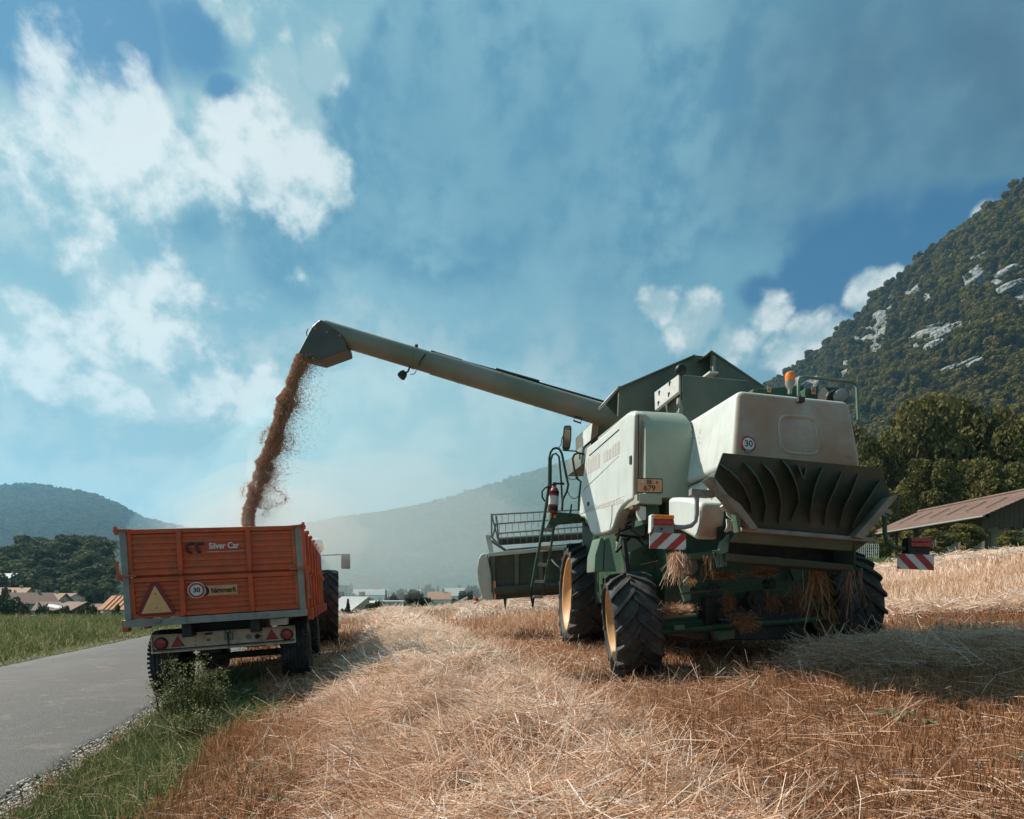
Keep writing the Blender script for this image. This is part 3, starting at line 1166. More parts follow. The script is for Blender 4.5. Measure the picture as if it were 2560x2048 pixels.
def stubble():
    Vs, Qs, Ts, o = [], [], [], 0
    for n, y0, y1, h0, h1, w0 in ((60000, 2.0, 5.5, .05, .14, .0042), (60000, 5.5, 10, .06, .15, .0062), (55000, 10, 18, .07, .17, .011), (42000, 18, 34, .09, .2, .022)):
        x, y = wedge(n, y0, y1, -1.0, 1.0)
        x = rows(x, y)
        s = road_s(x, y)
        g = grass_zone(x, y)
        keep = (s > 0.25) & (g < 0.5) & (RG.random(n) > np.clip(swath(x, y) * 7, 0, .9))
        # thin cover close to the grass, clumps elsewhere
        keep &= RG.random(n) < (0.35 + 0.9 * fbm(x * 2.2, y * 2.2, 31, 3))
        x, y = x[keep], y[keep]
        n = len(x)
        z = tz(x, y) - 0.01
        P = np.stack([x, y, z], 1)
        D = np.stack([RG.normal(0, .22, n), RG.normal(0, .22, n), np.ones(n)], 1)
        fl = RG.random(n) < 0.14
        D[fl, 2] *= 0.35
        D /= np.linalg.norm(D, axis=1, keepdims=True)
        zn = zones(x, y)
        L = RG.uniform(h0, h1, n) * (1 + 0.45 * zn * sstep(y, 8, 11)) * (0.7 + 0.6 * fbm(x * .8, y * .8, 71, 2))
        Wd = w0 * RG.uniform(.7, 1.35, n)
        V, Q, ix = blades(P, D, L, Wd, RG, 0.12, 1, 0.7)
        t = np.clip(0.27 + 0.45 * zn + RG.normal(0, .15, n) + 0.25 * (fbm(x * .6, y * .6, 51, 3) - .5), 0, 1)
        Vs.append(V)
        Qs.append(Q + o)
        Ts.append(t[ix])
        o += len(V)
    ob = mesh_np('stubble', np.concatenate(Vs), np.concatenate(Qs), STRAW, np.concatenate(Ts))
    tag(ob, 'orange cut stubble standing in rows over the field', 'stubble', kind='stuff')


def loose_straw():
    Vs, Qs, Ts, o = [], [], [], 0
    batches = [(74000, 1.8, 6.0, .0038), (60000, 6.0, 13.0, .0065), (30000, 13.0, 34.0, .016)]
    for n, y0, y1, w0 in batches:
        x, y = wedge(n * 5, y0, y1, -1.0, 1.0)
        h = swath(x, y)
        hw = np.clip(h * 9, 0, 1)
        spread = np.exp(-np.abs(x - (0.55 - 0.235 * (y - .6))) / 1.7) * 0.34
        p = np.maximum(hw, spread * 0.7 + 0.018)
        s = road_s(x, y)
        k = (RG.random(len(x)) < p) & ((s > 1.5) | ((s > 0.2) & (RG.random(len(x)) < .22)))
        x, y, h = x[k][:n], y[k][:n], h[k][:n]
        n2 = len(x)
        lift = RG.random(n2) ** 1.7 * (0.03 + h * 0.35)
        z = tz(x, y) - h * 0.12 + lift + .004
        az = fbm(x * 1.6, y * 1.6, 77, 2) * 14.0 + RG.normal(0, .55, n2) + np.where(RG.random(n2) < .22, RG.uniform(0, 6.28, n2), 0)
        el = RG.normal(0.02, 0.22, n2)
        st = RG.random(n2) < 0.05
        el[st] += RG.uniform(.3, 1.0, st.sum())
        D = np.stack([np.cos(az) * np.cos(el), np.sin(az) * np.cos(el), np.sin(el)], 1)
        L = RG.uniform(.10, .42, n2) * (1 + (y0 > 6) * .25)
        P = np.stack([x, y, z], 1) - D * (L * 0.5)[:, None]
        ground = tz(P[:, 0], P[:, 1]) - 0.02
        P[:, 2] = np.maximum(P[:, 2], ground)
        Wd = w0 * RG.uniform(.7, 1.4, n2)
        V, Q, ix = blades(P, D, L, Wd, RG, 0.30, 3, 0.75, up=L * RG.uniform(-.1, .45, n2))
        depth = np.clip(lift / 0.12, 0, 1)  # low strands get darker: shade in the gaps put into the tint
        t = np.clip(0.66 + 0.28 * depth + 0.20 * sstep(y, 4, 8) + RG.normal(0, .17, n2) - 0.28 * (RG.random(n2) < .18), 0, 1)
        Vs.append(V)
        Qs.append(Q + o)
        Ts.append(t[ix])
        o += len(V)
    ob = mesh_np('loose_straw', np.concatenate(Vs), np.concatenate(Qs), STRAW, np.concatenate(Ts))
    tag(ob, 'pale loose straw lying in long windrows on the stubble', 'straw', kind='stuff')


def grass():
    # verge between lane and stubble
    n = 52000
    y = 2.2 + 9.5 * RG.random(n) ** 1.5
    s = RG.uniform(0.15, 1.9, n)
    x = s * 1.056 - 2.19 - 0.34 * y
    k = (grass_zone(x, y) > 0.5) | (RG.random(n) < 0.10)
    k &= RG.random(n) < 0.35 + 0.8 * fbm(x * 2.5, y * 2.5, 61, 3)
    x, y = x[k], y[k]
    n = len(x)
    D = np.stack([RG.normal(0, .45, n), RG.normal(0, .45, n), np.ones(n)], 1)
    D /= np.linalg.norm(D, axis=1, keepdims=True)
    L = RG.uniform(.05, .19, n) * (0.6 + 0.8 * fbm(x * 1.5, y * 1.5, 62, 2))
    V1, Q1, i1 = blades(np.stack([x, y, tz(x, y) - .01], 1), D, L, RG.uniform(.003, .0065, n) * (1 + .06 * y), RG, 0.5, 2, 0.15)
    t1 = np.clip(.42 + RG.normal(0, .2, n) + .35 * (fbm(x * 2, y * 2, 63, 3) - .5), 0, 1)
    t1[RG.random(n) < .10] = .97
    ob = mesh_np('verge_grass', V1, Q1, GRASS, t1[i1])
    tag(ob, 'low green grass verge between the lane and the stubble', 'grass', kind='stuff')
    # rough meadow left of the lane
    n = 95000
    y = np.sqrt(RG.random(n) * (33 ** 2 - 7 ** 2) + 7 ** 2)
    s = -3.95 - np.abs(RG.exponential(5.5, n))
    x = s * 1.056 - 2.19 - 0.34 * y
    k = (x / y > -1.0)
    x, y, s = x[k], y[k], s[k]
    n = len(x)
    D = np.stack([RG.normal(0, .35, n), RG.normal(0, .35, n), np.ones(n)], 1)
    D /= np.linalg.norm(D, axis=1, keepdims=True)
    tall = np.clip((-3.9 - s) / 1.2, 0.25, 1)
    L = RG.uniform(.12, .38, n) * tall * (0.6 + 0.8 * fbm(x * .9, y * .9, 64, 2))
    V1, Q1, i1 = blades(np.stack([x, y, tz(x, y) - .02], 1), D, L, RG.uniform(.010, .026, n) * (0.5 + y / 22), RG, 0.55, 2, 0.2)
    t1 = np.clip(.58 + RG.normal(0, .22, n) + .45 * (fbm(x * .8, y * .8, 65, 3) - .5), 0, .9)
    t1[(RG.random(n) < .08 + .3 * (tall < .5))] = .98
    ob = mesh_np('meadow_grass', V1, Q1, GRASS, t1[i1])
    tag(ob, 'tall green meadow grass along the far side of the lane', 'grass', kind='stuff')
    # meadow below the barn and the field's far hem
    n = 30000
    y = RG.uniform(26, 52, n)
    a = RG.uniform(.55, 1.0, n)
    x = a * y
    D = np.stack([RG.normal(0, .3, n), RG.normal(0, .3, n), np.ones(n)], 1)
    D /= np.linalg.norm(D, axis=1, keepdims=True)
    L = RG.uniform(.15, .5, n)
    V1, Q1, i1 = blades(np.stack([x, y, tz(x, y) - .02], 1), D, L, RG.uniform(.02, .05, n), RG, 0.4, 1, 0.3)
    t1 = np.clip(.55 + RG.normal(0, .18, n), 0, 1)
    ob = mesh_np('barn_meadow_grass', V1, Q1, GRASS, t1[i1])
    tag(ob, 'green meadow grass below the barn', 'grass', kind='stuff')


stubble()
loose_straw()
grass()


def leafy(P, N, size, rg):
    """small leaf quads on points P with outward directions N"""
    n = len(P)
    N = N + rg.normal(0, .6, N.shape)
    N /= np.linalg.norm(N, axis=1, keepdims=True)
    a = np.cross(N, rg.normal(size=N.shape))
    a /= np.linalg.norm(a, axis=1, keepdims=True)
    b = np.cross(N, a)
    s = size[:, None]
    V = np.stack([P - a * s, P - b * s * .55, P + a * s, P + b * s * .55], 1).reshape(-1, 3)
    return V, np.arange(len(V)).reshape(-1, 4)


WEED = plant_mat('weed_leaf', [(0, (0.05, 0.065, 0.022)), (0.5, (0.15, 0.165, 0.058)), (0.85, (0.28, 0.27, 0.12)), (1, (0.55, 0.50, 0.34))], trans=0.4)


def weed(px, py, Y, h, spread, nstem, seed, label):
    """upright branching wayside weed: stems, leaves and small flower heads"""
    rg = np.random.default_rng(seed)
    b = W(px, py, Y)
    b.z = tz1(b.x, b.y)
    t = thing('wayside_weed', b, label, 'plant')
    stems = MB()
    LP, LN, FP = [], [], []
    for i in range(nstem):
        ang = rg.uniform(0, 2 * math.pi)
        r0 = rg.uniform(0, spread * .45)
        hh = h * rg.uniform(.55, 1.05)
        lean = rg.uniform(.1, .5) * spread
        p0 = b + Vector((math.cos(ang) * r0, math.sin(ang) * r0, -.02))
        pts = []
        for k in range(5):
            q = k / 4
            pts.append(p0 + Vector((math.cos(ang) * lean * q ** 1.4 + rg.normal(0, .008), math.sin(ang) * lean * q ** 1.4 + rg.normal(0, .008), hh * q)))
        stems.tube(pts, [.0035, .003, .0028, .002, .0012], 4)
        for k in range(rg.integers(9, 15)):
            q = rg.uniform(.12, .98)
            f = q * 4
            j = min(3, int(f))
            p = pts[j].lerp(pts[j + 1], f - j)
            a2 = rg.uniform(0, 2 * math.pi)
            ln = rg.uniform(.03, .11) * (1.15 - q * .6)
            e = p + Vector((math.cos(a2) * ln, math.sin(a2) * ln, ln * rg.uniform(.2, .9)))
            stems.tube([p, e], [.0016, .0009], 3)
            for w in range(6):
                LP.append(p.lerp(e, rg.uniform(.1, 1.1)) + Vector(rg.normal(0, .016, 3)))
                LN.append(rg.normal(size=3) + np.array([0, 0, .6]))
            if q > .72:
                FP.append(e)
    build(stems, 'stem', WEED, t)
    V, Q = leafy(np.array(LP), np.array(LN), rg.uniform(.006, .015, len(LP)), rg)
    o = mesh_np('leaf', V, Q, WEED, np.repeat(np.clip(rg.normal(.45, .2, len(LP)), 0, .9), 4), org=tuple(b))
    o.parent = t
    o.location = (0, 0, 0)
    tag(o, kind='stuff')
    V, Q = leafy(np.array(FP), rg.normal(size=(len(FP), 3)), rg.uniform(.007, .014, len(FP)), rg)
    o = mesh_np('flower', V, Q, WEED, np.full(len(V), .97), org=tuple(b))
    o.parent = t
    o.location = (0, 0, 0)
    tag(o, kind='stuff')


weed(475, 1800, 6.0, .72, .36, 40, 1, 'tallest bushy wayside weed, right behind the trailer')
weed(425, 1800, 6.25, .45, .3, 18, 2, 'shorter weed with pale heads against the trailer\'s left wheel')
weed(530, 1790, 6.3, .5, .28, 16, 3, 'thin upright weed on the right of the bushy weed')
weed(480, 1870, 5.2, .30, .4, 16, 4, 'low leafy weed in front of the bushy weed')


def rosette(px, py, Y, r, seed, label):
    rg = np.random.default_rng(seed)
    b = W(px, py, Y)
    b.z = tz1(b.x, b.y) + .01
    mb = MB()
    for i in range(9):
        a = i * 0.7 + rg.uniform(-.2, .2)
        d = Vector((math.cos(a), math.sin(a), 0))
        n = Vector((-d.y, d.x, 0))
        L = r * rg.uniform(.7, 1.2)
        w = L * .16
        e = rg.uniform(.3, 1.1)
        c = [b, b + d * L * .5 + Vector((0, 0, L * .45 * e)), b + d * L + Vector((0, 0, L * .35 * e))]
        mb.add([c[0] - n * w * .3, c[0] + n * w * .3, c[1] - n * w, c[1] + n * w, c[2]], [(0, 1, 3, 2), (2, 3, 4)])
    o = build(mb, 'field_weed', mat('field_weed_leaf', (0.045, 0.085, 0.04), (0.10, 0.15, 0.06), 0.6, 20), org=b)
    tag(o, label, 'plant', 'small green weeds in the stubble')


for i, (a, b_, Y, r, lb) in enumerate(((2250, 1840, 3.9, .16, 'largest green field weed in the stubble at the right'), (2320, 1860, 3.7, .10, 'small green weed just right of the largest field weed'),
                                      (1500, 1770, 5.0, .09, 'lone green weed left of the near rear tyre'), (2540, 1940, 3.0, .09, 'green weed at the right edge of the picture'),
                                      (1230, 1970, 2.8, .05, 'tiny green weed low in the middle of the straw'), (700, 1930, 3.4, .08, 'green weed in the stubble near the verge'),
                                      (850, 2020, 3.0, .07, 'green weed at the bottom edge of the stubble'))):
    rosette(a, b_, Y, r, 10 + i, lb)

# ------------------------------------------------------------------ machine materials
BODY = mat('combine_paint', (0.60, 0.625, 0.57), (0.54, 0.56, 0.505), 0.42, 3.0, 0.03, 30, dirt=(0.42, 0.37, 0.30), dirt_amt=0.35, dirt_scale=2.2, coat=0.1, tail=(0.33, 0.175, 0.092), tail_amt=1.0, streak=(0.42, 0.37, 0.30), streak_amt=0.4)  # tail tone: rear-face shade and dust in the colour
SHIELD = mat('header_paint', (0.52, 0.57, 0.49), (0.46, 0.50, 0.43), 0.5, 3.0, dirt=(0.40, 0.33, 0.25), dirt_amt=0.4)
PANELG = mat('panel_green_grey', (0.33, 0.36, 0.275), (0.29, 0.315, 0.24), 0.45, 2.5, 0.03, 30, dirt=(0.30, 0.24, 0.17), dirt_amt=0.5, dirt_scale=2.0, streak=(0.36, 0.32, 0.24), streak_amt=0.35)
GREEN = mat('green_paint', (0.022, 0.062, 0.032), (0.032, 0.080, 0.042), 0.5, 4.0, 0.04, 40, dirt=(0.16, 0.12, 0.08), dirt_amt=0.6, dirt_scale=3.0)
GREEN_L = mat('pale_green_paint', (0.085, 0.15, 0.10), (0.11, 0.175, 0.125), 0.5, 4.0, 0.03, dirt=(0.25, 0.2, 0.14), dirt_amt=0.5)
TANKM = mat('tank_steel', (0.085, 0.105, 0.072), (0.12, 0.13, 0.095), 0.55, 3.0, 0.05, 25, dirt=(0.17, 0.14, 0.10), dirt_amt=0.6)
CHUTE = mat('dusty_steel', (0.060, 0.058, 0.042), (0.036, 0.060, 0.036), 0.6, 3.5, 0.05, 30, dirt=(0.15, 0.11, 0.08), dirt_amt=0.6, dirt_scale=4)
GREYS = mat('grey_steel', (0.20, 0.19, 0.17), (0.27, 0.26, 0.23), 0.5, 6.0, 0.04, 40, dirt=(0.22, 0.16, 0.11), dirt_amt=0.5)
DARK = mat('dark_metal', (0.018, 0.020, 0.018), (0.03, 0.03, 0.026), 0.6, 8.0, 0.05, 30, dirt=(0.10, 0.075, 0.05), dirt_amt=0.5)
BLACK = mat('black_plastic', (0.012, 0.012, 0.012), None, 0.45)
RUBBER = mat('tyre_rubber', (0.020, 0.021, 0.021), (0.034, 0.034, 0.032), 0.72, 5.0, 0.1, 60, dirt=(0.13, 0.105, 0.085), dirt_amt=0.75, dirt_scale=7)
RIM = mat('orange_rim', (0.62, 0.34, 0.13), (0.56, 0.30, 0.11), 0.5, 4.0, dirt=(0.40, 0.27, 0.16), dirt_amt=0.5)
AMBER = mat('amber_lens', (0.85, 0.22, 0.02), (0.75, 0.16, 0.015), 0.25, 30, spec=0.5)
REDL = mat('red_lens', (0.42, 0.035, 0.025), (0.30, 0.02, 0.018), 0.25, 30, spec=0.5)
RED = mat('red_paint', (0.42, 0.035, 0.025), (0.36, 0.03, 0.022), 0.5, 8, dirt=(0.25, 0.15, 0.12), dirt_amt=0.4)
WHITE = mat('white_paint', (0.66, 0.64, 0.60), (0.58, 0.56, 0.52), 0.55, 8, dirt=(0.36, 0.29, 0.23), dirt_amt=0.5)
PLATE = mat('plate_yellow', (0.66, 0.32, 0.15), (0.60, 0.28, 0.13), 0.5, 10, dirt=(0.35, 0.2, 0.12), dirt_amt=0.4)
INK = mat('black_ink', (0.015, 0.015, 0.015), None, 0.6)
FADED = mat('faded_lettering', (0.60, 0.52, 0.46), (0.55, 0.52, 0.45), 0.5, 20)
MIRROR = mat('mirror_glass', (0.35, 0.37, 0.30), (0.45, 0.44, 0.36), 0.08, 3, metal=0.8)


def tuber_mat():
    """unloading tube: worn green paint over pale primer, rusty scuffs"""
    m = mat('tube_paint', (0.15, 0.165, 0.11), (0.25, 0.225, 0.175), 0.42, 0.9, 0.03, 20, dirt=(0.27, 0.15, 0.09), dirt_amt=0.55, dirt_scale=1.3)
    return m


def wheel(t, c, ax, D, wd, rim_r, nl, flip=1, rim_mat=RIM, offset=0.0, lug_h=0.055, lug_w=0.07, dirn=1, name='wheel'):
    """tractor-type wheel: tyre with chevron lugs, dished rim; ax points to the outer side"""
    c = Vector(c)
    ax = Vector(ax).normalized()
    Rr = D / 2
    h = wd / 2
    a = ax.cross(Vector((0, 0, 1))).normalized()
    b = ax.cross(a)
    r0 = Rr - lug_h
    prof = [(rim_r, -h * .78), (rim_r + .03, -h * .86), (rim_r + (r0 - rim_r) * .35, -h * 1.0), (rim_r + (r0 - rim_r) * .7, -h * 1.0), (r0 - .03, -h * .92), (r0, -h * .75), (r0 + .012, -h * .3), (r0 + .014, 0), (r0 + .012, h * .3), (r0, h * .75), (r0 - .03, h * .92),
            (rim_r + (r0 - rim_r) * .7, h * 1.0), (rim_r + (r0 - rim_r) * .35, h * 1.0), (rim_r + .03, h * .86), (rim_r, h * .78)]
    w = MB().lathe(c, ax, prof, 56)
    da = 2 * math.pi / nl
    for i in range(nl):
        for sd in (-1, 1):
            a0 = i * da + (da / 2 if sd > 0 else 0)
            st = []
            ns = 6
            for k in range(ns):
                q = k / (ns - 1)
                lat = sd * h * (-0.04 + 1.05 * q)
                an = a0 + dirn * da * 1.25 * (q ** 0.85)
                rr = Rr - 0.012 * q
                base = r0 - .01
                if q > 0.85:
                    rr = Rr - .035
                    base = r0 - .10
                st.append((lat, an, rr, base))
            vs, fs = [], []
            for k, (lat, an, rr, base) in enumerate(st):
                hw = lug_w / 2 / Rr * (1.25 if k < 1 else 1.0)
                for (an2, r2) in ((an - hw * 1.25, base), (an - hw * .8, rr), (an + hw * .8, rr), (an + hw * 1.25, base)):
                    vs.append(c + ax * lat + (a * math.cos(an2) + b * math.sin(an2)) * r2)
            for k in range(ns - 1):
                for j in range(3):
                    f = (k * 4 + j, k * 4 + j + 1, k * 4 + 5 + j, k * 4 + 4 + j)
                    fs.append(f if sd > 0 else tuple(reversed(f)))
            fs.append((0, 1, 2, 3) if sd < 0 else (3, 2, 1, 0))
            e = (ns - 1) * 4
            fs.append((e + 3, e + 2, e + 1, e) if sd < 0 else (e, e + 1, e + 2, e + 3))
            w.add(vs, fs)
    tyre = build(w, 'tyre', RUBBER, t, ang=30)
    o = offset
    rp = [(rim_r + .012, h * .80), (rim_r + .03, h * .88), (rim_r - .005, h * .86), (rim_r - .03, h * .62 + o), (rim_r * .72, h * .30 + o), (rim_r * .55, h * .22 + o), (rim_r * .5, h * .40 + o), (rim_r * .28, h * .42 + o), (rim_r * .26, h * .55 + o), (0.001, h * .56 + o)]
    rim = build(MB().lathe(c, ax, rp, 40), 'rim', rim_mat, t, ang=28)
    back = [(rim_r + .012, -h * .80), (rim_r - .02, -h * .82), (rim_r - .05, -h * .3), (rim_r * .5, -h * .1), (.001, -h * .1)]
    build(MB().lathe(c, ax, back, 32), 'rim_back', rim_mat, t, ang=28)
    nb = MB()
    for k in range(8):
        q = 2 * math.pi * k / 8
        p = c + (a * math.cos(q) + b * math.sin(q)) * rim_r * .4 + ax * (h * .41 + o)
        nb.lathe(p, ax, [(.018, 0), (.018, .025), (.001, .026)], 6)
    build(nb, 'wheel_nut', GREYS, rim, stuff=True)
    return tyre


def straw_tuft(name, c, n, L, spread, seed, label, hang=True, wd=.006, flat=1.0, base=None, tint=.55, squash=1.0):
    """caught straw: strands hanging or matted in a lump"""
    rg = np.random.default_rng(seed)
    c = np.array(c)
    P = c + rg.normal(0, 1, (n, 3)) * np.array(spread)
    if hang:
        D = np.stack([rg.normal(0, .16, n), rg.normal(0, .16, n), -np.ones(n)], 1)
        odd = rg.random(n) < .12
        D[odd, :2] *= 5
    else:
        D = rg.normal(0, 1, (n, 3)) * np.array([1, 1, flat])
    D /= np.linalg.norm(D, axis=1, keepdims=True)
    Ls = L * rg.uniform(.3, 1.0, n)
    if not hang:
        P = P - D * (Ls * .5)[:, None]
    V, Q, ix = blades(P, D, Ls, wd * rg.uniform(.6, 1.3, n), rg, .3, 2, .8)
    t = np.clip(tint + rg.normal(0, .2, n), 0, 1)
    o = mesh_np(name, V, Q, STRAW, t[ix], org=tuple(c))
    return tag(o, label, 'straw', 'straw caught on the harvester')


# ------------------------------------------------------------------ combine harvester
YAW = 10.0
FW = Vector((-math.sin(R(YAW)), math.cos(R(YAW)), 0))       # forward
RT = Vector((math.cos(R(YAW)), math.sin(R(YAW)), 0))        # right
UP = Vector((0, 0, 1))


def combine():
    base = Vector((2.65, 7.6, tz1(2.65, 7.6)))
    t = thing('combine_harvester', base, 'large green and pale grey combine harvester seen from behind, unloading tube swung out', 'harvester')
    SP = Plane(1.346, 6.15, 102)
    RP = Plane(1.376, 6.10, YAW)
    HS = Plane(2.089, 5.30, 90 + YAW)

    # ---- core body that everything is hung on
    c = Vector((2.62, 6.9, 0)) + FW * 1.3
    M = Matrix.Rotation(R(YAW), 3, 'Z')
    build(MB().box(c + Vector((0.0, 0, .85)), (1.9, 3.2, 2.0), M), 'main_body', GREEN, t, .03)
    build(MB().box(c + Vector((0.1, .1, -.28)), (1.25, 3.6, .5), M), 'chassis', DARK, t, .02)  # dark colour carries the underbody shade
    # side frame posts seen under the panel
    mb = MB()
    pl = Plane(1.42, 6.6, YAW)
    mb.prism([pl(1513, 1345), pl(1524, 1345), pl(1541, 1428), pl(1510, 1430)], FW * .05)
    build(mb, 'frame_post', GREEN_L, t, .006)
    mb = MB()
    mb.prism([pl(1488, 1390), pl(1501, 1345), pl(1510, 1345), pl(1507, 1430), pl(1486, 1430)], FW * .3)
    build(mb, 'frame_post', GREEN_L, t, .006)
    mb = MB()
    pl2 = Plane(1.9, 6.75, YAW)
    mb.prism([pl2(1577, 1380), pl2(1645, 1348), pl2(1645, 1480), pl2(1577, 1480)], FW * .08)
    build(mb, 'inner_plate', GREEN, t, .008)
    mb = MB().prism([pl2(1558, 1345), pl2(1566, 1345), pl2(1576, 1430), pl2(1566, 1430)], FW * .06)
    build(mb, 'frame_post', DARK, t)

    # ---- left side panel
    out = [(1466, 1119), (1510, 1084), (1552, 1045), (1568, 1032), (1577, 1029), (1586, 1031), (1588, 1040), (1585, 1140), (1583, 1250), (1568, 1257), (1553, 1270), (1543, 1288), (1533, 1320), (1527, 1329), (1515, 1334), (1489, 1340), (1480, 1338), (1475, 1332), (1466, 1304), (1461, 1296), (1449, 1294), (1447, 1282), (1453, 1217)]
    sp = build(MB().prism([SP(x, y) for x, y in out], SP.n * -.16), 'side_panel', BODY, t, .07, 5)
    # raised waist line, vent slot and worn lettering
    off = .004
    mb = MB()
    for a, b in (((1457, 1226), (1547, 1140)), ((1448, 1286), (1561, 1240))):
        mb.tube([SP(a[0], a[1], off), SP(b[0], b[1], off - .004)], .0035, 6)
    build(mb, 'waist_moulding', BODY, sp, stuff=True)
    build(MB().tube([SP(1473, 1139, off), SP(1547, 1074, off)], .005, 5), 'vent_slot', DARK, sp)
    # two lines of sun-bleached lettering, no longer readable
    lt = MB()
    rgl = random.Random(3)
    for (x0, y0), (x1, y1), hgt, n_ in (((1464, 1168), (1500, 1148), 40, 9), ((1508, 1142), (1551, 1116), 32, 11), ((1456, 1276), (1560, 1250), 13, 24)):
        for k in range(n_):
            f0 = (k + .12) / n_
            f1 = f0 + rgl.choice((.45, .6, .7)) / n_
            ax_, ay_ = x0 + (x1 - x0) * f0, y0 + (y1 - y0) * f0
            bx_, by_ = x0 + (x1 - x0) * f1, y0 + (y1 - y0) * f1
            g_ = hgt * rgl.choice((.6, .7, 1.0, .95)) / 2
            lt.prism([SP(ax_, ay_ - g_, .002), SP(bx_, by_ - g_, .002), SP(bx_, by_ + hgt / 2, .002), SP(ax_, ay_ + hgt / 2, .002)], SP.n * .001)
    build(lt, 'faded_lettering', FADED, sp, stuff=True)
    build(MB().tube([RP(1596, 1038, -.002), RP(1596, 1140, -.002), RP(1595, 1252, -.002)], .008, 6), 'panel_gap', DARK, t)
    build(MB().tube([SP(1530, 1262, off), SP(1529, 1300, off), SP(1524, 1322, off)], .003, 5), 'panel_seam', DARK, sp)
    build(MB().box(SP(1576, 1150, .006), (.012, .05, .09), Matrix.Rotation(R(12), 3, 'Z')), 'panel_latch', DARK, sp, .004)
    build(MB().box(SP(1470, 1260, .006), (.012, .06, .05), Matrix.Rotation(R(12), 3, 'Z')), 'panel_latch', DARK, sp, .004)
    # ---- rear side panel with number plate: upright, rolled forward at the top
    mb = MB()
    p0, p1 = RP(1590, 1245), RP(1733, 1245)
    wid = (p1 - p0).length
    zt = RP(1600, 1029, .45).z
    zb = RP(1600, 1243).z
    prof = [(0.0, zb), (0.0, zt - .42)]
    for k in range(1, 9):
        a = k / 8 * math.pi / 2
        prof.append((.55 * (1 - math.cos(a)), zt - .42 + .42 * math.sin(a)))
    prof += [(1.6, zt + .01), (1.6, zb)]
    p0 = p0 + RT * .11
    wid -= .11
    mb.prism([Vector((p0.x, p0.y, 0)) + FW * a + UP * z for a, z in prof], RT * wid)
    rp = build(mb, 'rear_panel', PANELG, t, .012, 3)
    for p in rp.data.polygons:
        p.use_smooth = True
    build(MB().prism([RP(1598, 1233, -.004), RP(1656, 1236, -.004), RP(1655, 1262, -.004), RP(1598, 1259, -.004)], FW * .5), 'panel_apron', PANELG, t, .01)
    mb = MB().prism([RP(1716, 1060, -.003), RP(1733, 1080, -.003), RP(1733, 1120, -.003), RP(1722, 1110, -.003)], FW * .01)
    # licence plate
    q = [RP(1594, 1197, -.012), RP(1655, 1199, -.012), RP(1655, 1231, -.012), RP(1594, 1230, -.012)]
    lp = build(MB().prism(q, FW * .006), 'licence_plate', PLATE, t, .003, label='orange licence plate reading BE 679')
    build(MB().prism([RP(1593, 1195, -.008), RP(1656.5, 1197, -.008), RP(1656.5, 1233, -.008), RP(1593, 1232, -.008)], FW * .006), 'plate_frame', BLACK, lp)
    text('BE', 'plate_lettering', INK, lp, RP(1624, 1205.5, -.016), RT, UP, .062, .001)
    text('679', 'plate_lettering', INK, lp, RP(1624, 1221, -.016), RT, UP, .085, .001, xs=1.05)
    cc = RP(1606, 1204, -.016)
    build(MB().box(cc, (.03, .002, .009), M).box(cc + RT * .0, (.009, .0024, .03), M), 'plate_cross', WHITE, lp)
    build(MB().box(RP(1643, 1206, -.015), (.022, .002, .028), M), 'plate_crest', RED, lp, .004)
    # filler neck, reservoir under the panel
    build(MB().prism([RP(1581, 1262, .06), RP(1600, 1262, .06), RP(1600, 1274, .06), RP(1583, 1272, .06)], FW * .1), 'rusty_bracket', mat('rusty_bracket', (0.30, 0.15, 0.08), (0.2, 0.12, 0.07), 0.7), t, .005)
    build(MB().prism([RP(1600, 1264, .05), RP(1616, 1266, .05), RP(1616, 1300, .05), RP(1607, 1302, .05), RP(1600, 1284, .05)], FW * .12), 'reservoir', WHITE, t, .01)
    build(MB().prism([RP(1616, 1262, .08), RP(1648, 1262, .08), RP(1648, 1305, .08), RP(1612, 1312, .08)], FW * .3), 'bracket', GREEN, t, .01)
    mb = MB()
    rg = random.Random(5)
    for k in range(7):                                             # hoses and pipes in the dark behind the wheel
        x0 = rg.uniform(1550, 1660)
        y0 = rg.uniform(1275, 1330)
        pts = [RP(x0, y0, .35 + rg.random() * .5)]
        for j in range(3):
            pts.append(RP(x0 + rg.uniform(-30, 40) * (j + 1) * .5, y0 + rg.uniform(0, 30) * (j + 1), .35 + rg.random() * .5))
        mb.tube(pts, rg.uniform(.01, .022), 6)
    build(mb, 'hose', DARK, t, stuff=True)

    # ---- straw hood
    rtl, rtr = W(1846, 972, 5.42), W(2128, 1001, 5.66)
    rbl, rbr = W(1832, 1165, 5.30), W(2160, 1172, 5.56)
    L = FW * 2.6
    mb = MB()
    flb = HS(1722, 1250)
    vs = [rbl - UP * .0, rbr, rtr, rtl, rbl + L, rbr + L, rtr + L, rtl + L]
    mb.add(vs, [(0, 1, 2, 3), (4, 7, 6, 5), (3, 2, 6, 7), (0, 4, 5, 1), (0, 3, 7, 4), (1, 5, 6, 2)])
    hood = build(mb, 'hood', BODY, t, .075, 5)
    # lower skirt of the hood's left side
    mb = MB().prism([HS(1722, 1216), HS(1790, 1188), HS(1820, 1205), HS(1815, 1262), HS(1722, 1250)], RT * .04)
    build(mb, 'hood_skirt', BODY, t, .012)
    build(MB().tube([HS(1721, 1216, .012), HS(1782, 1191, .012)], .006, 5), 'seam', DARK, t)
    # rear access cover: rounded frame pressed in the hood's back
    HRn = (rtr - rtl).cross(rbl - rtl).normalized()
    if HRn.y > 0:
        HRn = -HRn

    def hr(px, py, off=0.0):
        r = Vector(((px - CX) / F, 1.0, (HY - py) / F))
        p = rtl + HRn * off
        return r * (p.dot(HRn) / r.dot(HRn))
    ring = []
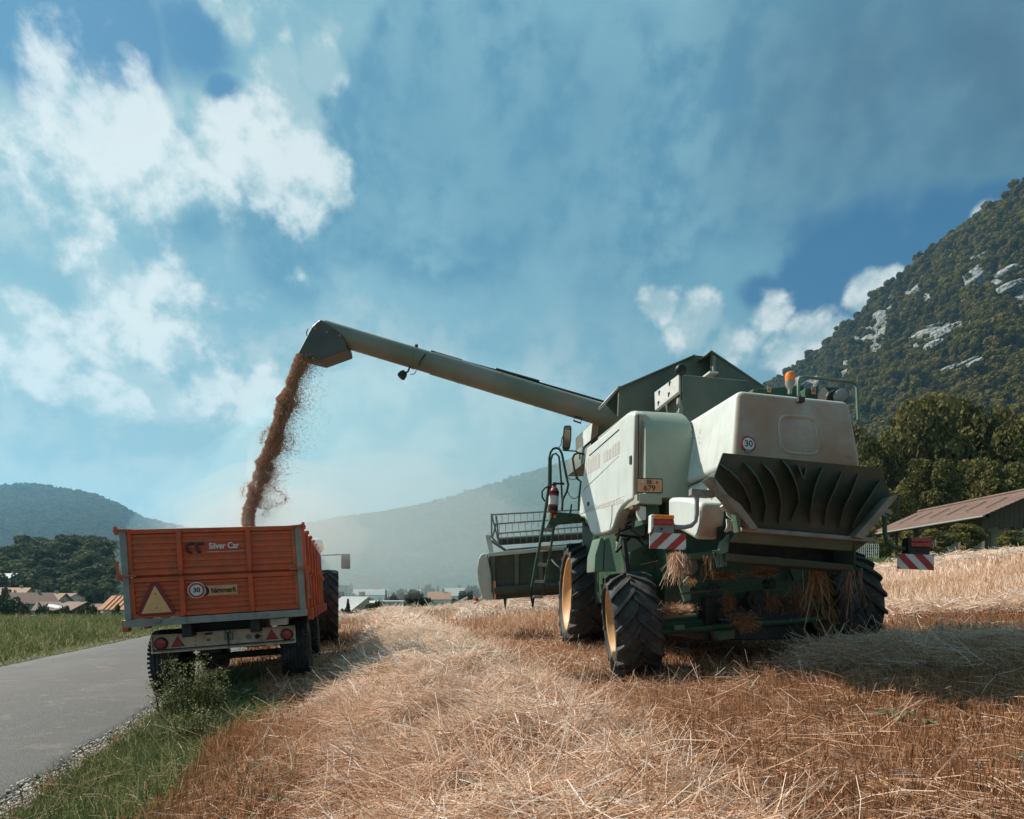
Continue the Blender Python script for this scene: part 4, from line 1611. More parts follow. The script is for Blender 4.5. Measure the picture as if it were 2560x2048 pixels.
    for k in range(40):
        a = 2 * math.pi * k / 40
        ex = abs(math.cos(a)) ** .45 * (1 if math.cos(a) > 0 else -1)
        ey = abs(math.sin(a)) ** .45 * (1 if math.sin(a) > 0 else -1)
        ring.append(hr(1997 + 47 * ex - 4 * ey, 1089 - 47 * ey + 3 * ex, .002))
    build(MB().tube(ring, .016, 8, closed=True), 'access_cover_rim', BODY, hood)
    inner = [hr(1997 + (px - 1997), py) for px, py in ((0, 0),)]
    build(MB().box(hr(2001, 1000, .02), (.07, .05, .05), M), 'latch', DARK, hood, .006)
    # 30 km/h disc
    c30 = hr(1871, 1110, .012)
    d30 = build(MB().lathe(c30, HRn, [(.078, -.004), (.078, 0), (.001, 0)], 32), 'speed_disc', RED, hood, label='round red and white 30 speed sign')
    build(MB().lathe(c30, HRn, [(.060, .0), (.060, .003), (.001, .003)], 32), 'disc_face', WHITE, d30)
    hx = (rtr - rtl).normalized()
    text('30', 'speed_lettering', INK, d30, c30 + HRn * .006, hx, hx.cross(HRn) if hx.cross(HRn).z > 0 else -hx.cross(HRn), .088, .001)
    for x_, y_ in ((1870, 1150), (2120, 1165)):
        build(MB().box(hr(x_, y_ - 22, .008), (.05, .02, .035), M), 'hood_hinge', GREYS, hood, .004)
    bl = MB()
    for x, y in ((1730, 1058), (1731, 1066), (1729, 1080), (1736, 1096)):
        bl.lathe(HS(x, y, 0.0), -RT, [(.008, 0), (.008, .006), (.001, .008)], 8)
    build(bl, 'bolt', DARK, hood, stuff=True)

    # ---- grain tank and engine deck
    T1 = Plane(2.1, 7.0, YAW)
    build(MB().prism([T1(1700, 934), T1(1876, 950), T1(1880, 1010), T1(1740, 1060), T1(1702, 1052)], FW * 1.2), 'engine_cover', TANKM, t, .035, 3)
    build(MB().box(T1(1775, 938, .2), (.12, .2, .03), M), 'cover_cap', WHITE, t, .008)
    T2 = Plane(2.1, 7.75, YAW)
    tk = build(MB().prism([T2(1548, 967), T2(1725, 893), T2(1740, 888), T2(1765, 891), T2(1780, 897), T2(1780, 1040), T2(1545, 1040)], FW * .04), 'tank_wall', TANKM, t, .006)
    build(MB().prism([T2(1546, 968, -.05), T2(1738, 885.5, -.05), T2(1738, 889, -.05), T2(1547, 972, -.05)], FW * .12), 'wall_edge', TANKM, tk)
    T3 = Plane(2.1, 7.55, YAW)
    lid = build(MB().prism([T3(1761, 890), T3(1779, 875), T3(1916, 968), T3(1908, 970), T3(1779, 880.5), T3(1766, 892)], FW * 1.7), 'tank_lid', TANKM, t, .004)
    build(MB().prism([T3(1778, 884), T3(1908, 971), T3(1880, 1005), T3(1776, 1005)], FW * .03), 'tank_gable', TANKM, t)
    build(MB().prism([T3(1783, 890, -.04), T3(1789, 892, -.04), T3(1789, 940, -.04), T3(1783, 940, -.04)], FW * .04), 'lid_post', GREYS, t)
    T4 = Plane(1.9, 7.95, YAW)
    build(MB().prism([T4(1512, 1006), T4(1549, 966), T4(1642, 974), T4(1640, 1030), T4(1540, 1036)], FW * .03), 'tank_flap', CHUTE, t)
    build(MB().prism([T4(1511, 1005, -.03), T4(1548, 964, -.03), T4(1552, 968, -.03), T4(1516, 1009, -.03)], FW * .3), 'flap_edge', BODY, t)
    build(MB().prism([T4(1587, 967, -.15), T4(1638, 963, -.15), T4(1643, 972, -.15), T4(1600, 974, -.15)], FW * .1), 'flap_hinge', GREYS, t)
    # perforated bracket
    BS = Plane(W(1697, 950, 6.9).x, 6.9, 90 + YAW + 8)
    br = build(MB().prism([BS(1636, 981), BS(1697, 936), BS(1697, 979), BS(1637, 1027)], RT * .05), 'bracket_plate', WHITE, t, .006)
    hl = MB()
    for x, y in ((1647, 982), (1673, 958), (1671, 986), (1645, 1008)):
        p = BS(x, y, .004)
        hl.tube([p + UP * .02 - FW * .02, p], .007, 5).tube([p + UP * .02 + FW * .02, p], .007, 5).tube([p, p - UP * .03], .007, 5)
    build(hl, 'slot', DARK, br, stuff=True)
    build(MB().lathe(W(1703, 923, 6.8), (-.1, -1, 0), [(.001, .035), (.045, .03), (.065, .01), (.068, -.03), (.05, -.06), (.001, -.07)], 20), 'round_mirror', BLACK, t)
    build(MB().tube([W(1703, 930, 6.85), W(1703, 1000, 6.85)], .012, 6), 'mirror_stem', DARK, t)
    build(MB().tube([W(1698, 998, 6.9), W(1697, 1010, 6.88), W(1702, 1020, 6.9), W(1700, 1034, 6.9)], .03, 8), 'intake_pipe', GREYS, t)
    # engine deck behind the hood
    D1 = Plane(3.2, 6.75, YAW)
    dk = build(MB().prism([D1(1882, 972), D1(2012, 962), D1(2012, 1010), D1(1882, 1010)], FW * .8), 'engine_deck', GREEN, t, .02)
    D2 = Plane(3.2, 6.6, YAW)
    bx = build(MB().prism([D2(2013, 972), D2(2044, 966), D2(2046, 1005), D2(2013, 1005)], FW * .3), 'control_box', GREEN, t, .008)
    stk = MB()
    for x, y, ww in ((1923, 974, .05), (2034, 978, .06)):
        p = (D1 if x < 2000 else D2)(x, y, -.012)
        stk.box(p, (ww, .004, ww * 1.25), M)
    so = build(stk, 'warning_sticker', PLATE, bx, stuff=True)
    sg = MB()
    for x, y, ww in ((1923, 974, .05), (2034, 976, .06)):
        p = (D1 if x < 2000 else D2)(x, y, -.016)
        r_ = ww * .32
        sg.tube([p + UP * r_, p - UP * r_ * .7 + RT * r_, p - UP * r_ * .7 - RT * r_], .003, 4, closed=True)
    build(sg, 'sticker_mark', INK, bx, stuff=True)
    # exhaust / air cleaner drum
    build(MB().lathe(W(2085, 990, 6.4), RT, [(.001, -.14), (.085, -.14), (.09, -.12), (.09, .1), (.075, .13), (.001, .13)], 18), 'air_cleaner', DARK, t)
    build(MB().lathe(W(2098, 992, 6.3), (0, -1, .1), [(.07, 0), (.07, .06), (.05, .07), (.001, .07)], 16), 'exhaust_end', GREYS, t)
    # beacon
    bc = W(1975, 985, 6.2)
    be = build(MB().lathe(bc, UP, [(.022, 0), (.022, .05), (.03, .06), (.05, .11), (.052, .14), (.001, .14)], 20), 'beacon_base', GREYS, t)
    build(MB().lathe(bc, UP, [(.051, .14), (.052, .2), (.046, .225), (.025, .24), (.001, .242)], 20), 'beacon_lens', AMBER, be)
    # handrails
    build(MB().tube([W(1996, 990, 6.3), W(1996, 955, 6.3), W(1999, 946, 6.3), W(2008, 943, 6.32), W(2128, 955, 6.55), W(2138, 960, 6.56), W(2142, 970, 6.55), W(2146, 1060, 6.5)], .017, 8), 'handrail', GREEN_L, t)
    build(MB().tube([W(2067, 992, 6.3), W(2072, 982, 6.3), W(2080, 978, 6.3), W(2104, 971, 6.4), W(2110, 975, 6.4), W(2113, 1005, 6.4)], .012, 8), 'grab_rail', GREEN_L, t)

    # ---- unloading tube
    ay = 8.7
    a0, a1 = W(812, 828, ay), W(1565, 1055, ay)
    d = (a1 - a0).normalized()
    mid = W(1085, 910, ay)
    TUBE = tuber_mat()
    tb = build(MB().tube([a0, mid], .158, 28), 'unloading_tube', TUBE, t)
    build(MB().tube([mid - d * .02, a1], .168, 28), 'unloading_tube', TUBE, t)
    rings = MB()
    for x, y, rr in ((1037, 896, .164), (1152, 930.5, .172), (1247, 959, .172), (1348, 989.5, .172), (1522, 1042, .178)):
        c_ = W(x, y, ay)
        rings.tube([c_ - d * .012, c_ + d * .012], rr, 28)
    build(rings, 'tube_band', TUBE, tb, stuff=True)
    nz = d.cross(Vector((0, 1, 0)))
    if nz.z < 0:
        nz = -nz
    build(MB().tube([W(1078, 878, ay), W(1155, 901, ay)], .014, 6).tube([W(1155, 903, ay - .02), W(1240, 926, ay - .02), W(1350, 958, ay), W(1440, 984, ay), W(1515, 1006, ay)], .016, 6), 'cable', DARK, tb)
    build(MB().tube([W(1240, 924, ay), W(1348, 955, ay)], .026, 6), 'cable_guard', DARK, tb)
    build(MB().tube([W(1071, 880, ay - .1), W(1060, 890, ay - .17), W(1050, 904, ay - .175), W(1048, 915, ay - .13)], .009, 6), 'cable', DARK, tb)
    # work lamp on a clamp
    lam = build(MB().lathe(W(1006, 938, ay - .02), (-.55, -.15, -.75), [(.001, -.07), (.045, -.06), (.062, -.02), (.066, .03), (.06, .045), (.001, .05)], 18), 'work_lamp', DARK, tb)
    build(MB().tube([W(1024, 918, ay), W(1021, 928, ay), W(1012, 934, ay)], .014, 6).tube([W(1041, 926, ay), W(1036, 935, ay), W(1026, 936, ay)], .007, 5), 'lamp_bracket', DARK, lam)
    build(MB().ball(W(1041, 865, ay), .03, 8), 'clamp_bolt', DARK, tb)
    build(MB().tube([W(1437, 1042, ay - .05), W(1434, 1052, ay - .05), W(1452, 1058, ay - .05), W(1455, 1046, ay - .05)], .014, 6, closed=True), 'tube_handle', DARK, tb)
    # spout
    o1 = [(800, 799), (790, 806), (777, 820), (744, 884), (798, 899), (867, 874), (864, 858), (857, 838), (838, 822)]
    sp_ = build(MB().prism([W(x, y, ay - .172) for x, y in o1], (0, .344, 0)), 'spout', mat('spout_rubber', (0.060, 0.056, 0.046), (0.085, 0.078, 0.062), 0.5, 3, 0.04, 20), t, .02, 3)
    bb = MB()
    for x, y in ((788, 822), (818, 831), (850, 840)):
        bb.lathe(W(x, y, ay - .174), (0, -1, 0), [(.016, 0), (.016, .008), (.001, .012)], 10)
    build(bb, 'spout_bolt', mat('rusty_bolt', (0.35, 0.2, 0.14), None, 0.5), sp_, stuff=True)
    build(MB().prism([W(800, 798, ay - .15), W(870, 820, ay - .15), W(866, 838, ay - .15), W(776, 817, ay - .15)], (0, .30, 0)), 'spout_top', TUBE, sp_, .02, 3)
    build(MB().tube([W(770, 822, ay - .1), W(766, 832, ay - .1), W(768, 840, ay - .1)], .008, 5), 'spout_hinge', DARK, sp_)

    # ---- cab corner ahead of the panel
    C1 = Plane(1.0, 9.0, YAW)
    build(MB().prism([C1(1481, 1056), C1(1497, 1060), C1(1496, 1086), C1(1476, 1102)], FW * .5), 'cab_corner', BODY, t, .01)
    build(MB().prism([C1(1496, 1040, .05), C1(1560, 1040, .05), C1(1560, 1150, .05), C1(1472, 1150, .05), C1(1478, 1102, .05), C1(1496, 1080, .05)], FW * 1.3), 'cab_wall', TANKM, t, .01)

    # ---- ladder, platform and rails
    def z2(x, y, Y):
        return W(1180 + x / 2.5367, 1040 + y / 2.5367, Y)
    ly = 9.2
    lad = build(MB().tube([z2(492, 262, ly), z2(490, 430, ly), z2(465, 600, ly), z2(440, 760, ly), z2(405, 940, ly), z2(380, 1085, ly)], .024, 8), 'ladder_rail', GREEN, t)
    build(MB().tube([z2(522, 690, ly), z2(496, 860, ly), z2(478, 960, ly), z2(460, 1065, ly)], .02, 8), 'ladder_rail', GREEN, t)
    build(MB().tube([z2(380, 1085, ly), z2(372, 1130, ly), z2(386, 1212, ly), z2(392, 1150, ly)], .02, 6).tube([z2(460, 1065, ly), z2(452, 1140, ly)], .014, 6), 'ladder_foot', BLACK, t)
    for x0, y0, x1, y1 in ((442, 718, 520, 722), (428, 838, 492, 840), (412, 938, 478, 945), (396, 1048, 466, 1052), (390, 1146, 450, 1150)):
        build(MB().prism([z2(x0, y0 - 9, ly), z2(x1, y1 - 9, ly), z2(x1, y1 + 9, ly), z2(x0, y0 + 9, ly)], (0, .16, 0)), 'ladder_step', GREYS, t, .006)
    build(MB().tube([z2(492, 262, ly), z2(498, 230, ly), z2(512, 210, ly), z2(535, 203, ly), z2(556, 212, ly), z2(570, 240, ly), z2(590, 340, ly), z2(610, 440, ly), z2(600, 480, ly), z2(575, 530, ly), z2(570, 600, ly)], .02, 8), 'handrail', GREEN, t)
    build(MB().tube([z2(470, 590, ly + .25), z2(500, 470, ly + .25), z2(500, 280, ly + .25), z2(512, 245, ly + .25), z2(532, 238, ly + .25), z2(552, 258, ly + .25), z2(566, 420, ly + .25), z2(574, 590, ly + .25)], .017, 8), 'handrail', GREEN, t)
    build(MB().tube([z2(720, 243, ly + .2), z2(670, 235, ly + .2), z2(648, 246, ly + .2), z2(638, 272, ly + .2), z2(652, 360, ly + .2), z2(668, 400, ly + .2), z2(690, 415, ly + .2), z2(678, 520, ly + .2), z2(676, 600, ly + .2)], .018, 8), 'handrail', GREEN, t)
    build(MB().tube([z2(576, 218, ly), z2(660, 224, ly + .2), z2(684, 240, ly + .2), z2(684, 276, ly + .2)], .012, 6), 'handrail', DARK, t)
    plf = build(MB().prism([z2(500, 605, ly), z2(690, 622, ly), z2(720, 655, ly), z2(560, 668, ly), z2(520, 705, ly), z2(480, 690, ly), z2(498, 640, ly)], (0, .5, 0)), 'platform', GREEN, t, .01)
    build(MB().tube([z2(690, 650, ly), z2(712, 662, ly), z2(722, 700, ly)], .016, 6).tube([z2(632, 560, ly), z2(618, 640, ly)], .015, 6), 'platform_brace', DARK, plf, stuff=True)
    lm = MB()
    for x, y, ww, hh in ((525, 637, .045, .055), (500, 632, .03, .05)):
        lm.box(z2(x, y, ly - .02), (ww, .03, hh))
    lm.box(z2(462, 832, ly - .03), (.045, .03, .04))
    build(lm, 'marker_lamp', AMBER, t, .006, stuff=True)
    ch = MB()
    for pts in ([(578, 300), (586, 350), (600, 388), (630, 405), (665, 398), (692, 368), (705, 340)], [(606, 478), (618, 505), (640, 526), (662, 520), (678, 505)], [(572, 250), (584, 330), (596, 392)]):
        P_ = [z2(x, y, ly + .1) for x, y in pts]
        for i in range(len(P_) - 1):
            for k in range(5):
                p = P_[i].lerp(P_[i + 1], k / 5)
                e = P_[i].lerp(P_[i + 1], (k + .8) / 5)
                ch.tube([p, e], .009 if k % 2 else .006, 5)
    build(ch, 'chain', DARK, t, stuff=True)
    # mirror
    my = 9.6
    mo = [(588, 60), (622, 58), (632, 70), (630, 150), (622, 205), (612, 212), (580, 210), (573, 200), (577, 120), (582, 68)]
    mr = build(MB().prism([z2(x, y, my) for x, y in mo], (0, .07, 0)), 'mirror_housing', DARK, t, .012, 3)
    mi = [(592, 68), (618, 67), (624, 78), (622, 150), (615, 198), (584, 202), (580, 190), (584, 120)]
    build(MB().prism([z2(x, y, my - .006) for x, y in mi], (0, .008, 0)), 'mirror_glass', MIRROR, mr)
    build(MB().tube([z2(574, 130, my), z2(567, 160, my), z2(566, 180, my), z2(552, 200, my - .2)], .009, 6), 'mirror_arm', DARK, mr)

    # ---- wheels
    rw = Vector((1.36, 6.5, 0))
    rw2 = Vector((3.97, 6.9, 0))
    rl_y = 2.0
    z1 = tz1(rw.x, rw.y)
    z2_ = tz1(rw2.x, rw2.y)
    axl = Vector((-math.cos(R(-2)), -math.sin(R(-2)), 0))
    tilt = R(6)
    axl = Vector((axl.x * math.cos(tilt), axl.y * math.cos(tilt), -math.sin(tilt))).normalized()
    w1 = thing_wheel(t, 'rear_wheel')
    wheel(w1, rw + UP * (z1 + .585), axl, 1.2, .50, .40, 17, offset=0.02, lug_h=.05, lug_w=.06, dirn=-1)
    w2 = thing_wheel(t, 'rear_wheel')
    wheel(w2, rw2 + UP * (z2_ + .575), -axl, 1.2, .50, .40, 17, offset=0.02, lug_h=.05, lug_w=.06, dirn=1)
    fw = Vector((1.27, 9.75, 0))
    axf = Vector((-math.cos(R(3)), -math.sin(R(3)), 0.03)).normalized()
    z3 = tz1(fw.x, fw.y)
    w3 = thing_wheel(t, 'front_wheel')
    wheel(w3, fw + UP * (z3 + .86), axf, 1.76, .72, .60, 19, offset=0.04, lug_h=.06, lug_w=.07, dirn=-1)
    w4 = thing_wheel(t, 'front_wheel')
    f2 = fw + Vector((2.75, .35, 0))
    wheel(w4, f2 + UP * (tz1(f2.x, f2.y) + .86), -axf, 1.76, .72, .60, 19, offset=0.04, lug_h=.06, lug_w=.07, dirn=1)
    # rear axle and running gear
    ca, cb = rw + UP * (z1 + .56), rw2 + UP * (z2_ + .56)
    A = lambda px, py, Y: W(px, py, Y)
    build(MB().tube([ca, cb], .085, 10), 'rear_axle', GREEN, t)
    build(MB().prism([A(1640, 1555, 6.35), A(2020, 1535, 6.7), A(2020, 1550, 6.7), A(1640, 1575, 6.35)], (0, .2, 0)), 'axle_beam', GREEN, t, .01)
    build(MB().tube([A(1600, 1584, 6.2), A(1700, 1577, 6.25), A(1860, 1562, 6.3), A(2060, 1548, 6.6)], .035, 8), 'track_rod', GREEN, t)
    build(MB().prism([A(1785, 1578, 6.2), A(1840, 1574, 6.2), A(1838, 1597, 6.2), A(1795, 1603, 6.2)], (0, .2, 0)), 'axle_pivot', GREEN, t, .012)
    build(MB().tube([A(1630, 1545, 6.15), A(1740, 1538, 6.2)], .018, 8).tube([A(1685, 1570, 6.15), A(1710, 1568, 6.15)], .03, 8), 'steering_ram', GREEN_L, t)
    build(MB().box(A(1671, 1528, 6.15), (.06, .06, .045)), 'ram_valve', RED, t, .01)
    und = [((1640, 1400), (1720, 1400), (1720, 1530), (1640, 1530), 6.9), ((1725, 1440), (1780, 1420), (1800, 1540), (1735, 1545), 6.7), ((1880, 1420), (1970, 1415), (1985, 1460), (1985, 1540), (1880, 1540), 6.9), ((1800, 1420), (1880, 1420), (1880, 1520), (1800, 1520), 7.1)]
    for u in und:
        build(MB().prism([A(x, y, u[-1]) for x, y in u[:-1]], (0, .25, 0)), 'sieve_housing', DARK if u[-1] > 6.8 else GREEN, t, .015)  # deeper boxes dark: underbody shade put into their colour
    for x, y, rr, Y in ((1745, 1430, .19, 6.3), (1785, 1470, .05, 6.1), (1925, 1460, .055, 6.1), (1820, 1535, .13, 6.35), (1890, 1500, .12, 6.4)):
        build(MB().lathe(A(x, y, Y), -FW, [(.001, .03), (rr * .5, .03), (rr * .55, .01), (rr * .9, .01), (rr, .02), (rr, -.06), (.001, -.06)], 24), 'pulley', GREEN if rr > .15 else DARK, t)
    build(MB().lathe(A(1722, 1415, 6.25), -FW, [(.001, .02), (.10, .02), (.11, -.03), (.001, -.03)], 24), 'pulley', GREYS, t)
    mb = MB()
    for p in ([(1840, 1449), (1890, 1443)], [(1700, 1485), (1950, 1460)], [(1830, 1480), (1930, 1472)], [(1720, 1400), (1700, 1470)], [(1760, 1390), (1850, 1410), (1990, 1420)]):
        mb.tube([A(x, y, 6.1) for x, y in p], .012, 6)
    build(mb, 'linkage_rod', GREEN, t, stuff=True)
    build(MB().prism([A(1718, 1384, 5.9), A(1786, 1378, 6.0), A(1786, 1396, 6.0), A(1722, 1398, 5.9)], (0, .25, 0)), 'shaker_pan', GREEN_L, t, .01)
    build(MB().prism([A(1700, 1465, 6.1), A(1722, 1440, 6.1), A(1728, 1500, 6.1), A(1712, 1505, 6.1)], (0, .06, 0)), 'hanger', GREEN_L, t, .006)
    # mud flap post on the right and rear plate
    build(MB().tube([A(2150, 1420, 5.9), A(2148, 1460, 5.9)], .025, 6), 'flap_post', GREEN, t)
    build(MB().prism([A(1970, 1412, 6.6), A(2008, 1420, 6.6), A(1993, 1452, 6.6), A(1986, 1452, 6.6)], (0, .04, 0)), 'side_sheet', GREEN, t)

    # ---- deflector tray with fins
    def dp(px, py, off=0.0):
        Y = 5.12 + .00062 * (px - 1868) - .0013 * (1318 - py)
        return W(px, py, Y - off)
    P_ = [(1808, 1132), (2200, 1170), (2229, 1238), (2142, 1345), (1866, 1320), (1782, 1200)]
    ctr = dp(2005, 1235)
    tr = build(MB().prism([dp(x, y) for x, y in P_], (0, .025, 0)), 'deflector', CHUTE, t, .004)

    def z3p(x, y):
        return (1560 + x / 2.629, 1100 + y / 2.629)
    fins = [[(632, 160), (690, 190), (740, 225), (795, 300), (830, 400), (836, 480)], [(785, 150), (830, 180), (870, 220), (915, 310), (935, 420), (910, 540)], [(905, 150), (945, 178), (980, 215), (1018, 300), (1034, 420), (1015, 545)], [(1035, 130), (1075, 165), (1108, 210), (1142, 310), (1148, 400), (1095, 530)],
            [(1138, 160), (1160, 200), (1180, 232), (1188, 205), (1196, 180)],
            [(1305, 180), (1278, 225), (1255, 280), (1234, 370), (1222, 460), (1225, 545)], [(1435, 205), (1408, 250), (1385, 300), (1352, 370), (1325, 450), (1315, 560)], [(1540, 220), (1520, 265), (1495, 320), (1455, 400), (1425, 500), (1412, 580)], [(1685, 265), (1650, 300), (1610, 355), (1560, 430), (1515, 520), (1490, 600)]]
    for fi in fins:
        pts = [z3p(*q) for q in fi]
        n = len(pts)
        mb = MB()
        lo, hi = [], []
        for k, q in enumerate(pts):
            hgt = .02 + .13 * math.sin(math.pi * min(1, (k + .15) / (n - .8)))
            lo.append(dp(q[0], q[1], .002))
            hi.append(dp(q[0] - 0, q[1], hgt) + Vector((0, 0, -.035 * math.sin(math.pi * k / (n - 1)))))
        th = RT * .012
        vs = lo + hi + [p + th for p in lo] + [p + th for p in hi]
        fs = []
        for k in range(n - 1):
            fs += [(k, k + 1, n + k + 1, n + k), (2 * n + k, 3 * n + k, 3 * n + k + 1, 2 * n + k + 1), (n + k, n + k + 1, 3 * n + k + 1, 3 * n + k)]
        fs += [(0, n, 3 * n, 2 * n), (n - 1, 3 * n - 1, 4 * n - 1, 2 * n - 1)]
        build(mb.add(vs, fs, True), 'fin', CHUTE, tr, ang=40)
    build(MB().prism([dp(x, y, .16) for x, y in ((1769, 1194), (1784, 1190), (1822, 1239), (1851, 1260), (1897, 1322), (1878, 1323), (1819, 1250))], (0, .16, 0)), 'deflector_wall', GREYS, t, .005)
    build(MB().prism([dp(x, y, .14) for x, y in ((2251, 1236), (2228, 1240), (2137, 1343), (2159, 1348), (2207, 1287))], (0, .14, 0)), 'deflector_wall', GREYS, t, .005)
    build(MB().tube([dp(1852, 1323, .06), dp(2186, 1351, .06), dp(2191, 1346, .06)], .022, 8), 'hinge_bar', GREYS, t)
    build(MB().prism([dp(1850, 1322, .02), dp(2150, 1347, .02), dp(2140, 1379, .0), dp(1826, 1355, .0)], (0, .05, 0)), 'shield', TANKM, t, .008)
    build(MB().prism([dp(1826, 1350, -.35), dp(2140, 1372, -.35), dp(2138, 1425, -.35), dp(1820, 1400, -.35)], (0, .05, 0)), 'chopper_back', DARK, t)
    build(MB().prism([dp(1818, 1383, .02), dp(2134, 1412, .02), dp(2134, 1428, .02), dp(1816, 1403, .02)], (0, .3, 0)), 'rear_flap', CHUTE, t, .008)
    build(MB().prism([dp(2134, 1350, .02), dp(2165, 1340, .02), dp(2163, 1360, .02), dp(2140, 1378, .02), dp(2136, 1420, .02)], (0, .4, 0)), 'chopper_side', CHUTE, t)
    # belt guard on the left of the chopper
    gz = lambda x, y: (1640 + x / 6.636, 1180 + y / 6.636)
    GS = Plane(W(1757, 1300, 5.2).x, 5.2, 90 + YAW + 3)
    gp = [gz(185, 425), (1690, 1243), gz(540, 432), gz(690, 480), gz(760, 530), gz(765, 700), gz(740, 900), gz(665, 1140), gz(500, 1045), gz(330, 950), gz(190, 800)]
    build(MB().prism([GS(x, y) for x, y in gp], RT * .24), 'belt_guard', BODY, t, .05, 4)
    build(MB().tube([GS(*gz(735, 640), .006), GS(*gz(725, 850), .006), GS(*gz(690, 1000), .006), GS(*gz(650, 1065), .006)], .004, 5), 'guard_seam', DARK, t)
    gr = Plane(GS(1757, 1300).x, 5.22, YAW)
    build(MB().prism([gr(*gz(1010, 920)), gr(*gz(1130, 890)), gr(*gz(1100, 1130)), gr(*gz(1000, 1100))], FW * -.02), 'guard_opening', BLACK, t)
    fl = MB().prism([gr(*gz(1225, 1030), -.06), gr(*gz(1195, 1330), -.06), gr(*gz(1085, 1375), -.06), gr(*gz(960, 1300), -.06), gr(*gz(1050, 1295), -.06), gr(*gz(1095, 1160), -.06)], FW * .05)
    build(fl, 'guard_flange', GREEN_L, t, .006)
    for x0, x1 in ((950, 1020), (1010, 1045), (1060, 1085), (1100, 1120), (1130, 1165)):
        build(MB().tube([gr(*gz(x0, 1340)), gr(*gz((x0 + x1) / 2, 1450)), gr(*gz(x1, 1590 - (x1 - 1020) * .2))], .009, 5), 'tine', GREEN_L, t)
    lk = MB()
    rg = random.Random(9)
    for pp in ([(1090, 560), (1130, 620), (1180, 580)], [(1150, 520), (1200, 720), (1280, 780)], [(1190, 780), (1200, 900), (1160, 990)], [(1240, 820), (1230, 980)], [(1260, 900), (1340, 910)], [(1300, 740), (1340, 860), (1370, 930)], [(1200, 830), (1270, 830), (1290, 960), (1340, 980)]):
        lk.tube([gr(*gz(*q), -.10 - rg.random() * .05) for q in pp], .014 + rg.random() * .008, 6)
    build(lk, 'adjuster_linkage', BODY, t, stuff=True)
    build(MB().prism([gr(*gz(1280, 740), -.12), gr(*gz(1330, 860), -.12), gr(*gz(1380, 960), -.12), gr(*gz(1310, 1000), -.12), gr(*gz(1260, 900), -.12)], FW * .03), 'adjuster_plate', BODY, t, .004)
    build(MB().prism([dp(1838, 1283, .14), dp(1852, 1285, .14), dp(1850, 1330, .14), dp(1846, 1330, .14)], (0, .1, 0)), 'stop_plate', GREEN_L, t)

    # ---- lamp arms and warning boards
    def lamp_set(arm, rail, lens, brk, board, Y, side, lens_m, lens2):
        build(MB().tube([W(x, y, Y) for x, y in arm], .021, 8), 'lamp_arm', GREYS if side < 0 else GREEN, t)
        if rail:
            build(MB().prism([W(x, y, Y - .02) for x, y in rail], (0, .09, 0)), 'arm_bracket', GREYS, t, .008)
        x0, y0, x1, y1 = lens
        hb = build(MB().prism([W(x, y, Y - .05) for x, y in ((x0 - 4, y0), (x0 + 3, y0 - 1), (x0 + 3, y1 + 3), (x0 - 5, y1 + 20))], (0, .10, 0)), 'lamp_housing', WHITE if side < 0 else BLACK, t, .006)
        la = build(MB().prism([W(x, y, Y - .06) for x, y in ((x0 + 3, y0), (x1, y0 + 2), (x1, (y0 + y1) / 2), (x0 + 3, (y0 + y1) / 2 - 1))], (0, .11, 0)), 'lamp_lens', lens_m, t, .008)
        build(MB().prism([W(x, y, Y - .06) for x, y in ((x0 + 2, (y0 + y1) / 2 - .5), (x1, (y0 + y1) / 2 + .5), (x1 - 1, y1), (x0 + 3, y1 - 1))], (0, .11, 0)), 'lamp_lens', lens2, t, .008)
        x0, y0, x1, y1 = brk
        bk = build(MB().prism([W(x, y, Y - .03) for x, y in ((x0, y0), (x1, y0), (x1, y1), (x0, y1))], (0, .05, 0)), 'lamp_bracket', GREYS if side < 0 else DARK, t, .004)
        build(MB().lathe(W((x0 + x1) / 2 - 6, (y0 + y1) / 2, Y - .032), (0, -1, 0), [(.011, 0), (.011, .004), (.001, .005)], 10), 'bracket_bolt', INK, bk)
        bx0, by0, bx1, by1 = board
        sl = .042
        bo = build(MB().prism([W(x, y + (x - bx0) * sl, Y - .06) for x, y in ((bx0, by0), (bx1, by0), (bx1, by1), (bx0, by1))], (0, .008, 0)), 'warning_board', WHITE, t, label='red and white striped warning board')
        hgt = by1 - by0
        wdt = bx1 - bx0
        stripe = 23.0
        k = -3
        while k < 8:
            a = bx0 + k * stripe * 2 - 6
            # parallelogram leaning 45 degrees, clipped to the board
            poly = []
            for (xx, yy) in ((a, 1), (a + stripe, 1), (a + stripe + hgt, 0), (a + hgt, 0)) if side < 0 else ((a, 0), (a + stripe, 0), (a + stripe + hgt, 1), (a + hgt, 1)):
                poly.append((xx, by0 + hgt * yy))
            poly = clip_x(clip_x(poly, bx0, 1), bx1, -1)
            if len(poly) >= 3:
                build(MB().prism([W(x, y + (x - bx0) * sl, Y - .0625) for x, y in poly], (0, .002, 0)), 'stripe', RED, bo)
            k += 1
        return bo
    lamp_set([(1742, 1236), (1742, 1285), (1738, 1303), (1728, 1314), (1712, 1318), (1688, 1318)], ((1729, 1220), (1789, 1226), (1791, 1242), (1729, 1238)), (1632, 1286, 1686, 1312), (1634, 1312, 1685, 1333), (1624, 1331, 1715, 1371), 4.95, -1, AMBER, REDL)
    lamp_set([(2211, 1286), (2212, 1335), (2218, 1355), (2232, 1368), (2250, 1372), (2276, 1372)], ((2208, 1272), (2230, 1274), (2230, 1290), (2208, 1292)), (2276, 1344, 2330, 1368), (2276, 1367, 2325, 1387), (2244, 1384, 2335, 1422), 5.6, 1, REDL, REDL)
    build(MB().tube([dp(1784, 1192, .18), dp(1789, 1215, .18), dp(1793, 1240, .18), dp(1799, 1248, .18), dp(1808, 1249, .18), dp(1820, 1240, .18)], .009, 6), 'tray_handle', GREEN_L, t)
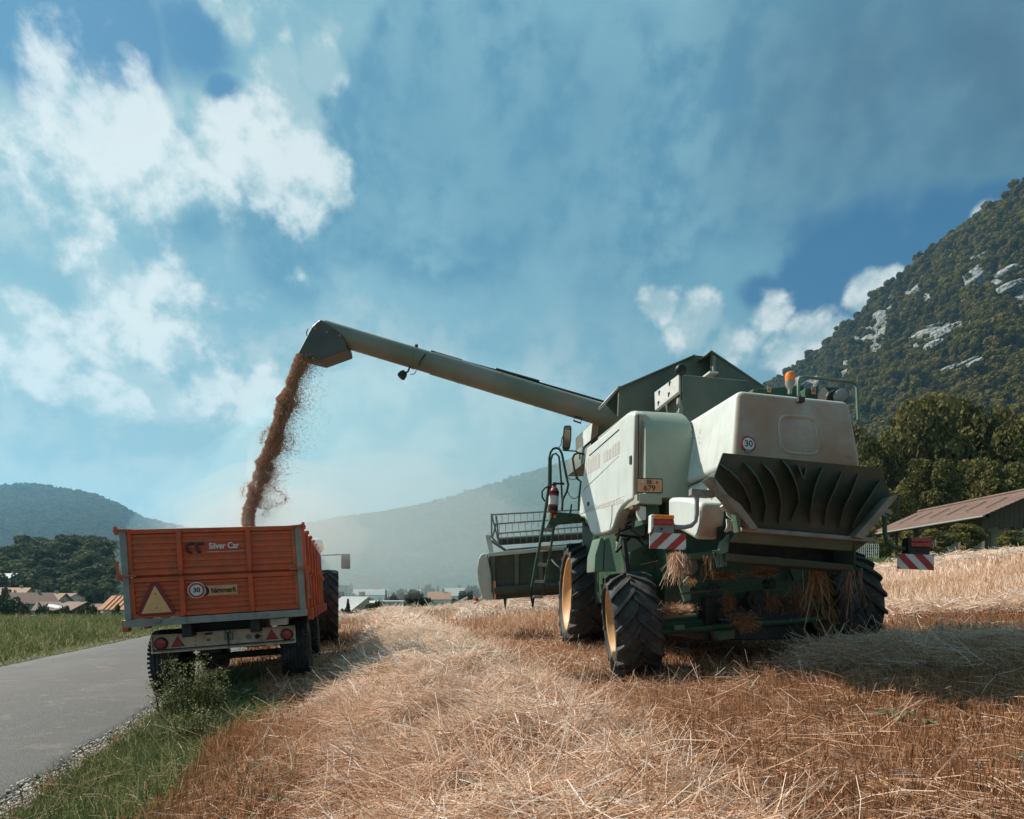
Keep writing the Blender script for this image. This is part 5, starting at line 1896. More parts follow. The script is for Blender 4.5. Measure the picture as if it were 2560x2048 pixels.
    build(MB().tube([dp(2250, 1237, .15), dp(2240, 1285, .15), dp(2231, 1291, .15), dp(2214, 1284, .15)], .010, 6), 'tray_handle', GREEN, t)

    # ---- header (cutting table) with reel
    hy = 11.4
    H = lambda x, y, dY=0.0: W(x, y, hy + dY)
    build(MB().prism([H(*q) for q in ((1216, 1383), (1203, 1385), (1196, 1398), (1192, 1425), (1194, 1450), (1200, 1478), (1207, 1496), (1213, 1500), (1235, 1500), (1233, 1450), (1221, 1400))], (-.06, 1.2, 0)), 'end_shield', SHIELD, t, .05, 3)
    hw_ = build(MB().prism([H(1221, 1383), H(1500, 1358), H(1500, 1478), H(1235, 1500)], (0, .06, 0)), 'header_back', CHUTE, t, .01)
    build(MB().prism([H(1220, 1382, -.06), H(1500, 1357, -.06), H(1500, 1366, -.06), H(1221, 1392, -.06)], (0, .1, 0)), 'top_beam', SHIELD, hw_, .008)
    for x in (1232, 1291, 1352, 1420):
        yy = 1383 - (x - 1221) * .09
        build(MB().prism([H(x - 5, yy + 8, -.05), H(x + 6, yy + 7, -.05), H(x + 6, 1480, -.05), H(x - 4, 1482, -.05)], (0, .06, 0)), 'header_rib', TANKM, hw_, .006)
    build(MB().tube([H(1236, 1478, -.04), H(1500, 1460, -.04)], .10, 12), 'header_tube', CHUTE, hw_)
    build(MB().prism([H(1234, 1452, -.12), H(1239, 1452, -.12), H(1240, 1500, -.12), H(1235, 1500, -.12)], (0, .1, 0)), 'reflector_strip', PLATE, hw_)
    build(MB().tube([H(1218, 1386, -.1), H(1227, 1420, -.12), H(1233, 1455, -.12)], .012, 6), 'hose', DARK, hw_)
    build(MB().prism([H(1258, 1496, -.05), H(1267, 1496, -.05), H(1264, 1523, -.05), H(1262, 1523, -.05)], (0, .06, 0)), 'header_stand', DARK, t)
    build(MB().prism([H(1213, 1337, .1), H(1227, 1338, .1), H(1236, 1400, .1), H(1226, 1400, .1)], (0, .1, 0)), 'reel_arm', SHIELD, t, .01)
    build(MB().tube([H(1228, 1352, .2), H(1264, 1376, .3)], .03, 8), 'reel_ram', GREYS, t)
    re = build(MB().tube([H(1246, 1354, .7), H(1500, 1336, .7)], .085, 14), 'reel_tube', CHUTE, t)
    bars = [((1231, 1287), (1500, 1272), .7), ((1240, 1310), (1500, 1292), .45), ((1245, 1334), (1500, 1314), .2), ((1270, 1374), (1500, 1356), .35), ((1262, 1376), (1500, 1362), .9)]
    for a, b, dY in bars:
        p, e = H(a[0], a[1], dY), H(b[0], b[1], dY)
        ba = build(MB().tube([p, e], .017, 6), 'reel_bat', GREYS, t)
        tn = MB()
        L_ = (e - p).length
        n_ = int(L_ / .13)
        for k in range(n_):
            q = p.lerp(e, (k + .5) / n_)
            tn.tube([q, q + Vector((0, .02, -.06)), q + Vector((0, .05, -.24))], [.007, .006, .004], 4)
        build(tn, 'reel_tine', GREYS, ba, stuff=True)
    sp2 = MB()
    for a, b in (((1229, 1285), (1229, 1345)), ((1241, 1290), (1247, 1352)), ((1229, 1285), (1246, 1354)), ((1231, 1345), (1262, 1376)), ((1240, 1310), (1231, 1345))):
        sp2.tube([H(a[0], a[1], .5), H(b[0], b[1], .5)], .02, 6)
    build(sp2, 'reel_spider', GREYS, t)
    build(MB().prism([H(1184, 1506, .8), H(1203, 1495, .6), H(1205, 1499, .6), H(1186, 1511, .8)], (0, .5, 0)), 'crop_divider', WHITE, t, .006)
    build(MB().ball(H(1191, 1497, .7), .05, 8), 'divider_lamp', REDL, t)
    build(MB().tube([H(1450, 1360, -.1), H(1462, 1350, -.3), H(1478, 1362, -.6), H(1470, 1380, -.9)], .02, 6).tube([H(1440, 1366, -.1), H(1465, 1356, -.4), H(1490, 1372, -.7)], .016, 6).tube([H(1380, 1400, -.3), H(1388, 1410, -.5), H(1400, 1420, -.6)], .02, 6), 'hydraulic_hose', BLACK, t)
    build(MB().box(Vector((2.1, 10.9, -.1)), (1.3, 2.4, .8), M), 'feeder_house', GREEN, t, .03)
    return t


def clip_x(poly, xlim, sgn):
    out = []
    n = len(poly)
    for i in range(n):
        a, b = poly[i], poly[(i + 1) % n]
        ia, ib = (a[0] - xlim) * sgn >= 0, (b[0] - xlim) * sgn >= 0
        if ia:
            out.append(a)
        if ia != ib:
            k = (xlim - a[0]) / (b[0] - a[0])
            out.append((xlim, a[1] + (b[1] - a[1]) * k))
    return out


def thing_wheel(t, name):
    o = bpy.data.objects.new(name, None)
    link(o, t)
    ORG[o.name] = ORG[t.name]
    return o


harvester = combine()

# fire extinguisher strapped to the ladder
def extinguisher():
    z2 = lambda x, y: W(1180 + x / 2.5367, 1040 + y / 2.5367, 9.15)
    b = z2(512, 612)
    t = thing('fire_extinguisher', b, 'red fire extinguisher strapped beside the harvester ladder', 'extinguisher')
    ax = (z2(522, 470) - b).normalized()
    bd = build(MB().lathe(b, ax, [(.001, 0), (.07, 0), (.078, .02), (.078, .33), (.06, .38), (.03, .41), (.02, .42), (.02, .45)], 20), 'cylinder', RED, t)
    build(MB().lathe(b, ax, [(.080, .12), (.080, .26)], 20), 'label_band', WHITE, bd)
    build(MB().lathe(b, ax, [(.079, .02), (.081, .03), (.081, .08), (.079, .09)], 20).lathe(b, ax, [(.079, .29), (.081, .30), (.081, .33), (.079, .34)], 20), 'strap', BLACK, bd, stuff=True)
    h = b + ax * .46
    build(MB().box(h, (.06, .05, .05)).prism([h + Vector((-.02, 0, .02)), h + Vector((.15, 0, .03)), h + Vector((.16, 0, -.01)), h + Vector((.02, 0, .0))], (0, .04, 0)), 'valve', BLACK, t, .006)
    build(MB().tube([h + Vector((-.02, 0, 0)), z2(462, 458), z2(445, 478), z2(445, 515), z2(462, 542)], .014, 8), 'hose', BLACK, t)


extinguisher()

# straw hanging from and matted on the machine
straw_tuft('straw_tuft', W(1690, 1384, 5.75), 150, .34, (.042, .03, .02), 1, 'pale straw tuft hanging below the left warning board', wd=.005, tint=.7)
straw_tuft('straw_tuft', W(2042, 1425, 5.75), 80, .62, (.045, .04, .03), 2, 'long dark straw strands hanging left of the right rear tyre', wd=.0055, tint=.38)
straw_tuft('straw_tuft', W(2128, 1430, 5.8), 45, .55, (.03, .03, .03), 3, 'thin straw strands hanging across the right rear tyre', wd=.0045, tint=.38)
straw_tuft('straw_mat', W(1688, 1522, 6.05), 600, .13, (.10, .05, .025), 4, 'sunlit straw heap lying on the steering ram', False, wd=.004, flat=.4, tint=.58)
straw_tuft('straw_mat', W(1864, 1556, 6.05), 650, .11, (.065, .05, .05), 5, 'domed straw lump over the axle pivot', False, wd=.004, tint=.3)
straw_tuft('straw_mat', W(1810, 1438, 6.05), 450, .11, (.075, .04, .022), 6, 'brown straw matted on the upper left shaker rod', False, wd=.004, flat=.5, tint=.2)
straw_tuft('straw_mat', W(1910, 1430, 6.05), 450, .11, (.075, .04, .022), 7, 'brown straw matted on the upper right shaker rod', False, wd=.004, flat=.5, tint=.2)
straw_tuft('straw_mat', W(1822, 1505, 6.1), 350, .10, (.035, .035, .055), 8, 'upright brown straw clump in the middle of the running gear', False, wd=.004, flat=1.6, tint=.2)
straw_tuft('straw_mat', W(1930, 1508, 6.15), 320, .10, (.035, .035, .05), 9, 'upright brown straw clump right of the middle of the running gear', False, wd=.004, flat=1.6, tint=.2)
straw_tuft('straw_mat', W(1990, 1500, 6.4), 420, .14, (.075, .06, .08), 10, 'dark straw clump beside the right rear tyre', False, wd=.004, tint=.15)
straw_tuft('straw_tuft', W(1775, 1388, 5.5), 14, .26, (.03, .02, .02), 11, 'few straw stalks hanging under the belt guard', wd=.004, tint=.4)
straw_tuft('straw_mat', W(1730, 1455, 6.0), 120, .08, (.03, .03, .012), 12, 'small straw wisp on the green hanger', False, wd=.004, tint=.3)

# ------------------------------------------------------------------ tipping trailer
ORANGE = mat('trailer_orange', (0.60, 0.092, 0.022), (0.50, 0.075, 0.020), 0.55, 5.0, 0.04, 40, dirt=(0.26, 0.10, 0.05), dirt_amt=0.75, dirt_scale=5, streak=(0.30, 0.17, 0.10), streak_amt=0.55)
ORANGE2 = mat('trailer_orange_dusty', (0.58, 0.105, 0.034), (0.48, 0.090, 0.034), 0.6, 9.0, 0.05, 40, streak=(0.26, 0.13, 0.075), streak_amt=0.6, dirt=(0.30, 0.12, 0.07), dirt_amt=0.6, dirt_scale=6)
GALV = mat('galvanised_steel', (0.23, 0.225, 0.20), (0.29, 0.28, 0.25), 0.55, 8.0, 0.03, 40, dirt=(0.22, 0.19, 0.15), dirt_amt=0.5)
CREAM = mat('cream_board', (0.60, 0.45, 0.33), (0.52, 0.39, 0.29), 0.55, 6.0, dirt=(0.15, 0.11, 0.08), dirt_amt=0.6, dirt_scale=6)
SILVER = mat('silver_lettering', (0.72, 0.72, 0.70), None, 0.4)
SMVY = mat('reflector_orange', (0.80, 0.42, 0.17), (0.74, 0.38, 0.15), 0.4, 12, dirt=(0.45, 0.25, 0.12), dirt_amt=0.3)
DRED = mat('dark_red_reflector', (0.20, 0.018, 0.016), None, 0.4)


def trailer():
    C = Vector((-3.945, 7.65, -.375))
    M3 = Matrix.Rotation(R(16), 3, 'Z') @ Matrix.Rotation(R(-3.4), 3, 'Y')
    M = M3.to_4x4()
    M.translation = C
    base = Vector((-4.6, 9.6, tz1(-4.6, 9.6)))
    t = thing('farm_trailer', base, 'orange tipping farm trailer parked half on the lane, grain pouring in', 'trailer')
    X = M3 @ Vector((1, 0, 0))
    Z = M3 @ Vector((0, 0, 1))

    def part(mb, name, m, parent=t, **k):
        return build(xf(mb, M), name, m, parent, **k)

    def pt(x, y, z):
        return M @ Vector((x, y, z))
    H, HB, L, hw = 1.27, .10, 5.0, 1.1

    def corr(x0, x1, z0, z1, y, n, d=.014, flip=1):
        """pressed sheet with horizontal beads"""
        prof = []
        for i in range(n):
            a = z0 + (z1 - z0) * i / n
            s = (z1 - z0) / n
            prof += [(0, a), (0, a + s * .30), (d, a + s * .42), (d, a + s * .86), (0, a + s * .98)]
        prof.append((0, z1))
        mb = MB()
        k = len(prof)
        vs = [(x0, y - q * flip, z) for q, z in prof] + [(x1, y - q * flip, z) for q, z in prof]
        mb.add(vs, [(i, k + i, k + i + 1, i + 1) for i in range(k - 1)])
        return mb
    # rear gate: two boards, three beaded panels each
    xs = [-1.02, -.42, .42, 1.02]
    for r_, (z0, z1) in enumerate(((HB + .01, .635), (.665, H))):
        fr = MB()
        fr.box((0, .0, z0 + .03), (2.04, .05, .06)).box((0, .0, z1 - .03), (2.04, .05, .06))
        fr.box((-1.0, .0, (z0 + z1) / 2), (.05, .049, z1 - z0 - .12)).box((1.0, .0, (z0 + z1) / 2), (.05, .049, z1 - z0 - .12))
        gate = part(fr, 'tailgate', ORANGE, bevel=.006)
        for i in range(3):
            part(corr(xs[i] + .01, xs[i + 1] - .01, z0 + .06, z1 - .06, .008, 6), 'panel', ORANGE2, gate)
        for x in xs[1:3]:
            part(MB().box((x, -.028, (z0 + z1) / 2), (.062, .05, z1 - z0 - .004)), 'gate_rib', ORANGE, gate, bevel=.008)
            part(MB().box((x, -.06, z0 + .05 if r_ else z0 + .02), (.035, .02, .12 if r_ else .04)), 'rib_end', ORANGE, gate, bevel=.004)
    # grey corner posts and sill
    for sd in (-1, 1):
        part(MB().box((sd * 1.062, .0, (H - .01) / 2 + .05), (.078, .085, H - .11)), 'corner_post', GALV, bevel=.008)
    sill = part(MB().box((0, .0, .05), (2.24, .09, .098)), 'sill', GALV, bevel=.008)
    for x in (-.42, .42):
        part(MB().box((x, -.05, .05), (.06, .012, .096)), 'sill_strap', GALV, sill)
    for x in (-.72, .58):
        part(MB().box((x, -.06, .06), (.075, .03, .038)), 'sill_lamp', GREYS, sill, bevel=.006)
    # latches
    for sd in (-1, 1):
        for z in (H - .02, .66):
            mb = MB().tube([(sd * .93, -.06, z), (sd * 1.08, -.07, z + .01), (sd * 1.14, -.03, z + .03)], .016, 6)
            mb.tube([(sd * 1.13, -.03, z - .05), (sd * 1.14, -.03, z + .06)], .022, 6).box((sd * 1.13, .0, z), (.07, .08, .05))
            part(mb, 'latch', ORANGE2, stuff=True)
    part(MB().tube([(1.14, .02, .66), (1.15, .05, .58), (1.15, .06, .35), (1.16, .05, .25)], .012, 6), 'latch_lever', GALV)
    part(MB().tube([(-1.14, .0, .66), (-1.16, 0, .78), (-1.15, 0, .86)], .018, 6), 'latch_lever', ORANGE2)
    # side walls with stakes
    for sd in (-1, 1):
        for z0, z1 in ((HB, .64), (.66, H - .02)):
            part(MB().box((sd * 1.075, L / 2 + .06, (z0 + z1) / 2), (.035, L - .1, z1 - z0)), 'side_board', ORANGE2, bevel=.004)
        for i in range(7):
            y = .16 + i * (L - .2) / 6
            for z0, z1 in ((.03, .62), (.69, H + .02)):
                part(MB().box((sd * 1.105, y, (z0 + z1) / 2), (.055, .09, z1 - z0)), 'stake', ORANGE, bevel=.008)
            hb = MB().box((sd * 1.14, y, .655), (.06, .09, .09)).box((sd * 1.15, y, .02), (.08, .10, .16)).box((sd * 1.125, y, H), (.05, .07, .06))
            part(hb, 'stake_hinge', ORANGE2, bevel=.012, stuff=True)
    part(MB().box((0, .045, .68), (2.0, .012, 1.1)), 'gate_lining', ORANGE2)
    part(MB().box((0, L, .66), (2.2, .05, 1.2)), 'front_board', ORANGE, bevel=.006)
    part(MB().box((0, L / 2, .03), (2.18, L - .06, .06)), 'floor', DARK)
    # chassis
    ch = MB()
    for sd in (-1, 1):
        ch.box((sd * .42, L / 2, -.09), (.12, L - .1, .18))
    for y in (.5, 1.7, 3.0, 4.4):
        ch.box((0, y, -.09), (.74, .1, .14))
    part(ch, 'chassis', DARK, bevel=.01)
    part(MB().box((.72, .25, -.06), (.22, .25, .1)), 'mud_bracket', WHITE, bevel=.01)
    part(MB().tube([(0, L, -.2), (0, L + 1.5, -.3)], .06, 8), 'drawbar', DARK)
    # lighting board
    bz0, bz1, by = -.385, -.135, .32
    lb = part(MB().box((0, by, (bz0 + bz1) / 2), (1.80, .03, bz1 - bz0 - .02)), 'light_board', CREAM)
    part(MB().box((0, by - .03, bz0 + .012), (1.83, .09, .024)).box((0, by - .02, bz1 - .006), (1.83, .07, .014)).box((-.908, by - .02, (bz0 + bz1) / 2), (.014, .07, bz1 - bz0 - .04)).box((.908, by - .02, (bz0 + bz1) / 2), (.014, .07, bz1 - bz0 - .04)), 'board_rim', CREAM, lb, bevel=.004)
    part(MB().tube([(-.90, by - .035, bz0 + .045), (.90, by - .035, bz0 + .045)], .008, 6), 'board_conduit', DARK, lb)
    for x in (-.80, .80):
        la = part(MB().lathe((x, by - .015, -.255), (0, -1, 0), [(.072, 0), (.072, .03), (.062, .045), (.001, .05)], 24), 'tail_lamp', REDL, lb)
        part(MB().lathe((x, by - .015, -.255), (0, -1, 0), [(.085, 0), (.085, .02), (.072, .022)], 24), 'lamp_ring', BLACK, la)
    for x in (-.60, .60):
        for k, (rr, m_, dy) in enumerate(((.10, DRED, .018), (.080, RED, .024))):
            z = -.265
            part(MB().prism([(x - rr * .87, by - dy, z - rr * .5), (x + rr * .87, by - dy, z - rr * .5), (x, by - dy, z + rr)], (0, .004, 0)), 'triangle_reflector', m_, lb)
    for x, rr, m_ in ((-.22, .022, GREYS), (.29, .034, GREYS), (.41, .034, BLACK)):
        part(MB().lathe((x, by - .015, -.25), (0, -1, 0), [(rr, 0), (rr, .02), (rr * .5, .024), (.001, .01)], 16), 'socket', m_, lb)
    part(MB().box((-.21, by - .02, -.165), (.09, .03, .03)), 'recess', BLACK, lb)
    hk = part(MB().box((.04, by - .03, -.225), (.11, .05, .10)), 'hitch_box', GREYS, bevel=.008)
    part(MB().tube([(.01, by - .07, -.175), (.01, by - .07, -.12), (.07, by - .07, -.12), (.07, by - .07, -.175)], .008, 6).tube([(.04, by - .06, -.16), (.04, by - .06, -.44)], .012, 6), 'hitch_pin', BLACK, hk)
    dots = MB()
    for x in (-.38, .46):
        for z in (-.2, -.255, -.31):
            dots.lathe((x, by - .016, z), (0, -1, 0), [(.009, 0), (.009, .003), (.001, .003)], 8)
    part(dots, 'bolt', BLACK, lb, stuff=True)
    # wheels
    for y in (.98, 3.7):
        for sd in (-1, 1):
            c = pt(sd * .86, y, -.55)
            g = tz1(c.x, c.y)
            c.z = max(g, -1.44 - .008 * (c.y - 7)) + .462
            w_ = thing_wheel(t, 'wheel')
            road_wheel(w_, c, X * sd)
    for y in (.98, 3.7):
        part(MB().tube([(-.8, y, -.55), (.8, y, -.55)], .05, 8), 'axle', DARK)
        part(MB().box((-.42, y, -.3), (.08, .6, .26)).box((.42, y, -.3), (.08, .6, .26)), 'leaf_spring', DARK)
    # ---- writing and signs on the gate
    ys = -.012
    text('Silver Car', 'gate_lettering', SILVER, t, pt(.115, ys - .012, 1.02), X, Z, .115, .002, xs=.80, off=.0015)
    sw = MB()
    for x0, s_ in ((-.34, 1.0), (-.23, .9)):
        pts = []
        for k in range(12):
            a = math.pi * (0.5 + 1.0 * k / 11)
            pts.append((x0 + .06 + math.cos(a) * .055 * s_, ys - .008, 1.005 + math.sin(a) * .062 * s_))
        sw.tube([(x0 + .10, ys - .008, 1.062)] + pts + [(x0 + .02, ys - .008, .94)], [.012] + [.02] * 12 + [.006], 6)
    part(sw, 'gate_emblem', mat('worn_black', (0.055, 0.02, 0.015), (0.09, 0.03, 0.02), 0.6, 12), stuff=True)
    part(MB().box((.13, ys - .004, .945), (.46, .004, .010)), 'lettering_underline', CREAM)
    pl = part(MB().box((.045, ys - .01, .425), (.40, .006, .135)), 'maker_plate', PLATE, label='orange maker plate with black lettering')
    text('hämmerli', 'maker_lettering', INK, pl, pt(.075, ys - .016, .425), X, Z, .100, .002, xs=.80, off=.0025)
    for k, rr in enumerate((.055, .085)):
        part(MB().tube([(-.155 + math.cos(a) * rr * .55, ys - .016, .425 + math.sin(a) * .058) for a in [math.pi * (-.5 + j / 8) for j in range(9)]], .010, 5), 'maker_emblem', INK, pl)
    sg = part(MB().lathe((-.25, ys - .018, .44), (0, -1, 0), [(.108, -.004), (.108, .002), (.001, .002)], 32), 'speed_disc', WHITE, label='round red and white 30 speed sign')
    part(MB().lathe((-.25, ys - .018, .44), (0, -1, 0), [(.098, .002), (.098, .004), (.074, .004), (.074, .002)], 32), 'red_ring', RED, sg)
    text('30', 'speed_lettering', INK, sg, pt(-.25, ys - .024, .44), X, Z, .088, .001, off=.002)
    tx, tzz = -.735, .355
    smv = [(tx - .215, .13), (tx - .19, .115), (tx + .19, .115), (tx + .215, .13), (tx + .215, .175), (tx + .04, .55), (tx - .04, .55), (tx - .215, .175)]
    sv = part(MB().prism([(x, ys - .02, z + .02) for x, z in smv], (0, .004, 0)), 'slow_vehicle_triangle', DRED, label='slow vehicle triangle with dark red rim')
    part(MB().prism([(tx - .175, ys - .024, .17), (tx + .175, ys - .024, .17), (tx, ys - .024, .53)], (0, .004, 0)), 'triangle_face', SMVY, sv)
    part(MB().lathe((tx, ys - .026, .42), (0, -1, 0), [(.012, 0), (.012, .004), (.001, .005)], 10).lathe((tx + .005, ys - .026, .235), (0, -1, 0), [(.012, 0), (.012, .004), (.001, .005)], 10), 'rivet', GREYS, sv, stuff=True)
    # grain heap inside
    return t, M


def road_wheel(t, c, ax):
    """plain ribbed trailer tyre"""
    Rr, h, rim = .47, .19, .27
    ax = Vector(ax).normalized()
    prof = [(rim, -h * .7), (rim + .03, -h * .9), (rim + .1, -h), (Rr - .06, -h * .95), (Rr - .015, -h * .8)]
    n = 6
    for i in range(n):
        a = -h * .78 + i * (h * 1.56 / n)
        s = h * 1.56 / n
        prof += [(Rr, a + s * .1), (Rr, a + s * .75), (Rr - .014, a + s * .82), (Rr - .014, a + s * .98)]
    prof += [(Rr - .015, h * .8), (Rr - .06, h * .95), (rim + .1, h), (rim + .03, h * .9), (rim, h * .7)]
    mb = MB().lathe(c, ax, prof, 44)
    a = ax.cross(Vector((0, 0, 1))).normalized()
    b = ax.cross(a)
    for i in range(44):                                   # shoulder blocks
        q = 2 * math.pi * (i + .5) / 44
        d = a * math.cos(q) + b * math.sin(q)
        e = -a * math.sin(q) + b * math.cos(q)
        for sd in (-1, 1):
            mb.box(c + d * (Rr - .03) + ax * sd * h * .86, (.05, .035, .06), Matrix((d, e, ax)).transposed())
    build(mb, 'tyre', RUBBER, t, ang=30)
    build(MB().lathe(c, ax, [(rim + .01, h * .72), (rim - .02, h * .74), (rim - .04, h * .4), (rim * .6, h * .2), (rim * .4, h * .35), (.001, h * .38)], 28), 'rim', ORANGE2, t, ang=28)
    build(MB().lathe(c, ax, [(rim + .01, -h * .72), (rim - .02, -h * .74), (rim - .04, -h * .4), (.001, -h * .1)], 28), 'rim_back', DARK, t, ang=28)


TRAILER, TM = trailer()

# ------------------------------------------------------------------ tractor in front of the trailer
def tractor():
    yaw = 17.5
    fw = Vector((-math.sin(R(yaw)), math.cos(R(yaw)), 0))
    rt = Vector((fw.y, -fw.x, 0))
    b = Vector((-5.62, 14.3, 0))
    b.z = tz1(-4.6, 14.3) - .02
    t = thing('tractor', b, 'green tractor with white cab roof hitched ahead of the orange trailer', 'tractor')
    M = Matrix.Rotation(R(yaw), 3, 'Z')
    TG = mat('tractor_green', (0.04, 0.20, 0.085), (0.035, 0.17, 0.07), 0.4, 4, dirt=(0.25, 0.2, 0.14), dirt_amt=0.4)
    ROOF = mat('cab_roof', (0.72, 0.74, 0.70), (0.66, 0.68, 0.64), 0.4, 4)
    GL = mat('cab_glass', (0.10, 0.14, 0.14), (0.14, 0.18, 0.17), 0.08, 2, spec=0.6)

    def p(x, y, z):
        return b + rt * x + fw * y + UP * z
    D = 1.95
    for sd in (-1, 1):
        w_ = thing_wheel(t, 'rear_wheel')
        wheel(w_, p(sd * .93, 0, D / 2 - .02), rt * sd, D, .50, .55, 20, rim_mat=RIM, dirn=-sd * -1 if False else (1 if sd > 0 else -1))
        w_ = thing_wheel(t, 'front_wheel')
        wheel(w_, p(sd * .95, 2.55, .70), rt * sd, 1.42, .42, .38, 18, rim_mat=RIM, dirn=(1 if sd > 0 else -1))
        fd = MB()
        pr = []
        for k in range(9):
            a = math.pi * (.05 + .75 * k / 8)
            pr.append((math.cos(a + .25) * 1.04, D / 2 - .12 + math.sin(a + .25) * 1.04))
        ou = pr + [(y * .96, D / 2 + (z - D / 2) * .96) for y, z in reversed(pr)]
        fd.prism([p(sd * .60, y, z) for y, z in ou], rt * (sd * .22))
        build(fd, 'fender', TG, t, .01)
        build(MB().tube([p(sd * .75, .9, 2.35), p(sd * 1.25, .85, 2.38)], .02, 6), 'mirror_arm', DARK, t)
        build(MB().box(p(sd * 1.38, .83, 2.2), (.24, .06, .42), M), 'mirror', GREYS, t, .03, 3)
    build(MB().box(p(0, 1.9, 1.25), (.62, 2.2, .75), M), 'bonnet', TG, t, .12, 4)
    build(MB().box(p(0, 1.2, .75), (.5, 3.2, .5), M), 'transmission', DARK, t, .03)
    cab = build(MB().box(p(0, .35, 1.85), (1.30, 1.35, 1.3), M), 'cab_glass', GL, t, .06, 3)
    for x in (-.65, .65):
        for y in (-.32, 1.02):
            build(MB().box(p(x, y, 1.85), (.07, .07, 1.34), M), 'cab_pillar', TG, t, .01)
    build(MB().box(p(0, .35, 1.25), (1.34, 1.4, .2), M), 'cab_sill', TG, t, .02)
    build(MB().box(p(0, .32, 2.56), (1.62, 1.75, .24), M), 'cab_roof', ROOF, t, .10, 4)
    build(MB().box(p(0, 2.45, .70), (1.5, .16, .16), M), 'front_axle', DARK, t)
    build(MB().box(p(0, 0, .95), (1.4, .3, .3), M), 'rear_axle', DARK, t)
    build(MB().tube([p(.45, 1.3, 1.3), p(.45, 1.3, 2.6)], .05, 10), 'exhaust', DARK, t)
    for x in (-.6, .6):
        build(MB().box(p(x, -.53, 2.58), (.14, .04, .09), M), 'work_lamp', WHITE, t, .01)
    build(MB().box(p(0, -.75, .55), (.3, .5, .12), M), 'drawbar', DARK, t, .01)


tractor()

# ------------------------------------------------------------------ grain stream and dust
GRAIN = plant_mat('wheat_grain', [(0, (0.46, 0.25, 0.145)), (0.5, (0.66, 0.40, 0.26)), (1, (0.82, 0.60, 0.44))], trans=0.45)


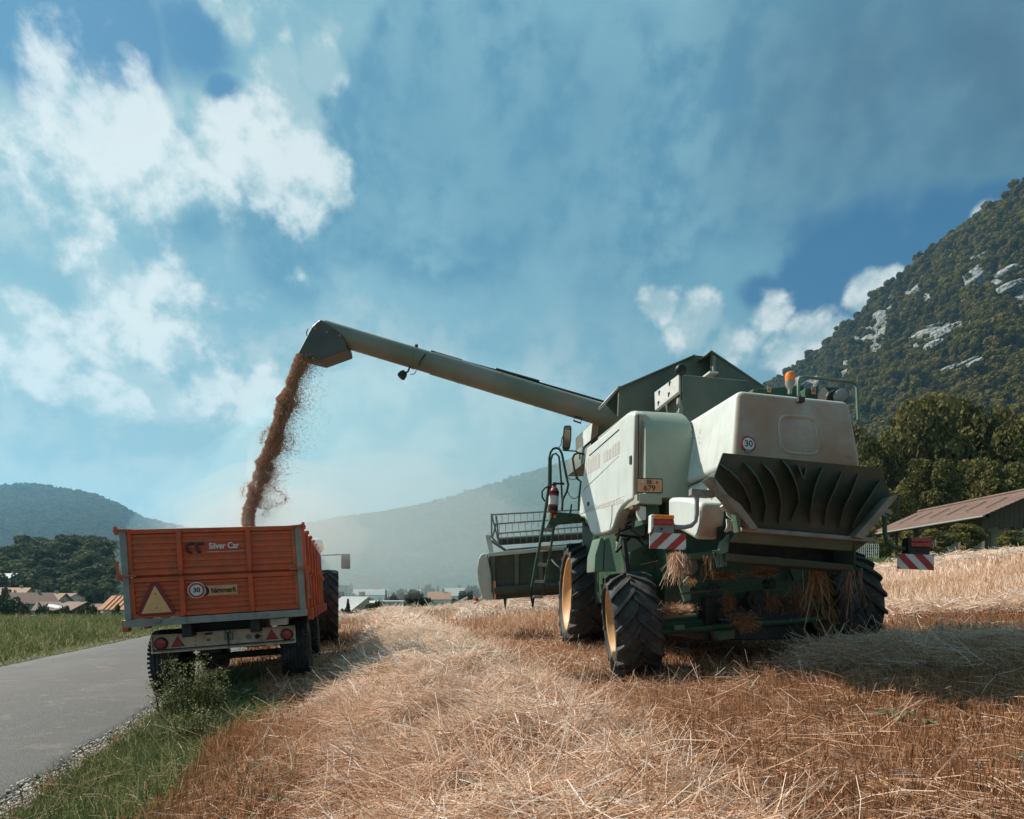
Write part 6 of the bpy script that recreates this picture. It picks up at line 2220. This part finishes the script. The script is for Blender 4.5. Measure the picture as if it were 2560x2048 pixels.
def grain_stream():
    rg = np.random.default_rng(17)
    z6 = lambda x, y: (560 + x / 3.194, 840 + y / 3.194)
    yl = np.array([145, 250, 380, 500, 600, 690, 770, 850, 930, 1000, 1110, 1250, 1380, 1540])
    xl = np.array([588, 545, 500, 432, 408, 385, 360, 330, 298, 258, 240, 185, 160, 145])
    xr = np.array([728, 660, 585, 572, 545, 488, 470, 470, 440, 388, 385, 300, 262, 245])
    n = 125000
    y = rg.uniform(140, 1545, n)
    a, b = np.interp(y, yl, xl), np.interp(y, yl, xr)
    wob = (fbm(y * .02, y * 0, 3, 3) - .5) * 40
    k = rg.beta(1.1, 1.25, n)
    x = a + (b - a) * k + rg.normal(0, 5, n) + wob * 0.9
    den = np.interp(y, [140, 700, 1200, 1545], [1, .95, .6, .5])
    clump = fbm(x * .02, y * .012, 9, 4)
    keep = rg.random(n) < den * np.clip(clump * 2.6 - .25, .12, 1)
    x, y = x[keep], y[keep]
    dep = rg.normal(0, .09, len(x))
    # loose spray drifting off to the right
    m = 9000
    ys = rg.uniform(170, 1380, m)
    xs_ = np.interp(ys, yl, xr) + rg.exponential(45, m) * np.interp(ys, [170, 500, 1200], [.7, 1.5, 1.0]) - 6
    # curling wisps
    wl = []
    for pts, nn in ((((365, 735), (325, 765), (300, 815), (300, 855)) , 380), (((470, 790), (525, 790), (562, 850), (520, 915), (478, 890)), 360), (((375, 1205), (440, 1240), (498, 1295), (485, 1330), (400, 1345), (340, 1385), (300, 1450)), 620),
                    (((215, 1170), (165, 1195), (145, 1245), (148, 1300)), 240), (((350, 1010), (372, 1090), (340, 1160)), 500), (((580, 470), (590, 540), (545, 575)), 500)):
        P = np.array(pts, float)
        tt = rg.random(nn) * (len(P) - 1)
        i = tt.astype(int)
        f = (tt - i)[:, None]
        q = P[i] * (1 - f) + P[np.minimum(i + 1, len(P) - 1)] * f + rg.normal(0, 17, (nn, 2)) * rg.uniform(.2, 1.9, (nn, 1))
        wl.append(q)
    wq = np.concatenate(wl)
    x = np.concatenate([x, xs_, wq[:, 0]])
    y = np.concatenate([y, ys, wq[:, 1]])
    dep = np.concatenate([dep, rg.normal(0, .14, m), rg.normal(0, .08, len(wq))])
    px, py = z6(x, y)
    Y = 8.7 + np.interp(py, [880, 1320], [0, .35]) + dep
    P = np.stack([(px - CX) / F * Y, Y, (HY - py) / F * Y], 1)
    r = rg.uniform(.0024, .0048, len(P))
    tet = np.array([[1, 1, 1], [-1, -1, 1], [-1, 1, -1], [1, -1, -1]], float)
    tri = np.array([[0, 1, 2], [0, 3, 1], [0, 2, 3], [1, 3, 2]])
    q = rg.normal(size=(len(P), 4))
    q /= np.linalg.norm(q, axis=1, keepdims=True)
    w_, x_, y_, z_ = q.T
    Rm = np.stack([np.stack([1 - 2 * (y_ * y_ + z_ * z_), 2 * (x_ * y_ - w_ * z_), 2 * (x_ * z_ + w_ * y_)], 1), np.stack([2 * (x_ * y_ + w_ * z_), 1 - 2 * (x_ * x_ + z_ * z_), 2 * (y_ * z_ - w_ * x_)], 1), np.stack([2 * (x_ * z_ - w_ * y_), 2 * (y_ * z_ + w_ * x_), 1 - 2 * (x_ * x_ + y_ * y_)], 1)], 1)
    V = np.einsum('nij,kj->nki', Rm, tet) * r[:, None, None] + P[:, None, :]
    Q = (tri[None] + (np.arange(len(P)) * 4)[:, None, None]).reshape(-1, 3)
    o = mesh_np('grain_stream', V.reshape(-1, 3), Q, GRAIN, np.repeat(rg.random(len(P)), 4), tris=True)
    tag(o, 'brown stream of grain falling from the spout into the trailer', 'grain', kind='stuff')
    # grain heap in the trailer
    g = 40
    u = np.linspace(-1.02, 1.02, g)
    v = np.linspace(.1, 4.9, g * 2)
    UU, VV = np.meshgrid(u, v, indexing='xy')
    hh = .72 + .38 * np.exp(-((UU + .25) ** 2 / .5 + (VV - 1.9) ** 2 / 1.2)) + (fbm(UU * 4, VV * 4, 3, 3) - .5) * .06
    Pn = np.stack([UU, VV, hh], -1).reshape(-1, 3)
    Mw = np.array(TM)
    Pn = Pn @ Mw[:3, :3].T + Mw[:3, 3]
    o = mesh_np('grain_heap', Pn, grid_q(*UU.shape), mat('grain_pile', (0.42, 0.21, 0.10), (0.52, 0.30, 0.16), 0.8, 60, 0.5, 120), smooth=True)
    tag(o, 'heap of brown grain inside the orange trailer', 'grain')


grain_stream()


def puff(c, r, density, seed, name='dust_cloud', label=None, color=(0.95, 0.93, 0.88), aniso=0.3):
    mb = MB().ball((0, 0, 0), 1.0, 28)
    rr = Vector(r)
    vs = []
    for v in mb.v:
        q = Vector(v)
        k = 1 + .28 * mnoise.noise(q * 1.7 + Vector((seed * 3.1, 0, 0)))
        vs.append((c[0] + q.x * rr.x * k, c[1] + q.y * rr.y * k, c[2] + q.z * rr.z * k))
    mb.v = vs
    o = build(mb, name, volume_mat('dust_air_%d' % seed, color, density, aniso), smooth=True)
    return tag(o, label, 'dust', kind='stuff')

puff(W(648, 1295, 9.2), (.62, .45, .50), .42, 1, label='pale dust puff where the grain lands in the trailer')
puff(W(660, 1195, 9.0), (.30, .3, .85), .55, 5, label='pale dust drifting off the falling grain')
puff(W(690, 1325, 11.2), (1.9, 1.6, .9), .16, 2, label='thin pale dust drifting over the trailer and the tractor roof')
puff(W(900, 1330, 27), (9.5, 6.0, 3.6), .030, 3, label='wide veil of harvest dust hanging beyond the trailer')
puff(W(1120, 1415, 165), (80.0, 75.0, 48.0), .0058, 4, label='broad pale dust haze over the middle of the valley', color=(0.66, 0.95, 1.0))

# ------------------------------------------------------------------ trees close enough to single out
BARK = mat('tree_bark', (0.07, 0.055, 0.04), (0.10, 0.08, 0.06), 0.9, 8, 0.3)
LEAFN = plant_mat('tree_leaf', [(0, (0.040, 0.040, 0.014)), (0.4, (0.115, 0.105, 0.034)), (0.75, (0.21, 0.18, 0.06)), (1, (0.33, 0.23, 0.09))], rnd=0.25, trans=0.3, spec=0.05)
LEAFV = plant_mat('village_leaf', [(0, (0.018, 0.030, 0.014)), (0.5, (0.05, 0.07, 0.03)), (1, (0.16, 0.18, 0.075))], rnd=0.3, trans=0.25, spec=0.05)


def crown_np(kind, seed, n):
    """leaf quads of one crown in a unit tree (height 1), grouped in clumps with gaps"""
    rg = np.random.default_rng(seed)
    if kind == 'fir':
        h = rg.random(n) ** .9
        ang = rg.uniform(0, 6.283, n)
        rad = (1 - h) * .26 * (.55 + .5 * np.abs(np.sin(h * 34))) * rg.uniform(.3, 1.05, n) ** .5
        P = np.stack([np.cos(ang) * rad, np.sin(ang) * rad, .05 + h * .95], 1)
        N = np.stack([np.cos(ang), np.sin(ang), np.full(n, .3)], 1)
        size = rg.uniform(.012, .026, n)
        t = .35 + rg.normal(0, .18, n)
    else:
        nc = 34 if kind == 'leaf' else 22
        lo = .18 if kind == 'leaf' else .02
        c = rg.normal(size=(nc, 3))
        c /= np.linalg.norm(c, axis=1, keepdims=True)
        c *= rg.uniform(.35, 1, (nc, 1)) ** .6
        c = c * np.array([.33, .33, (1 - lo) / 2 * .84]) + np.array([0, 0, (1 + lo) / 2])
        r = rg.uniform(.07, .15, nc)
        i = rg.choice(nc, n, p=r ** 2 / (r ** 2).sum())
        d = rg.normal(size=(n, 3))
        d /= np.linalg.norm(d, axis=1, keepdims=True)
        P = c[i] + d * (r[i] * rg.uniform(.5, 1.08, n) ** .5)[:, None] * np.array([1, 1, .8])
        N = d
        size = rg.uniform(.010, .022, n)
        t = rg.normal(.45, .12, nc)[i] + rg.normal(0, .16, n)
    V, Q = leafy(P, N, size * 1.25 * math.sqrt(6500 / n), rg)
    return V, Q, np.repeat(np.clip(t, 0, 1), 4)


CROWNS = {}


def crown_mesh(kind, var, n, m):
    key = (kind, var, n, m.name)
    if key not in CROWNS:
        V, Q, t = crown_np(kind, var * 7 + len(kind), n)
        o = mesh_np('crown', V, Q, m, t)
        CROWNS[key] = o.data
        bpy.data.objects.remove(o)
    return CROWNS[key]


def trunk_mesh(kind, var):
    key = ('trunk', kind, var)
    if key not in CROWNS:
        rg = random.Random(var * 3 + 1)
        mb = MB().tube([(0, 0, -.03), (.005, 0, .2), (-.005, .004, .45), (0, 0, .8)], [.026, .02, .014, .004], 7)
        if kind == 'leaf':
            for k in range(9):
                a = rg.uniform(0, 6.28)
                h = rg.uniform(.22, .6)
                L = rg.uniform(.15, .3)
                mb.tube([(0, 0, h), (math.cos(a) * L * .5, math.sin(a) * L * .5, h + L * .45), (math.cos(a) * L, math.sin(a) * L, h + L * .8)], [.010, .006, .002], 5)
        me = bpy.data.meshes.new('trunk')
        me.from_pydata(mb.v, [], mb.f)
        me.materials.append(BARK)
        CROWNS[key] = me
    return CROWNS[key]


def tree(px, ytop, Y, wpx, kind, var, label, n=4200, m=None, name='tree', group=None, zbase=None, cat='tree'):
    m = m or LEAFN
    top = W(px, ytop, Y)
    z0 = zbase if zbase is not None else tz1(top.x, Y)
    h = top.z - z0
    wid = wpx / F * Y
    t = thing(name, (top.x, Y, z0), label, cat, group)
    t.rotation_euler = (0, 0, (var * 1.7 + px * .01) % 6.28)
    k = {'leaf': .92, 'fir': .5, 'bush': .88}[kind]
    for nm, me in (('trunk', trunk_mesh(kind, var)), ('crown', crown_mesh(kind, var, n, m))):
        o = bpy.data.objects.new(nm, me)
        o.scale = (wid / k, wid / k, h)
        link(o, t)
    return t


# wood edge behind the barn
NT_ = [(2290, 935, 92, 230, 1, 'tall broad tree with reddish crown above the barn roof'), (2200, 1050, 88, 150, 2, 'round tree just right of the harvester handrail'), (2420, 985, 96, 220, 3, 'tall dark tree right of the reddish tree above the barn'),
       (2540, 1000, 90, 200, 4, 'dark tree cut by the right edge above the barn'), (2150, 1130, 80, 130, 2, 'tree half hidden behind the harvester deflector'), (2330, 1130, 78, 170, 3, 'lower bushy tree directly behind the barn ridge'),
       (2225, 1190, 72, 130, 4, 'small round tree behind the left end of the barn roof'), (2470, 1110, 80, 190, 1, 'spreading green tree behind the right half of the barn'), (2640, 1040, 84, 220, 2, 'tree beyond the right edge behind the barn gable'),
       (2370, 1060, 100, 170, 2, 'dark tree between the two tallest trees above the barn'), (2120, 1040, 110, 170, 3, 'tree behind the harvester hood')]
for px_, yt, Y_, w_, v_, lb in NT_:
    tree(px_, yt, Y_, w_, 'leaf', v_, lb, 6500)
BS_ = [(2200, 1330, 47, 90, 1, 'shrub under the left end of the barn eave'), (2335, 1316, 46, 120, 2, 'broad shrub growing along the barn wall'), (2415, 1302, 47.5, 100, 3, 'shrub in front of the barn below the gutter'), (2160, 1300, 52, 80, 1, 'dark shrub beside the harvester tail'),
       (2275, 1345, 45, 80, 3, 'low shrub left of the broad shrub by the barn'), (2545, 1322, 44, 110, 2, 'brownish shrub below the barn gable')]
for px_, yt, Y_, w_, v_, lb in BS_:
    tree(px_, yt, Y_, w_, 'bush', v_, lb, 2600, name='shrub', cat='shrub')

# village trees, left
VT = [(228, 1497, 88, 56, 'leaf', 1, 'rounded tree beside the reddish roof near the trailer'), (12, 1478, 100, 75, 'leaf', 2, 'dark tree at the left edge below the village'), (62, 1515, 96, 50, 'bush', 3, 'bush before the big beige house'),
      (30, 1440, 190, 16, 'fir', 1, 'left dark fir between the upper village roofs'), (36, 1446, 190, 14, 'fir', 2, 'right dark fir between the upper village roofs'), (150, 1468, 170, 46, 'leaf', 3, 'tree behind the tan roof'),
      (190, 1475, 200, 50, 'leaf', 1, 'tree at the foot of the knoll'), (75, 1462, 190, 46, 'leaf', 4, 'tree above the brown roof in the village'), (205, 1518, 84, 40, 'bush', 2, 'bush between the brown house and the rounded tree'), (120, 1452, 215, 40, 'leaf', 2, 'tree beside the pale upper house'),
      (15, 1405, 300, 30, 'leaf', 1, 'lone tree on the slope left of the knoll'), (52, 1400, 310, 24, 'leaf', 3, 'small tree at the left foot of the knoll'), (100, 1528, 80, 70, 'bush', 1, 'hedge along the meadow below the village'),
      # village, middle
      (870, 1499, 62, 30, 'fir', 1, 'small dark conical fir right of the tractor'), (925, 1505, 66, 62, 'bush', 2, 'bush between the grey roofed house and the white building'), (1043, 1468, 84, 92, 'leaf', 3, 'big dark round tree in the middle of the valley'),
      (1000, 1458, 130, 60, 'leaf', 1, 'paler tree behind the big round tree'), (1165, 1462, 100, 60, 'leaf', 4, 'tree left of the harvester header'), (965, 1477, 110, 24, 'fir', 2, 'slim fir left of the white building'), (1110, 1492, 96, 60, 'bush', 1, 'bush below the orange roof in the valley'),
      (900, 1482, 120, 50, 'leaf', 2, 'tree behind the grey roofed house'), (870, 1455, 170, 46, 'leaf', 3, 'dark tree right of the tractor wheel, further back'), (1070, 1452, 170, 50, 'leaf', 2, 'tree behind the roofs of the middle village'), (1180, 1450, 150, 50, 'leaf', 1, 'tree behind the header shield'), (1095, 1466, 150, 14, 'fir', 1, 'slim fir beside the orange roof'), (1015, 1505, 70, 40, 'bush', 3, 'bush right of the white building'),
      (945, 1490, 78, 44, 'leaf', 1, 'tree directly left of the white flat roofed building'), (860, 1512, 58, 36, 'bush', 1, 'bush at the foot of the small conical fir'), (1075, 1500, 74, 56, 'leaf', 4, 'tree right of the big dark round tree'), (1135, 1490, 80, 50, 'leaf', 2, 'tree in front of the pale house with the grey roof'),
      (890, 1518, 56, 40, 'bush', 4, 'low bush covering the front of the grey roofed house'), (985, 1480, 92, 46, 'leaf', 3, 'tree behind the white flat roofed building'), (1185, 1490, 76, 46, 'leaf', 1, 'tree touching the header shield'),
      (105, 1498, 100, 36, 'leaf', 2, 'tree between the big beige house and the timber house'), (163, 1500, 98, 34, 'leaf', 4, 'tree between the two small dark houses'), (215, 1480, 130, 52, 'leaf', 3, 'broad tree behind the small dark house'), (262, 1488, 120, 50, 'leaf', 1, 'tree behind the reddish brown roof'),
      (52, 1490, 105, 40, 'leaf', 4, 'tree before the left wall of the big beige house'), (292, 1506, 78, 30, 'bush', 2, 'bush before the ribbed orange roof'), (20, 1462, 150, 50, 'leaf', 3, 'tree left of the plain brown roof'), (135, 1476, 180, 40, 'leaf', 1, 'tree behind the long tan roof'), (240, 1462, 210, 60, 'leaf', 2, 'tree below the middle of the knoll'), (285, 1470, 190, 60, 'leaf', 4, 'tree beside the trailer corner at the knoll foot')]
for px_, yt, Y_, w_, kd, v_, lb in VT:
    tree(px_, yt, Y_, w_, kd, v_, lb, 1800, LEAFV, 'fir_tree' if kd == 'fir' else 'village_tree' if kd == 'leaf' else 'garden_bush', cat='tree' if kd != 'bush' else 'bush')
rgv = np.random.default_rng(91)
n = 520
Yv = rgv.uniform(150, 480, n)
av = rgv.uniform(-1.0, .22, n)
Pv = np.stack([av * Yv, Yv, tz(av * Yv, Yv, False)], 1)
kk = rgv.random(n) < (.25 + .9 * (fbm(Pv[:, 0] * .02, Pv[:, 1] * .02, 5, 2) > .5))
Pv = Pv[kk]
hv = rgv.uniform(5, 11, len(Pv))
scatter('valley_trees', Pv, np.stack([hv, hv, hv], 1), W_FAR, 'scattered hazy trees between the far houses of the valley', 'trees')

# ------------------------------------------------------------------ houses
RBROWN = mat('brown_tiles', (0.17, 0.095, 0.065), (0.22, 0.13, 0.09), 0.85, 3, 0.3, 6)
RTAN = mat('tan_tiles', (0.36, 0.20, 0.12), (0.42, 0.25, 0.15), 0.85, 3, 0.3, 6)
RORANGE = mat('orange_tiles', (0.50, 0.20, 0.09), (0.56, 0.25, 0.12), 0.85, 3, 0.3, 6)
RGREY = mat('grey_roof', (0.30, 0.30, 0.29), (0.38, 0.38, 0.36), 0.7, 3, 0.1, 6)
WBEIGE = mat('beige_render', (0.38, 0.34, 0.26), (0.44, 0.39, 0.30), 0.9, 2)
WWHITE = mat('white_render', (0.68, 0.67, 0.63), (0.62, 0.61, 0.57), 0.9, 2)
WWOOD = mat('timber_wall', (0.085, 0.058, 0.040), (0.12, 0.082, 0.056), 0.9, 6)
PANE = mat('window_glass', (0.04, 0.05, 0.055), None, 0.15)
FRAME = mat('window_frame', (0.6, 0.58, 0.54), None, 0.6)


def house(px, ytop, Y, wid, dep, rise, yaw, wm, rm, label, floors=2, nwin=3, name='house', flat=False, chim=True, ribs=False):
    top = W(px, ytop, Y)
    z0 = tz1(top.x, Y)
    t = thing(name, (top.x, Y, z0), label, 'house', 'village houses')
    M = Matrix.Rotation(R(yaw), 3, 'Z')
    o_ = Vector((top.x, Y, 0))
    P = lambda x, y, z: o_ + M @ Vector((x, y, 0)) + Vector((0, 0, z))
    zr = top.z
    ze = zr - rise
    w2, d2 = wid / 2, dep / 2
    mb = MB().box(P(0, 0, (z0 - .5 + ze) / 2), (wid, dep, ze - z0 + .5), M)
    if not flat:
        for y in (-d2 + .01, d2 - .15):
            pass
        mb.prism([P(-w2, -d2, ze), P(-w2, d2, ze), P(-w2, 0, zr - .12)], M @ Vector((wid, 0, 0)))
    wl = build(mb, 'wall', wm, t)
    ov = .5
    rf = MB()
    if flat:
        rf.box(P(0, 0, ze + .15), (wid + .6, dep + .6, .3), M)
    else:
        sl = rise / d2
        for s in (-1, 1):
            a = [P(-w2 - ov, s * (d2 + ov), ze - ov * sl + .05), P(w2 + ov, s * (d2 + ov), ze - ov * sl + .05), P(w2 + ov, 0, zr + .05), P(-w2 - ov, 0, zr + .05)]
            rf.prism(a, (0, 0, .18))
    ro = build(rf, 'roof', rm, t)
    if ribs and not flat:
        rb = MB()
        for i in range(int(wid / .7)):
            x = -w2 + .35 + i * .7
            rb.tube([P(x, -(d2 + ov), ze - ov * rise / d2 + .26), P(x, 0, zr + .26)], .09, 5)
        build(rb, 'roof_rib', rm, ro, stuff=True)
    if chim:
        build(MB().box(P(w2 * .4, d2 * .15, zr + .2), (.7, .7, 1.6), M), 'chimney', WBEIGE, ro)
    for f in range(floors):
        z = ze - 1.5 - f * 2.7
        if z < z0 + .8:
            continue
        for i in range(nwin):
            x = -w2 + wid * (i + .5) / nwin
            wi = build(MB().box(P(x, -d2 - .02, z), (1.25, .08, 1.5), M), 'window', FRAME, t)
            build(MB().box(P(x - .28, -d2 - .05, z), (.5, .06, 1.3), M), 'pane', PANE, wi)
            build(MB().box(P(x + .28, -d2 - .05, z), (.5, .06, 1.3), M), 'pane', PANE, wi)
        for y in (-dep * .22, dep * .22):
            for s in (-1, 1):
                wi = build(MB().box(P(s * (w2 + .02), y, z), (.08, 1.1, 1.4), M), 'window', FRAME, t)
                build(MB().box(P(s * (w2 + .05), y, z), (.06, .95, 1.25), M), 'pane', PANE, wi)
    build(MB().box(P(w2 * .1, -d2 - .03, z0 + 1.05), (1.0, .08, 2.1), M), 'door', WWOOD, t)
    return t


house(78, 1484, 135, 7.5, 8, 2.3, 58, WBEIGE, RBROWN, 'big beige house with a dark brown gable roof on the left', 3, 3)
house(36, 1471, 165, 7, 8, 1.9, 20, WBEIGE, RTAN, 'house with a plain brown roof behind the big beige house', 2, 2)
house(122, 1485, 160, 8, 8, 2.4, 8, WBEIGE, RTAN, 'house with a long tan roof right of the big beige house', 2, 3)
house(178, 1485, 170, 6.5, 7, 2.0, -28, WWHITE, RBROWN, 'white walled house with a low brown roof below the knoll', 2, 2)
house(140, 1507, 112, 5.0, 6, 1.4, 25, WWOOD, RBROWN, 'brown timber house with a white awning', 2, 2)
house(190, 1507, 112, 4.6, 6, 1.4, -12, WWOOD, RBROWN, 'small dark house left of the rounded tree', 2, 2)
house(268, 1513, 92, 3.6, 5, 1.2, 5, WBEIGE, RBROWN, 'low house with a reddish brown roof near the trailer', 1, 2)
house(314, 1493, 86, 3.2, 5, 1.7, 0, WWHITE, RORANGE, 'house with a ribbed orange roof half hidden by the trailer', 2, 2, ribs=True)
house(16, 1435, 235, 11, 9, 2.6, -10, WBEIGE, RGREY, 'upper left house with a broad grey roof at the edge', 2, 3)
house(95, 1446, 240, 9, 8, 2.2, 12, WWHITE, RGREY, 'pale upper house with a grey roof among trees', 2, 3)
house(72, 1448, 245, 3.5, 4, 1.0, 0, WWHITE, RBROWN, 'tiny white house left of the pale upper house', 1, 1, chim=False)
house(888, 1495, 92, 5.2, 6.5, 1.9, -32, WBEIGE, RGREY, 'grey roofed house right of the tractor', 2, 3)
house(975, 1499, 86, 4.6, 5, .5, 24, WWHITE, WWHITE, 'white flat roofed building with balconies in the valley', 3, 2, flat=True, chim=False)
house(1098, 1482, 135, 4.6, 5, 1.5, 8, WWHITE, RORANGE, 'small house with an orange roof left of the header', 2, 2)
house(1135, 1472, 150, 6, 6, 1.8, -20, WWHITE, RGREY, 'pale house with a grey roof left of the header', 2, 2)
house(843, 1463, 110, 3.4, 5, .4, 15, WWHITE, RGREY, 'pale narrow building next to the tractor wheel', 3, 2, flat=True, chim=False)
house(1068, 1460, 190, 5, 5, 1.5, 15, WWHITE, RBROWN, 'far little house with a pale front behind the big round tree', 2, 2, chim=False)
house(925, 1478, 175, 9, 6, 1.2, 5, WWHITE, RGREY, 'long low pale shed beyond the grey roofed house', 1, 4, chim=False)
# awning and garden parasols
aw = build(MB().prism([W(116, 1511, 108), W(138, 1516, 108), W(139, 1520, 107), W(117, 1516, 107)], (0, 1.5, 0)), 'awning', WWHITE, org=W(128, 1515, 108))
tag(aw, 'white awning on the brown timber house', 'awning')
for px_, lb in ((84, 'left white garden parasol at the meadow edge'), (112, 'right white garden parasol at the meadow edge')):
    b_ = W(px_, 1541, 60)
    t_ = thing('garden_parasol', (b_.x, 60, tz1(b_.x, 60)), lb, 'parasol', 'white garden parasols')
    zc = W(px_, 1540, 60).z
    build(MB().lathe((b_.x, 60, zc), UP, [(1.1, -.28), (.6, -.1), (.02, .12)], 8), 'canopy', WWHITE, t_)
    build(MB().tube([(b_.x, 60, tz1(b_.x, 60)), (b_.x, 60, zc)], .04, 6), 'pole', GREYS, t_)

# tower crane
def crane():
    b = W(940, 1500, 190)
    z0 = tz1(b.x, 190)
    t = thing('tower_crane', (b.x, 190, z0), 'thin orange construction crane over the far roofs', 'crane')
    CO = mat('crane_orange', (0.70, 0.20, 0.06), None, 0.6)
    zt = W(940, 1452, 190).z
    s = .35
    mast = MB()
    for dx in (-s, s):
        for dy in (-s, s):
            mast.tube([(b.x + dx, 190 + dy, z0), (b.x + dx, 190 + dy, zt)], .09, 4)
    n = 14
    for i in range(n):
        z = z0 + (zt - z0) * i / n
        z1 = z0 + (zt - z0) * (i + 1) / n
        mast.tube([(b.x - s, 190 - s, z), (b.x + s, 190 - s, z1)], .06, 4)
    build(mast, 'mast', CO, t)
    a, e = W(862, 1447, 190), W(946, 1459, 190)
    j = MB().tube([a, e], .10, 4).tube([a + Vector((0, 0, .9)), e + Vector((0, 0, .9))], .08, 4)
    for i in range(22):
        p = a.lerp(e, i / 22)
        q = a.lerp(e, (i + 1) / 22)
        j.tube([p, q + Vector((0, 0, .9))], .05, 4)
    build(j, 'jib', CO, t)
    build(MB().tube([W(940, 1458, 190), W(950, 1449, 190)], .18, 5), 'tower_head', CO, t)
    build(MB().tube([W(948, 1455, 190), W(957, 1457, 190)], .1, 4), 'counter_jib', CO, t)


crane()
# sloping pale beam at the field's edge
bm_ = build(MB().prism([W(1127, 1512, 31), W(1168, 1491, 31), W(1170, 1495, 31), W(1130, 1516, 31)], (0, .12, 0)), 'barrier_beam', WWHITE, org=W(1148, 1504, 31), bevel=.01)
tag(bm_, 'pale beam sloping up beyond the field left of the header', 'beam')
pb = W(1140, 1509, 31.2)
po = build(MB().box((pb.x, 31.2, pb.z - .6), (.12, .12, 1.2)), 'beam_post', GREYS, org=(pb.x, 31.2, pb.z - 1.2), bevel=.01)
tag(po, 'short grey post under the sloping pale beam', 'post')
# ploughed strip in the valley
q4 = [W(877, 1484, 230), W(975, 1484, 230), W(972, 1475, 300), W(880, 1476, 300)]
ps = build(MB().prism(q4, (0, 0, .4)), 'ploughed_strip', mat('ploughed_soil', (0.42, 0.25, 0.16), (0.48, 0.30, 0.2), 0.95, 1))
tag(ps, kind='structure')

# ------------------------------------------------------------------ barn
def barn():
    x0, x1, x2, y0, y1 = 41.7, 47.0, 52.3, 50.0, 65.0
    ze, zr = 7.1, 9.4
    z0 = tz1(45, 55)
    t = thing('barn', (47, 57, z0), 'old timber barn with a brown tiled roof at the wood edge', 'barn')
    BR = mat('barn_tiles', (0.15, 0.088, 0.065), (0.20, 0.125, 0.098), 0.9, 1.2, 0.5, 5, dirt=(0.13, 0.09, 0.07), dirt_amt=0.6, dirt_scale=0.6)
    n = 14
    mb = MB()
    sl = (zr - ze) / (x1 - x0)
    for side in (-1, 1):
        xe = x0 - .7 if side < 0 else x2 + .7
        for i in range(n):
            a = i / n
            b = (i + 1.08) / n
            xa, xb = xe + (x1 - xe) * a, xe + (x1 - xe) * min(b, 1.0)
            za = ze - .7 * sl + (zr - ze + .7 * sl) * a
            zb = ze - .7 * sl + (zr - ze + .7 * sl) * min(b, 1.0)
            mb.prism([(xa, y0 - .9, za + .10), (xa, y1 + .5, za + .10), (xb, y1 + .5, zb + .05), (xb, y0 - .9, zb + .05)], (0, 0, -.07))
    rf = build(mb, 'roof', BR, t)
    build(MB().tube([(x1, y0 - .9, zr + .12), (x1, y1 + .5, zr + .12)], .16, 8), 'ridge', BR, rf)
    build(MB().tube([(x0 - .75, y0 - .8, ze - .75 * sl - .02), (x0 - .75, y1 + .4, ze - .75 * sl - .02)], .09, 8), 'gutter', GALV, rf)
    for i in range(6):
        y = y0 + 1.2 + i * 2.3
        build(MB().prism([(x0 + 1.2, y, ze + 1.2 * sl + .16), (x0 + 3.6, y + .6, ze + 3.6 * sl + .16), (x0 + 3.6, y + .66, ze + 3.6 * sl + .16), (x0 + 1.2, y + .06, ze + 1.2 * sl + .16)], (0, 0, .05)), 'snow_guard', DARK, rf)
    # gable boards, one by one
    for i in range(24):
        xa = x0 + (x2 - x0) * i / 24
        xb = xa + (x2 - x0) / 24 - .03
        zt = lambda x: ze + (zr - ze) * (1 - abs(x - x1) / (x1 - x0)) - .1
        build(MB().prism([(xa, y0, ze - 1.4 + .1 * (i % 3)), (xb, y0, ze - 1.4 + .1 * (i % 3)), (xb, y0, zt(xb)), (xa, y0, zt(xa))], (0, .06, 0)), 'board', WWOOD, t)
    for x in (x0 + .3, x0 + 2.8, x1, x2 - 2.8, x2 - .3):
        build(MB().box((x, y0 + .3, (z0 + ze) / 2), (.3, .3, ze - z0), None), 'post', WWOOD, t)
    for y in (y0 + 3, y0 + 6, y0 + 9, y0 + 12, y1):
        build(MB().box((x0 + .3, y, (z0 + ze) / 2), (.3, .3, ze - z0)), 'post', WWOOD, t)
    build(MB().box((x0 + .3, (y0 + y1) / 2, ze - .2), (.28, y1 - y0, .3)), 'wall_plate', WWOOD, t)
    build(MB().box((x0 + 3.5, y0 + 6, (z0 + ze) / 2 - .3), (.2, 12, ze - z0 - .6)), 'back_wall', WBEIGE, t)
    build(MB().box((x1 + 2, y0 + 3.5, (z0 + ze) / 2 - .6), (9, .2, ze - z0 - 1.2)), 'cross_wall', WBEIGE, t)


barn()


def pen():
    b = W(2160, 1405, 38)
    b.z = tz1(b.x, 38)
    t = thing('wire_pen', b, 'white wire fence panel beyond the right rear tyre', 'fence')
    WP = mat('white_wire', (0.75, 0.8, 0.8), None, 0.5)
    for i in range(13):
        x = b.x - .6 + i * .13
        build(MB().tube([(x, 38, b.z), (x, 38, b.z + 1.5)], .009, 5), 'upright', WP, t)
    for i in range(8):
        z = b.z + .08 + i * .2
        build(MB().tube([(b.x - .62, 38, z), (b.x + 1.0, 38, z)], .009, 5), 'wire', WP, t)


pen()
